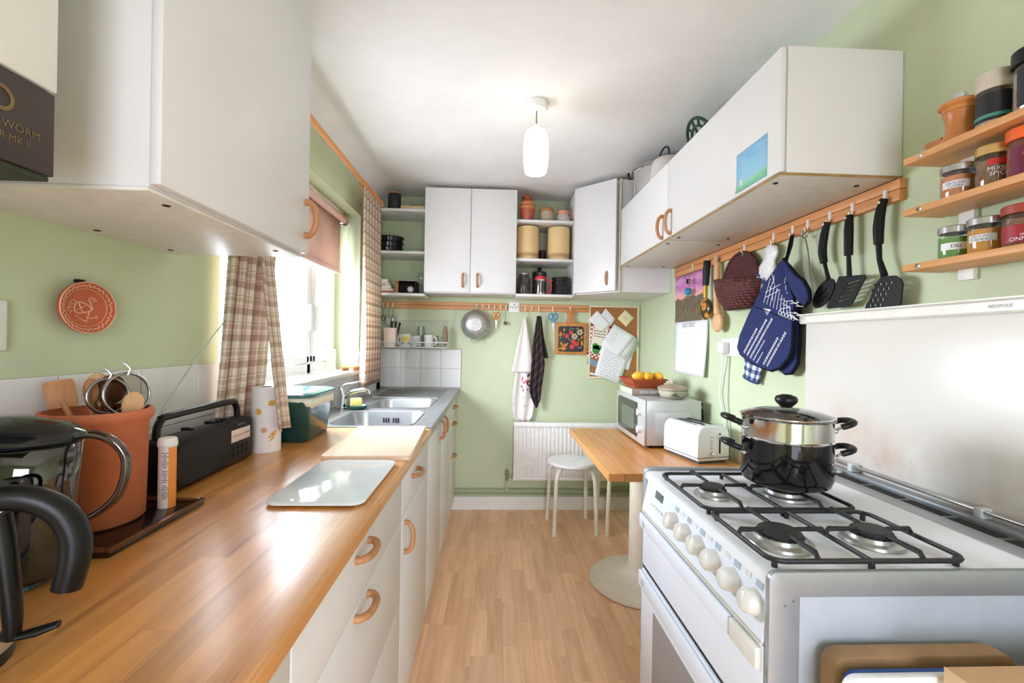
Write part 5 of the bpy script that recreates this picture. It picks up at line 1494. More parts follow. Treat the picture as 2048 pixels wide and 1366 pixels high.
B().box(.7712, .772, 2.43, 2.66, mzt, mzt + .034).build('pale_end', mt('pale_green_card', (196, 202, 182), .6), tm)
text('table mats', .026, WINK, tm, (.868, 2.4293, mzt + .016), (-1, 0, 0), (0, 0, -1))
WICK = mt('orange_wicker', (190, 96, 48), .6, var=.3, scale=70, bump=.8)
bs = thing('fruit_basket', 'shallow orange wicker basket on the table mats box', 'basket', (.87, 2.52, mzt + .0345))
bz = mzt + .0345
loft([(.868, 2.545, .15, .17, .01, bz), (.868, 2.545, .16, .185, .012, bz + .015), (.868, 2.545, .21, .22, .012, bz + .048)]).build('weave', WICK, bs, smooth=20)
b = B()
for z, w, h in ((.012, .163, .186), (.024, .180, .197), (.036, .197, .209), (.049, .214, .224)): b.tube([(.868 + p[0], 2.545 + p[1], bz + z) for p in rrect(w, h, .014, 4)], .0038, 6, closed=True)
b.build('woven_bands', mt('dark_wicker', (152, 64, 34), .6, var=.3, scale=60), bs, smooth=60)
for k, (x, y) in enumerate(((.83, 2.50), (.885, 2.49), (.94, 2.50), (.855, 2.56))):
    q = B(); q.lathe([(0, -.04), (.008, -.037), (.021, -.022), (.026, 0), (.021, .022), (.008, .036), (0, .04)], (x, y, bz + .065), (math.cos(k), math.sin(k), 0)); 
    tag(q.build('lemon', mt('lemon_peel', (232, 180, 52), .5, var=.06, bump=.3)), ('yellow lemon at the left of the basket', 'yellow lemon in the middle of the basket', 'yellow lemon at the right of the basket', 'yellow lemon at the back of the basket')[k], 'lemon', 'lemons in the basket')
cd_ = thing('casserole', 'lidded stoneware casserole dish on the microwave', 'casserole', (.965, 2.33, mzt))
STON = mt('buff_stoneware', (186, 180, 160), .35, var=.08)
ccx, ccy = .955, 2.325
B().lathe([(0, 0), (.056, 0), (.06, .004), (.072, .035), (.074, .05), (0, .05)], (ccx, ccy, mzt), seg=36).build('dish', STON, cd_, smooth=50)
for z, r_ in ((.008, .0625), (.043, .0745)): B().tube([(ccx + r_ * math.cos(k * PI / 20), ccy + r_ * math.sin(k * PI / 20), mzt + z) for k in range(40)], .0014, 5, closed=True).build('painted_line', mt('dark_brown_line', (84, 62, 48), .5), cd_)
B().lathe([(.078, .051), (.078, .055), (.06, .064), (.02, .074), (.012, .076), (0, .077)], (ccx, ccy, mzt), seg=36).build('lid', mt('brown_buff', (160, 142, 120), .35), cd_, smooth=50)
B().lathe([(0, .074), (.010, .076), (.011, .084), (.015, .09), (.012, .096), (0, .098)], (ccx, ccy, mzt)).build('knob', STON, cd_, smooth=50)
b = B(); b.prism([(-.02, -.006), (.03, -.012), (.005, .010)], (ccx - .02, ccy - .0735, mzt + .024), (1, 0, 0), (0, 0, 1), .0006); b.build('leaf_motif', mt('grey_leaf', (96, 96, 84), .5), cd_)
# toaster
to = thing('toaster', 'white two-slot toaster on the table beside the cooker', 'toaster', (.965, 2.074, tz), rz=math.radians(14), local=True)
TWH = mt('toaster_white', (232, 235, 242), .25, var=.01)
q = B(); q.prism([(-.0825, .012), (.0825, .012), (.086, .03), (.084, .13), (.072, .156), (.05, .166), (-.05, .166), (-.072, .156), (-.084, .13), (-.086, .03)], (0, .125, 0), (1, 0, 0), (0, 0, 1), .25, .006); q.build('shell', TWH, to, smooth=40)
B().box(-.07, .07, -.115, .115, 0, .013).build('base', mt('grey_base', (70, 70, 72), .5), to)
B().box(-.052, .052, -.10, .10, .1655, .1685, .001).build('top_plate', CHROME, to)
for x in (-.024, .024): B().box(x - .011, x + .011, -.085, .085, .1682, .1692).build('bread_slot', DARK, to)
B().box(.028, .034, -.128, -.1248, .045, .135).build('lever_track', DARK, to)
B().box(.016, .046, -.140, -.127, .118, .128, .003).build('lever', TWH, to)
B().lathe([(0, .012), (.009, .011), (.010, 0), (0, 0)], (-.012, -.126, .045), (0, -1, 0)).build('browning_dial', CHROME, to)
for k in range(4): B().box(-.019, -.005, -.1285, -.1255, .066 + k * .016, .074 + k * .016, .001).build('button', mt('pale_grey_button', (206, 208, 214), .4), to)
B().box(-.0865, .0865, -.1265, .1265, .026, .0285).build('base_line', mt('dark_line', (70, 70, 74), .5), to)
# ------------------------------------------------------------------ cooker
ck = thing('gas_cooker', 'white gas cooker with four burners and steel side trim', 'cooker', (.75, 1.0, 0))
EN = mt('white_enamel', (226, 229, 234), .16, var=.015)
CWH = mt('cooker_white', (218, 224, 234), .25, var=.012)
TRIM = mt('satin_steel_trim', (158, 163, 168), .34, .4, var=.03)
KY0, KY1, KX0, KX1, KT = .712, 1.296, .452, .94, .888
B().box(KX0 + .02, KX1, KY0, KY1, .03, KT - .012).build('body', CWH, ck, smooth=0)
for y0, nm in ((KY0 - .013, 'near'), (KY1 + .001, 'far')):
    prof = [(KX0 + .012 * (1 - math.sin(t * PI / 12)), KT + .008 - .012 * (1 - math.cos(t * PI / 12))) for t in range(0, 7)]
    fr = [(KX0, .0), (KX0, KT - .006)] + [(KX0 + .014 - .014 * math.cos(t * PI / 12), KT - .006 + .014 * math.sin(t * PI / 12)) for t in range(1, 7)] + [(1.04, KT + .008), (1.04, .856), (.503, .856), (.503, 0)]
    b = B(); b.prism(fr, (0, y0 + .012, 0), (1, 0, 0), (0, 0, 1), .012, .0012)
    b.build('side_trim', TRIM, ck, smooth=30)
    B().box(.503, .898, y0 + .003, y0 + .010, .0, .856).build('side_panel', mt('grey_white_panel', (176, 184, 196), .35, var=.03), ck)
b = B()
for x, z in ((.478, .842), (.492, .849)): b.cyl((x, KY0 - .0145, z), (x, KY0 - .0125, z), .0022, seg=10)
b.build('screws', STEELD, ck)
B().box(.90, 1.02, KY0 - .002, KY1, .02, .85).build('rear_housing', DARK, ck, smooth=0)
b = B(); b.tube([(.93, KY0 - .012, .80), (.96, KY0 - .016, .74), (.93, KY0 - .014, .68), (.97, KY0 - .016, .60), (.94, KY0 - .012, .5)], .010, 8); b.build('gas_hose', BLACK, ck, smooth=60)
# hob
b = B(); b.prism([(KX0 + .002, KT - .02), (KX0 + .006, KT - .004), (KX0 + .016, KT), (.925, KT), (.935, KT + .004), (.945, KT + .004), (.945, KT - .02)], (0, KY1, 0), (1, 0, 0), (0, 0, 1), KY1 - KY0, 0)
hob = b.build('hob', EN, ck, smooth=40)
B().box(.947, 1.0, KY0, KY1, KT - .02, KT + .003, .002).build('rear_strip', TRIM, ck)
vn = B().box(1.001, 1.058, KY0, KY1, KT - .03, KT - .004).build('vent_channel', mt('grey_green_steel', (120, 128, 122), .35, .8), ck)
for k in range(5):
    y = KY0 + .03 + k * .112
    B().box(1.01, 1.045, y, y + .095, KT - .0042, KT - .0025).build('vent_slot', DARK, vn)
def burner(x, y, r):
    q = B(); q.lathe([(r * 1.55, KT + .001), (r * 1.5, KT + .006), (r * 1.2, KT + .009), (r * 1.15, KT + .016), (0, KT + .016)], (x, y, 0), seg=36); g = q.build('burner', mt('dull_chrome', (186, 186, 184), .3, .7), hob, smooth=40)
    q = B(); q.lathe([(r * .98, KT + .016), (r * 1.0, KT + .019), (r * 1.0, KT + .023), (r * .9, KT + .026), (0, KT + .0265)], (x, y, 0), seg=36); q.build('burner_cap', BLACKM, hob, smooth=40)
    q = B()
    for k in range(22):
        a = 2 * PI * k / 22
        q.obox((x + r * 1.0 * math.cos(a), y + r * 1.0 * math.sin(a), KT + .0145), .006, .0035, .007, a)
    q.build('flame_ports', BLACKM, hob)['kind'] = 'stuff'
for a in ((.551, .826, .038), (.735, .828, .034), (.552, 1.085, .028), (.733, 1.08, .036)): burner(*a)
def grate(y0, y1, burners, nm):
    z = KT + .015
    x0, x1 = .470, .815
    pts = [(p[0] + (x0 + x1) / 2, p[1] + (y0 + y1) / 2, z) for p in rrect(x1 - x0, y1 - y0, .025, 4)]
    q = B(); q.tube(pts, .0044, 6, closed=True)
    q.tube([(.642, y0, z), (.642, y1, z)], .0044, 6)
    for bx_, by_ in burners:
        for dx_, dy_ in ((1, 0), (-1, 0), (0, 1), (0, -1)):
            if dx_:
                ex_ = (x1 if bx_ > .642 else .642) if dx_ > 0 else (.642 if bx_ > .642 else x0)
                e = Vector((ex_, by_, z)); i_ = Vector((bx_ + dx_ * .030, by_, z + .010))
            else:
                e = Vector((bx_, y1 if dy_ > 0 else y0, z)); i_ = Vector((bx_, by_ + dy_ * .030, z + .010))
            m1 = e.lerp(i_, .12) + Vector((0, 0, .009))
            q.tube([e, m1, i_], [.0045, .005, .0038], 6)
    for x in (x0 + .012, x1 - .012, .642):
        for y in (y0 + .012, y1 - .012) if x != .642 else (y0, y1): q.cyl((x, y, KT + .0005), (x, y, z), .005, seg=8)
    return q.build('pan_support', BLACKM, hob, smooth=60)
grate(.722, .940, ((.551, .826), (.735, .828)), 'near')
grate(.952, 1.215, ((.552, 1.085), (.733, 1.08)), 'far')
# control panel and doors
b = B(); b.prism([(KX0 + .012, KT - .022), (KX0 - .004, .776), (KX0 + .02, .776), (KX0 + .03, KT - .022)], (0, KY1, 0), (1, 0, 0), (0, 0, 1), KY1 - KY0, 0)
cpn = b.build('control_panel', CWH, ck, smooth=0)
sl_ = (KT - .022 - .776, .016)    # slope of the panel face
nrm = Vector((-(KT - .022 - .776), 0, .016)).normalized()
upv = Vector((.016, 0, KT - .022 - .776)).normalized()
def cp_pt(y, z, off=0.0):
    x = KX0 - .004 + .016 * (z - .776) / (KT - .022 - .776)
    return Vector((x, y, z)) + nrm * off
KNOB = mt('cream_knob', (214, 213, 208), .35)
kys = (1.088, 1.020, .955, .888, .817, .747)
for y in kys:
    c = cp_pt(y, .822)
    q = B(); q.lathe([(.0, .024), (.016, .023), (.020, .018), (.021, .004), (.0225, 0), (0, 0)], c, nrm, 28)
    q.obox(c + nrm * .022, .006, .008, .034, 0, .002)
    q.build('knob', KNOB, cpn, smooth=50)
b = B(); b.prism([(-.026, -.010), (.026, -.010), (.026, .010), (-.026, .010)], cp_pt(1.195, .845, .0005), (0, -1, 0), upv, .001); b.build('clock_display', mt('grey_lcd', (96, 102, 104), .2), cpn)
b = B()
for k in range(5): b.cyl(cp_pt(1.235 - k * .018, .812, 0), cp_pt(1.235 - k * .018, .812, .005), .004, seg=10)
b.build('clock_buttons', WPLAST, cpn)
b = B()
for k, y in enumerate(kys): b.prism([(-.010, -.007), (.010, -.007), (.010, .007), (-.010, .007)], cp_pt(y - .006, .855, .0004), (0, -1, 0), upv, .0004)
b.build('burner_symbols', mt('blue_grey_print', (164, 174, 186), .5), cpn)
b = B()
for y in kys[1:]: b.prism([(-.008, -.005), (.008, -.005), (.008, .005), (-.008, .005)], cp_pt(y + .028, .856, .0004), (0, -1, 0), upv, .0004)
b.build('small_symbols', mt('pale_print', (212, 210, 206), .5), cpn)
B().box(KX0 - .006, KX0 + .02, KY0 + .001, KY1 - .001, .770, .7755).build('panel_lip', mt('yellowed_lip', (196, 190, 172), .5), ck)
gd = B().box(KX0 - .002, KX0 + .02, KY0 + .001, KY1 - .001, .616, .768, .003).build('grill_door', CWH, ck)
B().box(KX0 - .014, KX0 - .002, .80, KY1 - .001, .728, .766, .004).build('grill_handle', CWH, gd)
B().box(KX0 - .014, KX0 - .002, KY0 + .001, .797, .728, .766, .004).build('handle_end', mt('yellowed_white', (214, 213, 206), .35), gd)
ARW = mt('grey_arrow', (150, 154, 160), .5)
def arrow(par, y, z, x):
    q = B(); q.prism([(0, -.010), (0, .010), (.016, -.004)], (x, y, z), (0, -1, 0), (0, 0, 1), .0005); q.build('arrow_mark', ARW, par)
arrow(gd, 1.262, .745, KX0 - .0145)
od = B().box(KX0 - .004, KX0 + .02, KY0 + .001, KY1 - .001, .115, .604, .004).build('oven_door', CWH, ck)
B().box(KX0 + .002, KX0 + .02, KY0 + .001, KY1 - .001, .604, .616).build('door_gap', DARK, ck)
B().box(KX0 - .014, KX0 - .004, KY0 + .001, KY1 - .001, .555, .600, .004).build('oven_handle', CWH, od)
arrow(od, 1.262, .578, KX0 - .0145)
n = N('dotted_oven_glass')
sp = n.new('ShaderNodeSeparateXYZ'); n.link(n.coord(), sp.inputs[0])
st_ = n.math('GREATER_THAN', n.math('FRACT', n.math('MULTIPLY', sp.outputs[2], 170)), .5)
n.base(n.mix(st_, lin((120, 122, 126)), lin((150, 152, 156)))); n.set(Roughness=.12)
B().box(KX0 - .0048, KX0 - .0038, KY0 + .07, KY1 - .10, .18, .53).build('oven_glass', n.m, od)
B().box(KX0 + .01, KX0 + .02, KY0 + .001, KY1 - .001, .0, .112).build('plinth_drawer', CWH, ck)
# ------------------------------------------------------------------ steamer pot on the far right burner
pz = KT + .033
px, py = .738, 1.088
PBL = mt('black_enamel_pot', (16, 16, 18), .08, var=.1)
pt_ = thing('saucepan', 'black two-handled saucepan on the far right burner', 'saucepan', (px, py, pz))
B().lathe([(0, pz), (.085, pz), (.096, pz + .006), (.101, pz + .02), (.101, pz + .110), (.097, pz + .110), (.095, pz + .01), (0, pz + .008)], (px, py, 0), seg=56).build('pan', PBL, pt_, smooth=50)
def pot_handles(t, z, tilt):
    for s_ in (-1, 1):
        d_ = Vector((.97 * s_, .24 * s_ * -1, 0)); w_ = Vector((-d_.y, d_.x, 0))
        c = Vector((px, py, z))
        q = B()
        for k in (-1, 1): q.tube([c + d_ * .099 + w_ * .022 * k - Vector((0, 0, .012)), c + d_ * .120 + w_ * .022 * k + Vector((0, 0, .002))], .0028, 6)
        for k in (-1, 1): q.ball(c + d_ * .101 + w_ * .022 * k - Vector((0, 0, .012)), .006, seg=8)
        q.build('handle_bracket', CHROME, t, smooth=60)
        q = B(); q.tube([c + d_ * .112 + w_ * -.03, c + d_ * .128 + w_ * -.03 + Vector((0, 0, .006)), c + d_ * .140 + w_ * -.02 + Vector((0, 0, .010)), c + d_ * .144 + Vector((0, 0, .011)), c + d_ * .140 + w_ * .02 + Vector((0, 0, .010)), c + d_ * .128 + w_ * .03 + Vector((0, 0, .006)), c + d_ * .112 + w_ * .03], .0092, 8, flat=.8)
        q.build('handle', BLACK, t, smooth=60)
pot_handles(pt_, pz + .085, 0)
stz = pz + .111
stm = thing('steamer', 'steel steamer with a glass lid stacked on the black saucepan', 'steamer', (px, py, stz))
MIR = mt('mirror_steel', (206, 206, 206), .10, 1.0, var=.04)
B().lathe([(.094, stz), (.102, stz), (.1035, stz + .003), (.1, stz + .006), (.1005, stz + .05), (.104, stz + .053), (.101, stz + .055), (.097, stz + .052), (.096, stz + .006), (0, stz + .006)], (px, py, 0), seg=56).build('basket', MIR, stm, smooth=40)
pot_handles(stm, stz + .038, 0)
lz = stz + .0555
lidp = B().lathe([(.1, lz + .003), (.085, lz + .010), (.055, lz + .017), (.02, lz + .020), (0, lz + .0205)], (px, py, 0), seg=48).build('lid', glass_mat('lid_glass', (.72, .73, .72), .16), stm, smooth=60)
lab(lidp, 'domed glass lid')
B().lathe([(.098, lz), (.104, lz), (.1045, lz + .003), (.1, lz + .004)], (px, py, 0), seg=56, closed=True).build('steel_rim', MIR, lidp, smooth=40)
B().lathe([(0, lz + .02), (.012, lz + .021), (.016, lz + .026), (.024, lz + .034), (.026, lz + .042), (.022, lz + .049), (.01, lz + .053), (0, lz + .0535)], (px, py, 0)).build('knob', BLACK, lidp, smooth=60)
# ------------------------------------------------------------------ splash panel
n = N('stained_white_splashback')
co = n.coord()
sp = n.new('ShaderNodeSeparateXYZ'); n.link(co, sp.inputs[0])
st_ = n.ramp(n.noise(co, 5, 4, .6), [(.45, (0, 0, 0)), (.75, (1, 1, 1))])
low = n.ramp(sp.outputs[2], [(.02, (1, 1, 1)), (.26, (0, 0, 0))])
f = n.math('MULTIPLY', n.math('MULTIPLY', st_, low), .75)
sp2 = n.ramp(n.noise(co, 90, 2, .5), [(.70, (0, 0, 0)), (.74, (1, 1, 1))])
c_ = n.mix(f, lin((218, 214, 206)), lin((190, 150, 120)))
n.base(n.mix(n.math('MULTIPLY', n.math('MULTIPLY', sp2, low), .35), c_, lin((160, 116, 84)))); n.set(Roughness=.3)
spb = thing('splashback', 'stained white splashback panel on the wall behind the cooker', 'splashback', (1.1, 1.03, .88))
B().box(1.092, XR - .001, .55, 1.512, .88, 1.352, .002).build('panel', n.m, spb)
b = B(); b.prism([(1.085, 1.340), (1.080, 1.345), (1.080, 1.366), (1.068, 1.370), (1.068, 1.3735), (XR - .001, 1.3735), (XR - .001, 1.353), (1.0915, 1.353), (1.0915, 1.340)], (0, 1.53, 0), (1, 0, 0), (0, 0, 1), 1.53 - .55, 0)
rp = b.build('top_rail', mt('ivory_rail', (228, 226, 216), .35), spb, smooth=20)
text('NEOPOLIS', .010, mt('grey_stamp', (120, 118, 112), .6), rp, (1.0795, .905, 1.3555), (0, -1, 0), (0, 0, 1))
b = B(); b.box(1.060, 1.0905, KY0 - .03, 1.49, .882, .892, .002); b.build('lower_rail', TRIM, spb)
b = B(); b.tube([(1.072, KY0 - .05, .908), (1.072, 1.49, .908)], .005, 8); b.build('guard_bar', CHROME, spb, smooth=60)
for y in (.93, 1.28): B().box(1.064, 1.0915, y - .008, y + .008, .8925, .916, .002).build('rail_clip', mt('pale_clip', (196, 200, 196), .4), spb)

# ------------------------------------------------------------------ right wall hook rail and what hangs there
rr_ = thing('hook_rail', 'orange pine hook rail along the right wall under the cupboards', 'rail', (XR, 1.92, 1.665), 'orange pine hook rails')
B().box(XR - .020, XR, 1.168, 2.68, 1.699, 1.726, .002).build('upper_batten', RAILY, rr_)
B().box(XR - .020, XR, 1.168, 2.68, 1.667, 1.6975, .002).build('lower_batten', RAILY, rr_)
for y in (2.42, 2.24, 2.14, 1.912, 1.708, 1.596, 1.517, 1.415, 1.323, 1.209): hook(rr_, XR - .021, y, 1.684, (-1, 0, 0))
def yz_prism(poly, x, th, bev=0.0):
    """polygon given as (y, z) at plane x, thickened towards the room"""
    q = B(); q.prism(poly, (x, 0, 0), (0, 1, 0), (0, 0, 1), -th, bev); return q
# calendar
n = N('sunset_mountain_picture')
sp = n.new('ShaderNodeSeparateXYZ'); n.link(n.coord('Generated'), sp.inputs[0])
co = n.coord('Generated')
nz = n.noise(n.mapping(co, (1, 2, 3)), 3.0, 4, .6)
zz = n.math('ADD', sp.outputs[2], n.math('MULTIPLY', n.math('SUBTRACT', nz, .5), .28))
sky = n.ramp(zz, [(.50, lin((240, 190, 130))), (.60, lin((236, 170, 190))), (.75, lin((196, 110, 180))), (.9, lin((220, 150, 196))), (1, lin((150, 90, 160)))])
land = n.ramp(n.noise(n.mapping(co, (1, 9, 2), (.6, 0, 0)), 3.0, 4, .6), [(.3, lin((64, 56, 44))), (.55, lin((112, 100, 84))), (.75, lin((178, 140, 70)))])
n.base(n.mix(n.math('LESS_THAN', zz, .52), sky, land)); n.set(Roughness=.35)
cal = thing('calendar', 'wall calendar with a sunset mountain picture beside the corner', 'calendar', (XR - .01, 2.5, 1.09))
yz_prism([(2.312, 1.395), (2.688, 1.395), (2.692, 1.666), (2.318, 1.666)], XR - .003, .003).build('picture', n.m, cal)
def cfn(u, v):
    return Vector((XR - .006 - .018 * math.sin(v * PI / 2) * (1 - u) * .9 - .004 * v, 2.275 + .42 * u - .012 * math.sin(v * 3), 1.394 - .302 * v))
b = B(); b.sheet(cfn, 8, 10); b.build('date_sheet', PAPER, cal, solid=.0006, smooth=60)
b = B(); b.sheet(lambda u, v: cfn(u, v) + Vector((.0035, -.004, .002)), 8, 10); b.build('under_sheets', mt('shaded_paper', (216, 216, 214), .8), cal, solid=.001, smooth=60)
b = B()
for r_ in range(6):
    for k in range(7):
        A = cfn(.10 + k * .125, .22 + r_ * .12); C_ = cfn(.15 + k * .125, .235 + r_ * .12)
        b.mesh([A + Vector((-.0012, 0, 0)), Vector((A.x - .0012, C_.y, A.z)), C_ + Vector((-.0012, 0, 0)), Vector((C_.x - .0012, A.y, C_.z))], [(0, 1, 2, 3)])
b.build('date_marks', mt('faint_print', (206, 208, 212), .8), cal)['kind'] = 'stuff'
text('JULY 2025', .036, mt('month_ink', (110, 112, 118), .7), cal, (XR - .0118 - .004, 2.485, 1.372), (0, -1, 0), (0, 0, 1))
# keyring
kr_ = thing('keyring', 'keyring with a blue ball hanging in front of the calendar', 'keyring', (1.08, 2.42, 1.54))
b = B()
for k in range(6):
    z = 1.645 - k * .011
    b.tube([(1.082 + (.004 * math.cos(t * PI / 5) if k % 2 else 0), 2.425 + .006 * math.cos(t * PI / 5) * (0 if k % 2 else 1), z + .008 * math.sin(t * PI / 5)) for t in range(10)], .0013, 5, closed=True)
b.build('chain', CHROME, kr_, smooth=60)
b = B(); b.tube([(1.08, 2.425 + .013 * math.cos(t * PI / 8), 1.612 + .013 * math.sin(t * PI / 8)) for t in range(16)], .0018, 5, closed=True); b.box(1.075, 1.083, 2.44, 2.455, 1.602, 1.628, .002); b.build('split_ring', BLACK, kr_, smooth=60)
b = B(); b.ball((1.078, 2.432, 1.556), .022); b.build('ball', mt('turquoise_ball', (56, 140, 170), .25), kr_, smooth=60)
# painted spoon, wooden ladle
psn = thing('painted_spoon', 'black and gold lacquered spoon hanging over the calendar', 'spoon', (1.08, 2.23, 1.39))
b = B(); b.tube([(1.088, 2.236, 1.692), (1.086, 2.238, 1.63), (1.084, 2.24, 1.565)], [.017, .018, .016], 10); b.build('handle', BLACK, psn, smooth=60)
b = B(); b.tube([(1.084, 2.24, 1.566), (1.083, 2.238, 1.50)], [.011, .010], 10); b.build('gold_neck', mt('gold_paint', (196, 156, 56), .35, .3), psn, smooth=60)
n = N('lacquer_flower'); vo = n.new('ShaderNodeTexVoronoi'); n.link(n.coord(), vo.inputs[0]); vo.inputs['Scale'].default_value = 24
n.base(n.ramp(vo.outputs[0], [(.15, lin((196, 72, 44))), (.35, lin((204, 148, 56))), (.6, lin((60, 44, 22)))])); n.set(Roughness=.2)
b = B(); b.ball((1.078, 2.222, 1.444), 1, .020, .058, .056, 20); b.build('bowl', n.m, psn, smooth=60)
lad = thing('wooden_ladle', 'plain wooden spoon hanging beside the wicker basket', 'spoon', (1.09, 2.12, 1.32))
b = B(); b.tube([(1.094, 2.146, 1.700), (1.092, 2.14, 1.64), (1.09, 2.136, 1.56), (1.088, 2.128, 1.47), (1.086, 2.11, 1.41)], [.016, .0155, .015, .0155, .021], 10); b.build('handle', WOODL, lad, smooth=60)
b = B(); b.ball((1.080, 2.104, 1.372), 1, .018, .044, .048, 20); b.build('bowl', WOODL, lad, smooth=60)
b = B(); b.tube([(1.094, 2.14, 1.69), (1.096, 2.142, 1.672), (1.09, 2.13, 1.668), (1.092, 2.12, 1.685)], .004, 6); b.build('hanging_loop', mt('brown_cord', (96, 60, 36), .8), lad, smooth=60)
# wicker wall basket
n = N('red_wicker')
co = n.coord()
wv1 = n.new('ShaderNodeTexWave'); wv1.bands_direction = 'Z'; n.link(co, wv1.inputs[0]); wv1.inputs['Scale'].default_value = 28; wv1.inputs['Distortion'].default_value = 1.5
wv2 = n.new('ShaderNodeTexWave'); wv2.bands_direction = 'Y'; n.link(co, wv2.inputs[0]); wv2.inputs['Scale'].default_value = 16
h_ = n.math('MULTIPLY', wv1.outputs[1], wv2.outputs[1])
n.base(n.ramp(h_, [(0, lin((48, 14, 14))), (.5, lin((104, 34, 32))), (1, lin((140, 56, 46)))])); n.set(Roughness=.6); n.bump(h_, .9, .004)
wbk = thing('wicker_basket', 'dark red wicker wall basket hanging on the rail', 'basket', (1.07, 1.93, 1.42))
b = B(); pts = [(1.94 + .148 * math.cos(t * PI / 16), 1.53 + .145 * math.sin(t * PI / 16)) for t in range(17)] + [(1.81, 1.47), (1.86, 1.44), (2.02, 1.44), (2.07, 1.47)]
b = yz_prism(pts[::-1], 1.099, .006); b.build('back', n.m, wbk, smooth=20)
b = B(); b.tube([(1.094, p[0], p[1]) for p in pts[:17]], .006, 8); b.build('back_rim', n.m, wbk, smooth=60)
def bf(u, v):
    a = PI * u
    r_ = 1 - .42 * v ** 2.2
    return Vector((1.098 - .095 * r_ * math.sin(a), 1.925 + .165 * r_ * math.cos(a), 1.548 - .125 * v - .018 * math.cos(a) * (1 - v) * -1))
b = B(); b.sheet(bf, 28, 12); b.build('pocket', n.m, wbk, smooth=60, solid=.006)
b = B(); b.tube([bf(k / 24, 0) for k in range(25)], .006, 8); b.build('pocket_rim', n.m, wbk, smooth=60)
b = B(); b.mesh([bf(k / 16, 1) for k in range(17)], [tuple(range(17))]); b.build('base', n.m, wbk, solid=.004)
b = B(); b.tube([(1.092, 1.912, 1.672), (1.090, 1.915, 1.655)], .002, 6); b.build('hanging_wire', CHROME, wbk)
# gingham bag holder with plastic bags
n = N('blue_gingham')
uv = n.coord('UV'); sp = n.new('ShaderNodeSeparateXYZ'); n.link(uv, sp.inputs[0])
ga = n.math('GREATER_THAN', n.math('FRACT', n.math('MULTIPLY', sp.outputs[0], 9)), .5)
gb2 = n.math('GREATER_THAN', n.math('FRACT', n.math('MULTIPLY', sp.outputs[1], 13)), .5)
n.base(n.ramp(n.math('MULTIPLY', n.math('ADD', ga, gb2), .5), [(0, lin((226, 226, 226))), (.3, lin((112, 126, 160))), (.8, lin((34, 50, 92)))], 'CONSTANT')); n.set(Roughness=.9)
bh = thing('bag_holder', 'blue gingham bag holder stuffed with white plastic bags', 'bag holder', (1.09, 1.8, 1.1))
def gf(u, v):
    a = 2 * PI * u
    cy, cz = 1.752 + (1.848 - 1.752) * v, 1.545 + (1.118 - 1.545) * v
    r_ = .068 * (1 - .28 * max(0, (v - .8) / .2)) * (1 - .15 * max(0, (.15 - v) / .15))
    return Vector((1.098 - .016 * math.cos(a), cy + r_ * math.sin(a), cz + .012 * math.sin(a)))
b = B(); b.sheet(gf, 28, 20); b.build('tube', n.m, bh, smooth=70)
NAV = mt('navy_binding', (38, 58, 100), .8)
for v in (0, 1):
    b = B(); b.tube([gf(k / 28, v) for k in range(28)], .005, 6, closed=True); b.build('binding', NAV, bh, smooth=60)
n = N('crumpled_white_plastic'); n.base((.82, .82, .82)); n.set(Roughness=.25)
n.bump(n.noise(n.coord(), 26, 3, .6), 1.0, .012)
b = B(); b.lathe([(0, -.01), (.05, 0), (.058, .03), (.036, .07), (.044, .105), (.030, .125), (0, .128)], (1.094, 1.748, 1.54), (-.02, -.35, 1), sx=.35); b.build('plastic_bags', n.m, bh, smooth=70)
b = B(); b.tube([(1.09, 1.71, 1.672), (1.088, 1.715, 1.655)], .002, 6); b.build('hanging_loop', WPLAST, bh)
# oven gloves
NVY = mt('navy_cotton', (26, 38, 88), .9, var=.08, bump=.2)
NVD = mt('dark_navy_binding', (12, 13, 22), .9, spec=.2)
og = thing('oven_gloves', 'navy double oven glove with white printed ship drawing', 'oven gloves', (1.07, 1.68, 1.17))
pad = [(1.582, 1.586), (1.619, 1.565), (1.715, 1.492), (1.808, 1.389), (1.872, 1.302), (1.89, 1.253), (1.87, 1.225), (1.802, 1.198), (1.716, 1.176), (1.653, 1.168), (1.603, 1.183), (1.556, 1.221), (1.540, 1.26), (1.538, 1.32), (1.537, 1.385), (1.525, 1.41), (1.536, 1.444), (1.569, 1.502), (1.584, 1.55)]
def scale_poly(p, s, cy=1.68, cz=1.33): return [((a - cy) * s + cy, (c - cz) * s + cz) for a, c in p]
yz_prism(pad, 1.074, .018, .004).build('front_glove', NVY, og, smooth=60)
b = B(); b.tube([(1.065, a, c) for a, c in pad], .0065, 8, closed=True); b.build('front_binding', NVD, og, smooth=60)
pad2 = [(1.68, 1.195), (1.61, 1.160), (1.575, 1.164), (1.545, 1.20), (1.538, 1.267), (1.538, 1.37), (1.545, 1.45), (1.58, 1.54), (1.62, 1.50), (1.67, 1.36), (1.68, 1.25)]
yz_prism(pad2, 1.097, .018, .004).build('rear_glove', NVY, og, smooth=60)
b = B(); b.tube([(1.088, a, c) for a, c in pad2], .0065, 8, closed=True); b.build('rear_binding', NVD, og, smooth=60)
curl = [(1.572, 1.578), (1.541, 1.548), (1.502, 1.51), (1.464, 1.484), (1.44, 1.451), (1.434, 1.417), (1.455, 1.398), (1.487, 1.422), (1.526, 1.469), (1.56, 1.527)]
yz_prism(curl, 1.060, .022, .006).build('folded_strap', NVY, og, smooth=60)
b = B(); b.tube([(1.048, a, c) for a, c in curl], .006, 8, closed=True); b.build('strap_binding', NVD, og, smooth=60)
b = B(); b.tube([(1.088, 1.59, 1.67), (1.086, 1.600, 1.632), (1.075, 1.598, 1.585)], .004, 6); b.tube([(1.088, 1.582, 1.67), (1.086, 1.586, 1.632), (1.075, 1.592, 1.585)], .004, 6); b.build('hanging_loop', NVD, og, smooth=60)
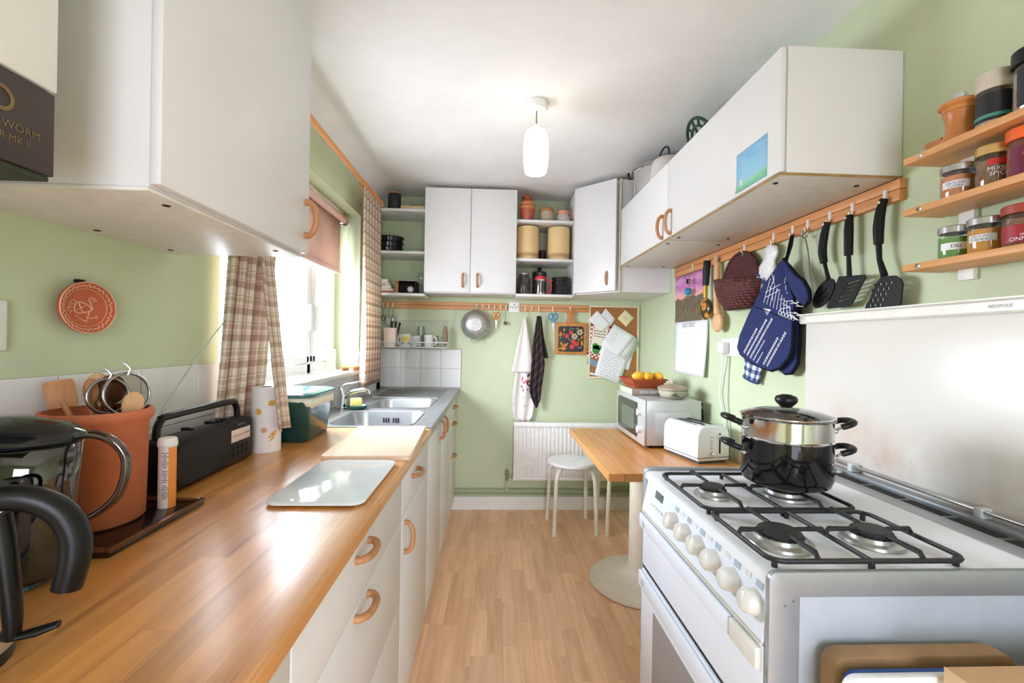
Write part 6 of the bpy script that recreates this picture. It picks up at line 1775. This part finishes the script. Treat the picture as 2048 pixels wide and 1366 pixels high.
b = B(); b.tube([(1.0552, 1.765, 1.421), (1.0552, 1.524, 1.351)], .0014, 5); b.build('seam', NVD, og)
# white print: ship rigging drawing and lines of lettering, too small to read
rs = random.Random(5)
b = B()
def gline(a, c, r=.0012): b.tube([(1.0554, a[0], a[1]), (1.0554, c[0], c[1])], r, 4)
for k in range(9): gline((1.70 - k * .020, 1.43 - k * .008), (1.66 - k * .014, 1.52 - k * .014), .0011)
for k in range(12):
    y_, z_ = 1.60 - rs.random() * .09, 1.37 + rs.random() * .06
    gline((y_, z_), (y_ - .045, z_ - .025 + rs.random() * .03))
for k in range(10):
    y_, z_ = 1.66 - rs.random() * .11, 1.43 + rs.random() * .07
    gline((y_, z_), (y_ + .03 * (rs.random() - .3), z_ + .04 * rs.random()))
for t in (0, 1): gline((1.69, 1.47 - t * .02), (1.60, 1.49 - t * .02))
for t in range(5): b.tube([(1.0554, 1.60 - t * .018 + .008 * math.cos(k * PI / 6), 1.385 - t * .006 + .009 * math.sin(k * PI / 6)) for k in range(12)], .0012, 4, closed=True)
for k in range(8): gline((1.70 - k * .003, 1.408 - k * .004), (1.655 - k * .0, 1.40), .0008)
b.build('ship_drawing', WINK, og)['kind'] = 'stuff'
b = B()
def gtext(y0, z0, y1, z1, n_, h):
    d_ = Vector((0, y1 - y0, z1 - z0)); u_ = d_.normalized(); w_ = Vector((0, -u_.z, u_.y))
    k = 0.0
    while k < d_.length - .006:
        w = .005 + rs.random() * .006
        p = Vector((1.0554, y0, z0)) + u_ * k
        for f_ in (0, .62): b.mesh([p + w_ * h * f_, p + u_ * w + w_ * h * f_, p + u_ * w + w_ * h * (f_ + .38), p + w_ * h * (f_ + .38)], [(0, 1, 2, 3)])
        b.mesh([p, p + u_ * .002, p + u_ * .002 + w_ * h, p + w_ * h], [(0, 1, 2, 3)])
        k += w + .003
for k, L in enumerate((.16, .235, .25, .13, .07)): 
    y0, z0 = 1.835 - k * .026 * .9, 1.235 - k * .010
    gtext(y0, z0, y0 - L * .56, z0 + L * .62, 8, .010 if k < 3 else .006)
for k, L in enumerate((.17, .21)):
    y0, z0 = 1.700 - k * .024, 1.192 - k * .004
    gtext(y0, z0, y0 - L * .52, z0 + L * .62, 8, .010)
b.build('printed_lettering', WINK, og)['kind'] = 'stuff'
# steel skewer, black utensils
sk_ = thing('skewer', 'long thin steel skewer with a ring end on the right rail', 'skewer', (1.09, 1.5, 1.40))
b = B(); b.tube([(1.088, 1.519, 1.645), (1.088, 1.505, 1.60), (1.088, 1.462, 1.39)], .0028, 6); b.build('rod', STEEL, sk_, smooth=60)
b = B(); b.tube([(1.088, 1.521 + .014 * math.cos(k * PI / 8), 1.658 + .014 * math.sin(k * PI / 8)) for k in range(16)], .003, 6, closed=True); b.build('ring', STEEL, sk_, smooth=60)
BKP = mt('black_nylon', (12, 12, 13), .5, spec=.25)
def holes_prism(outline, holes, x, th):
    """flat (y,z) plate with real openings"""
    q = bmesh.new()
    def lp(pts):
        vs = [q.verts.new((x, p[0], p[1])) for p in pts]
        return [q.edges.new((vs[i], vs[(i + 1) % len(vs)])) for i in range(len(vs))]
    es = lp(outline)
    for h in holes: es += lp(h)
    bmesh.ops.triangle_fill(q, use_beauty=True, edges=es)
    ex = bmesh.ops.extrude_face_region(q, geom=q.faces[:])
    bmesh.ops.translate(q, verts=[e for e in ex['geom'] if isinstance(e, bmesh.types.BMVert)], vec=(-th, 0, 0))
    o = B(); o.add(q); return o
def slot(c, d, L, w):
    d = Vector(d).normalized(); n_ = Vector((-d.y, d.x)); c = Vector(c)
    return [tuple(c + d * L / 2 + n_ * w / 2), tuple(c - d * L / 2 + n_ * w / 2), tuple(c - d * L / 2 - n_ * w / 2), tuple(c + d * L / 2 - n_ * w / 2)]
u1 = thing('slotted_spoon', 'black slotted spoon hanging on the right rail', 'utensil', (1.09, 1.42, 1.4), 'black kitchen utensils')
b = B(); b.tube([(1.090, 1.417, 1.672), (1.088, 1.428, 1.63), (1.086, 1.432, 1.58), (1.086, 1.424, 1.54)], [.010, .0125, .013, .011], 10); b.build('handle', BKP, u1, smooth=60)
b = B(); b.tube([(1.086, 1.424, 1.545), (1.085, 1.412, 1.512), (1.083, 1.398, 1.478)], [.006, .0055, .007], 8); b.build('neck', BKP, u1, smooth=60)
ell = [(1.420 + .058 * math.cos(k * PI / 12) * math.cos(.75) - .032 * math.sin(k * PI / 12) * math.sin(.75) * -1, 1.437 - .058 * math.cos(k * PI / 12) * math.sin(.75) * 1.0 + .032 * math.sin(k * PI / 12) * math.cos(.75)) for k in range(24)]
holes_prism(ell, [slot((1.420 + o_ * .012, 1.437 + o_ * .013), (.73, -.68), .050 - abs(o_) * .012, .0055) for o_ in (-1, 0, 1)], 1.086, .005).build('bowl', BKP, u1, smooth=0)
u2 = thing('spatula', 'black slotted spatula in the middle of the black utensils', 'utensil', (1.09, 1.32, 1.39), 'black kitchen utensils')
b = B(); b.tube([(1.090, 1.327, 1.668), (1.088, 1.326, 1.62), (1.087, 1.324, 1.545)], [.011, .013, .012], 10); b.build('handle', BKP, u2, smooth=60)
b = B(); b.tube([(1.087, 1.324, 1.548), (1.086, 1.318, 1.478)], [.006, .007], 8); b.build('neck', BKP, u2, smooth=60)
holes_prism([(1.358, 1.484), (1.262, 1.476), (1.257, 1.468), (1.307, 1.392), (1.318, 1.386), (1.400, 1.386), (1.406, 1.392)], [slot((1.302 + k * .010, 1.460 - k * .013), (1, -.16), .048, .0055) for k in range(5)], 1.088, .004).build('blade', BKP, u2, smooth=0)
u3 = thing('fish_slice', 'black turner with square holes nearest the spice shelves', 'utensil', (1.09, 1.2, 1.36), 'black kitchen utensils')
b = B(); b.tube([(1.090, 1.206, 1.680), (1.086, 1.212, 1.645), (1.084, 1.215, 1.60), (1.084, 1.214, 1.555)], [.010, .0125, .0135, .0115], 10); b.build('handle', BKP, u3, smooth=60)
b = B(); b.tube([(1.084, 1.214, 1.558), (1.083, 1.209, 1.51), (1.081, 1.190, 1.462)], [.0075, .0065, .009], 8); b.build('neck', BKP, u3, smooth=60)
hl = []
for r_ in range(5):
    for c_i in range(4):
        c = (1.170 + c_i * .0165 + r_ * .0085, 1.440 - r_ * .0145)
        if c[1] > 1.374: hl.append(slot(c, (1, 0), .007, .0065))
holes_prism([(1.200, 1.462), (1.158, 1.458), (1.142, 1.447), (1.135, 1.434), (1.140, 1.38), (1.150, 1.366), (1.26, 1.366), (1.240, 1.400), (1.216, 1.446)], hl, 1.085, .004).build('blade', BKP, u3, smooth=0)
for t, y, z in ((u1, 1.4195, 1.664), (u2, 1.3275, 1.660), (u3, 1.2075, 1.670)):
    b = B(); b.cyl((1.078, y, z), (1.0765, y, z), .0035, seg=10); b.build('eyelet', WPLAST, t)
# double socket with plug and leads
ds_ = thing('wall_socket', 'white double wall socket below the calendar on the right wall', 'socket', (XR, 1.98, 1.21))
B().box(XR - .011, XR, 1.862, 2.118, 1.212, 1.294, .003).build('plate', WPLAST, ds_)
B().box(XR - .0125, XR - .011, 1.872, 1.925, 1.228, 1.278, .001).build('grey_timer', mt('grey_fascia', (176, 178, 178), .5), ds_)
b = B()
for dy_, dz_ in ((0, .018), (-.012, -.008), (.012, -.008)): b.box(XR - .0117, XR - .0108, 1.962 + dy_ - .003, 1.962 + dy_ + .003, 1.255 + dz_ - .005, 1.255 + dz_ + .005)
b.build('pin_holes', DARK, ds_)
plg = thing('mains_plug', 'white plug with a flex running down to the toaster', 'plug', (XR - .03, 2.06, 1.2))
B().box(XR - .045, XR - .0115, 2.045, 2.100, 1.222, 1.276, .006).build('plug_body', WPLAST, plg)
b = B(); b.tube([(XR - .028, 2.075, 1.226), (XR - .022, 2.085, 1.18), (XR - .016, 2.11, 1.09), (XR - .016, 2.12, 1.02), (XR - .016, 2.085, .93), (XR - .018, 2.055, .86), (XR - .018, 2.035, .78), (XR - .016, 2.03, .735)], .0035, 8); b.build('flex', WPLAST, plg, smooth=60)
b = B(); b.tube([(XR - .006, 2.055, 1.212), (XR - .006, 2.062, 1.10), (XR - .006, 2.066, 1.0), (XR - .006, 2.04, .86), (XR - .006, 2.02, .735)], .003, 6)
tag(b.build('cable', mt('grey_white_cable', (206, 208, 202), .5), smooth=60), 'thin pale cable clipped to the wall beside the flex', 'cable')

# ------------------------------------------------------------------ on top of the right cupboards
tz_ = 2.0835
skp = thing('stock_pot', 'large steel stock pot with lid on top of the far cupboard', 'pot', (.95, 2.60, tz_))
B().lathe([(0, 0), (.142, 0), (.148, .006), (.148, .165), (.153, .168), (.153, .173), (0, .173)], (.945, 2.535, tz_), seg=44).build('pan', MIR, skp, smooth=40)
B().lathe([(.156, .173), (.156, .182), (.140, .190), (.06, .200), (0, .202)], (.945, 2.535, tz_), seg=44).build('lid', STEEL, skp, smooth=50)
for s_ in (-1, 1):
    b = B(); b.tube([(.945 - .05, 2.535 + s_ * .135, tz_ + .12), (.945 - .045, 2.535 + s_ * .165, tz_ + .132), (.945 + .045, 2.535 + s_ * .165, tz_ + .132), (.945 + .05, 2.535 + s_ * .135, tz_ + .12)], .005, 8); b.build('handle', STEEL, skp, smooth=60)
b = B(); b.tube([(.825, 2.62, tz_ + .16), (.80, 2.645, tz_ + .165), (.798, 2.648, tz_ + .190)], .004, 6); b.obox((.797, 2.650, tz_ + .195), .012, .012, .02, .5, .002); b.build('clamp', BLACK, skp, smooth=60)
wj = thing('steamer_pan', 'white enamel pan with a black wire handle beside the stock pot', 'pan', (.86, 2.33, tz_))
B().lathe([(0, 0), (.085, 0), (.088, .005), (.082, .110), (.07, .128), (.03, .138), (0, .14)], (.885, 2.26, tz_), seg=40).build('body', mt('grey_white_enamel', (206, 200, 196), .3), wj, smooth=50)
b = B(); b.tube([(.86, 2.305, tz_ + .126), (.858, 2.312, tz_ + .150), (.862, 2.300, tz_ + .180), (.868, 2.265, tz_ + .194), (.872, 2.230, tz_ + .18), (.874, 2.220, tz_ + .15), (.872, 2.225, tz_ + .126)], .0045, 8); b.build('handle', BLACK, wj, smooth=60)
gt = thing('trivet', 'round green cast iron trivet leaning on top of the cupboard', 'trivet', (.93, 1.98, tz_))
GRC = mt('dark_green_iron', (24, 62, 44), .35)
gq = Matrix.Translation((.915, 1.955, tz_ + .092)) @ Matrix.Rotation(math.radians(62), 4, 'Y') @ Matrix.Rotation(math.radians(0), 4, 'Z')
b = B()
def tp_(r, a): return gq @ Vector((r * math.cos(a), r * math.sin(a), 0))
for r in (.100, .066, .03): b.tube([tp_(r, k * PI / 20) for k in range(40)], .007 if r > .09 else .0055, 8, closed=True)
for k in range(12): b.tube([tp_(.066, k * PI / 6), tp_(.100, k * PI / 6)], .005, 6)
for k in range(6): b.tube([tp_(.03, k * PI / 3), tp_(.066, k * PI / 3)], .005, 6)
b.build('casting', GRC, gt, smooth=60)

# ------------------------------------------------------------------ spice shelves
SPW = wood('orange_shelf_wood', (202, 140, 80), (228, 170, 110), .45, 'y', 12)
spt = (1.728, 1.602, 1.466)
spr = thing('spice_rack', 'three-tier orange wooden spice rack on the right wall', 'spice rack', (1.07, .8, 1.45))
sx0, sx1 = 1.006, 1.108
for z in spt:
    B().box(sx0, sx1, .55, 1.060, z - .016, z, .002).build('shelf', SPW, spr)
    q = B(); q.lathe([(.0, .002), (.005, .0018), (.006, 0), (0, 0)], (sx0, 1.018, z - .008), (-1, 0, 0), 14); q.lathe([(0, .0024), (.0025, .0024), (.0025, 0), (0, 0)], (sx0, 1.018, z - .008), (-1, 0, 0), 10); q.build('screw_cover', CHROME, spr)
B().box(XR - .012, XR, .985, 1.020, 1.425, 1.735, .001).build('upright', WPLAST, spr)
B().box(XR - .012, XR, .62, .655, 1.425, 1.735, .001).build('upright', WPLAST, spr)
def spice(label, y, z, r, h, lidmat, fill, cat='jar', lid_h=.013, x=1.055, band=None, txt=None, lidr=1.03, band_h=None, neck=True):
    t = thing('spice_jar', label, cat, (x, y, z), 'spice jars')
    z0 = z + .0004
    B().lathe([(0, z0), (r * .93, z0), (r, z0 + .004), (r, z0 + h * .84), (r * .93, z0 + h * .92), (r * .93, z0 + h)], (x, y, 0), seg=32).build('glass', JAR, t, smooth=40)
    if fill is not None:
        B().lathe([(0, z0 + .003), (r * .93, z0 + .003), (r * .95, z0 + .007), (r * .95, z0 + h * .80), (0, z0 + h * .80)], (x, y, 0), seg=28).build('spice', fill, t, smooth=40)
    B().lathe([(0, z0 + h + lid_h), (r * lidr * .94, z0 + h + lid_h), (r * lidr, z0 + h + lid_h - .002), (r * lidr, z0 + h - .002), (r * .9, z0 + h - .002)], (x, y, 0), seg=36).build('lid', lidmat, t, smooth=30)
    ang = math.atan2(-y, -x)
    if band:
        zb0, zb1, m_, a0, a1 = band
        q = B(); vs_ = []
        for k in range(13):
            a = ang + a0 + (a1 - a0) * k / 12
            vs_.append((q.b.verts.new((x + r * 1.012 * math.cos(a), y + r * 1.012 * math.sin(a), z0 + h * zb0)), q.b.verts.new((x + r * 1.012 * math.cos(a), y + r * 1.012 * math.sin(a), z0 + h * zb1))))
        for a, c in zip(vs_, vs_[1:]): q.face([a[0], c[0], c[1], a[1]])
        q.build('label_band', m_, t, smooth=60)
    if txt:
        for s_, zf, size, m_, da in txt:
            text_cyl(s_, size, m_, t, (x, y, z0 + h * zf), r * 1.02, ang + da)
    return t
ALID = mt('silver_lid', (196, 196, 198), .25, .9)
LBL = mt('white_label', (232, 232, 236), .6)
DILL, ORG_, BRN = mt('green_herb', (96, 150, 78), .8, var=.2, scale=80), mt('orange_spice', (222, 146, 92), .8, var=.1, scale=60), mt('brown_spice', (128, 92, 66), .8, var=.25, scale=60)
TURM = mt('turmeric_spice', (206, 140, 58), .8, var=.1, scale=60)
z = spt[2]
spice('silver-lidded jar of green dill on the bottom spice shelf', .978, z, .029, .062, ALID, DILL, band=(.32, .58, LBL, -.9, 1.0), txt=[('DILL', .45, .0105, INK, .1)])
spice('silver-lidded jar of ground turmeric on the bottom spice shelf', .912, z, .031, .064, ALID, TURM, band=(.38, .62, LBL, -1.0, .5), txt=[('GROUND', .55, .008, INK, -.3), ('TURMERIC', .44, .008, INK, -.3)])
spice('red-lidded glass jar of cinnamon on the bottom spice shelf', .842, z, .034, .068, mt('red_brown_lid', (150, 62, 44), .4), mt('cinnamon_bark', (120, 74, 52), .7, var=.3), lid_h=.016, band=(.10, .62, mt('crimson_label', (150, 30, 40), .5), -1.2, 1.2), txt=[('CINNAMON', .2, .0105, WINK, .15), ('GROUND', .32, .006, WINK, .15)])
z = spt[1]
spice('silver-lidded jar of ground cumin on the middle spice shelf', .972, z, .031, .064, ALID, mt('cumin_spice', (206, 132, 88), .8, var=.1, scale=60), band=(.34, .60, LBL, -1.0, .6), txt=[('GROUND', .51, .008, mt('navy_ink', (44, 54, 96), .7), -.2), ('CUMIN', .40, .008, mt('navy_ink'), -.2)])
spice('gold-lidded jar of mixed spice on the middle spice shelf', .900, z, .029, .072, mt('gold_lid', (206, 170, 110), .3, .5), BRN, lid_h=.018, band=(.62, .80, mt('scarlet_label', (196, 40, 44), .5), -.3, 1.0), txt=[('MIXED', .50, .012, WINK, .25), ('SPICE', .36, .012, WINK, .25)])
spice('orange-lidded jar with a maroon label on the middle spice shelf', .838, z, .032, .078, mt('orange_lid', (232, 100, 34), .35), mt('paprika', (150, 60, 40), .8), lid_h=.022, band=(.06, .78, mt('maroon_label', (104, 26, 52), .5), -.9, 1.2), txt=[('GROUND', .56, .009, mt('orange_print', (226, 120, 50), .6), .3), ('GINGER', .44, .009, mt('orange_print'), .3)])
z = spt[0]
spice('tall glass grinder jar with a black and teal label on the top spice shelf', .900, z, .031, .082, mt('clear_ribbed_cap', (206, 196, 180), .3, .1), mt('rock_salt', (196, 176, 150), .7, var=.3, scale=60), lid_h=.036, lidr=1.0, band=(.16, .86, mt('black_label', (30, 32, 38), .4), -1.3, 1.3))
tl_ = bpy.data.objects['spice_jar.006']
B().lathe([(.0316, z + .020), (.0316, z + .027)], (1.055, .900, 0), seg=32).build('teal_band', mt('teal_label', (72, 150, 138), .5), tl_)
spice('black-lidded jar with a red M on the top spice shelf', .825, z, .035, .098, BLACK, mt('pepper_mix', (150, 130, 110), .8, var=.4, scale=80), lid_h=.026, lidr=1.06, band=(.10, .86, mt('black_label'), -.9, 1.0), txt=[('M', .70, .026, mt('red_letter', (222, 40, 44), .5), .1), ('SPICE MILL', .40, .0085, WINK, .2), ('REFILL', .28, .0075, mt('red_letter'), .2)])
# pepper mill and small wooden box
pm = thing('pepper_mill', 'squat turned wooden pepper mill on the top spice shelf', 'pepper mill', (1.05, .968, z))
MIL = wood('mill_wood', (176, 104, 50), (204, 136, 74), .35, 'z', 14)
B().lathe([(0, .0004), (.033, .0004), (.034, .006), (.031, .014), (.026, .026), (.024, .045), (.027, .060), (.031, .068), (.031, .0715)], (1.052, .968, z), seg=36).build('body', MIL, pm, smooth=50)
B().lathe([(.031, .0722), (.031, .080), (.038, .086), (.038, .091), (.03, .096), (0, .098)], (1.052, .968, z), seg=36).build('cap', MIL, pm, smooth=40)
B().lathe([(0, .096), (.011, .097), (.013, .108), (.010, .116), (0, .119)], (1.052, .968, z)).build('finial', CHROME, pm, smooth=50)
sb_ = thing('wooden_block', 'small slotted wooden block at the end of the top spice shelf', 'block', (1.06, 1.02, z))
B().box(1.045, 1.10, 1.004, 1.045, z + .0004, z + .032, .002).build('block', WOODM, sb_)
B().box(1.0446, 1.0452, 1.008, 1.04, z + .014, z + .0155).build('slot', DARK, sb_)

# ------------------------------------------------------------------ bottom right: boards and corner of a unit
def board_up(name, label, x0, x1, z1, y, th, mat, r=.022):
    t = thing(name, label, 'chopping board', ((x0 + x1) / 2, y, 0), 'boards stood against the cooker')
    w = x1 - x0
    pts = [(x0, .02), (x1, .02), (x1, z1 - r)] + [(x1 - r + r * math.cos(k * PI / 12), z1 - r + r * math.sin(k * PI / 12)) for k in range(1, 6)] + [(x1 - r, z1), (x0 + r, z1)] + [(x0 + r - r * math.sin(k * PI / 12), z1 - r + r * math.cos(k * PI / 12)) for k in range(1, 6)] + [(x0, z1 - r)]
    q = B(); q.prism(pts, (0, y + th, 0), (1, 0, 0), (0, 0, 1), th, .003); q.build('board', mat, t, smooth=40)
    return t
bty = .655
board_up('chopping_board', 'thick brown wooden board leaning on the cooker side', .526, .818, .790, bty, .030, mt('aged_board', (160, 126, 88), .6, var=.2, scale=14))
board_up('chopping_board', 'blue plastic board in front of the wooden one', .530, .80, .781, bty - .022, .012, mt('blue_board', (32, 84, 168), .4), .016)
board_up('chopping_board', 'white plastic board in front of the blue one', .508, .79, .793, bty - .046, .012, mt('white_board', (226, 228, 230), .4), .02)
sh = thing('side_unit', 'pale wood unit corner at the bottom right', 'cabinet', (.85, .4, 0))
B().box(.640, XR - .001, .12, .598, .785, .816, .001).build('top', mt('peach_wood', (216, 174, 128), .45, var=.04), sh)
B().box(.655, XR - .001, .13, .585, .0, .784).build('carcass', mt('peach_wood'), sh)
for x0, x1 in ((.655, .658),): B().box(.6395, .6405, .12, .598, .785, .8162).build('edge_strip', mt('pale_edge', (232, 200, 160), .5), sh)
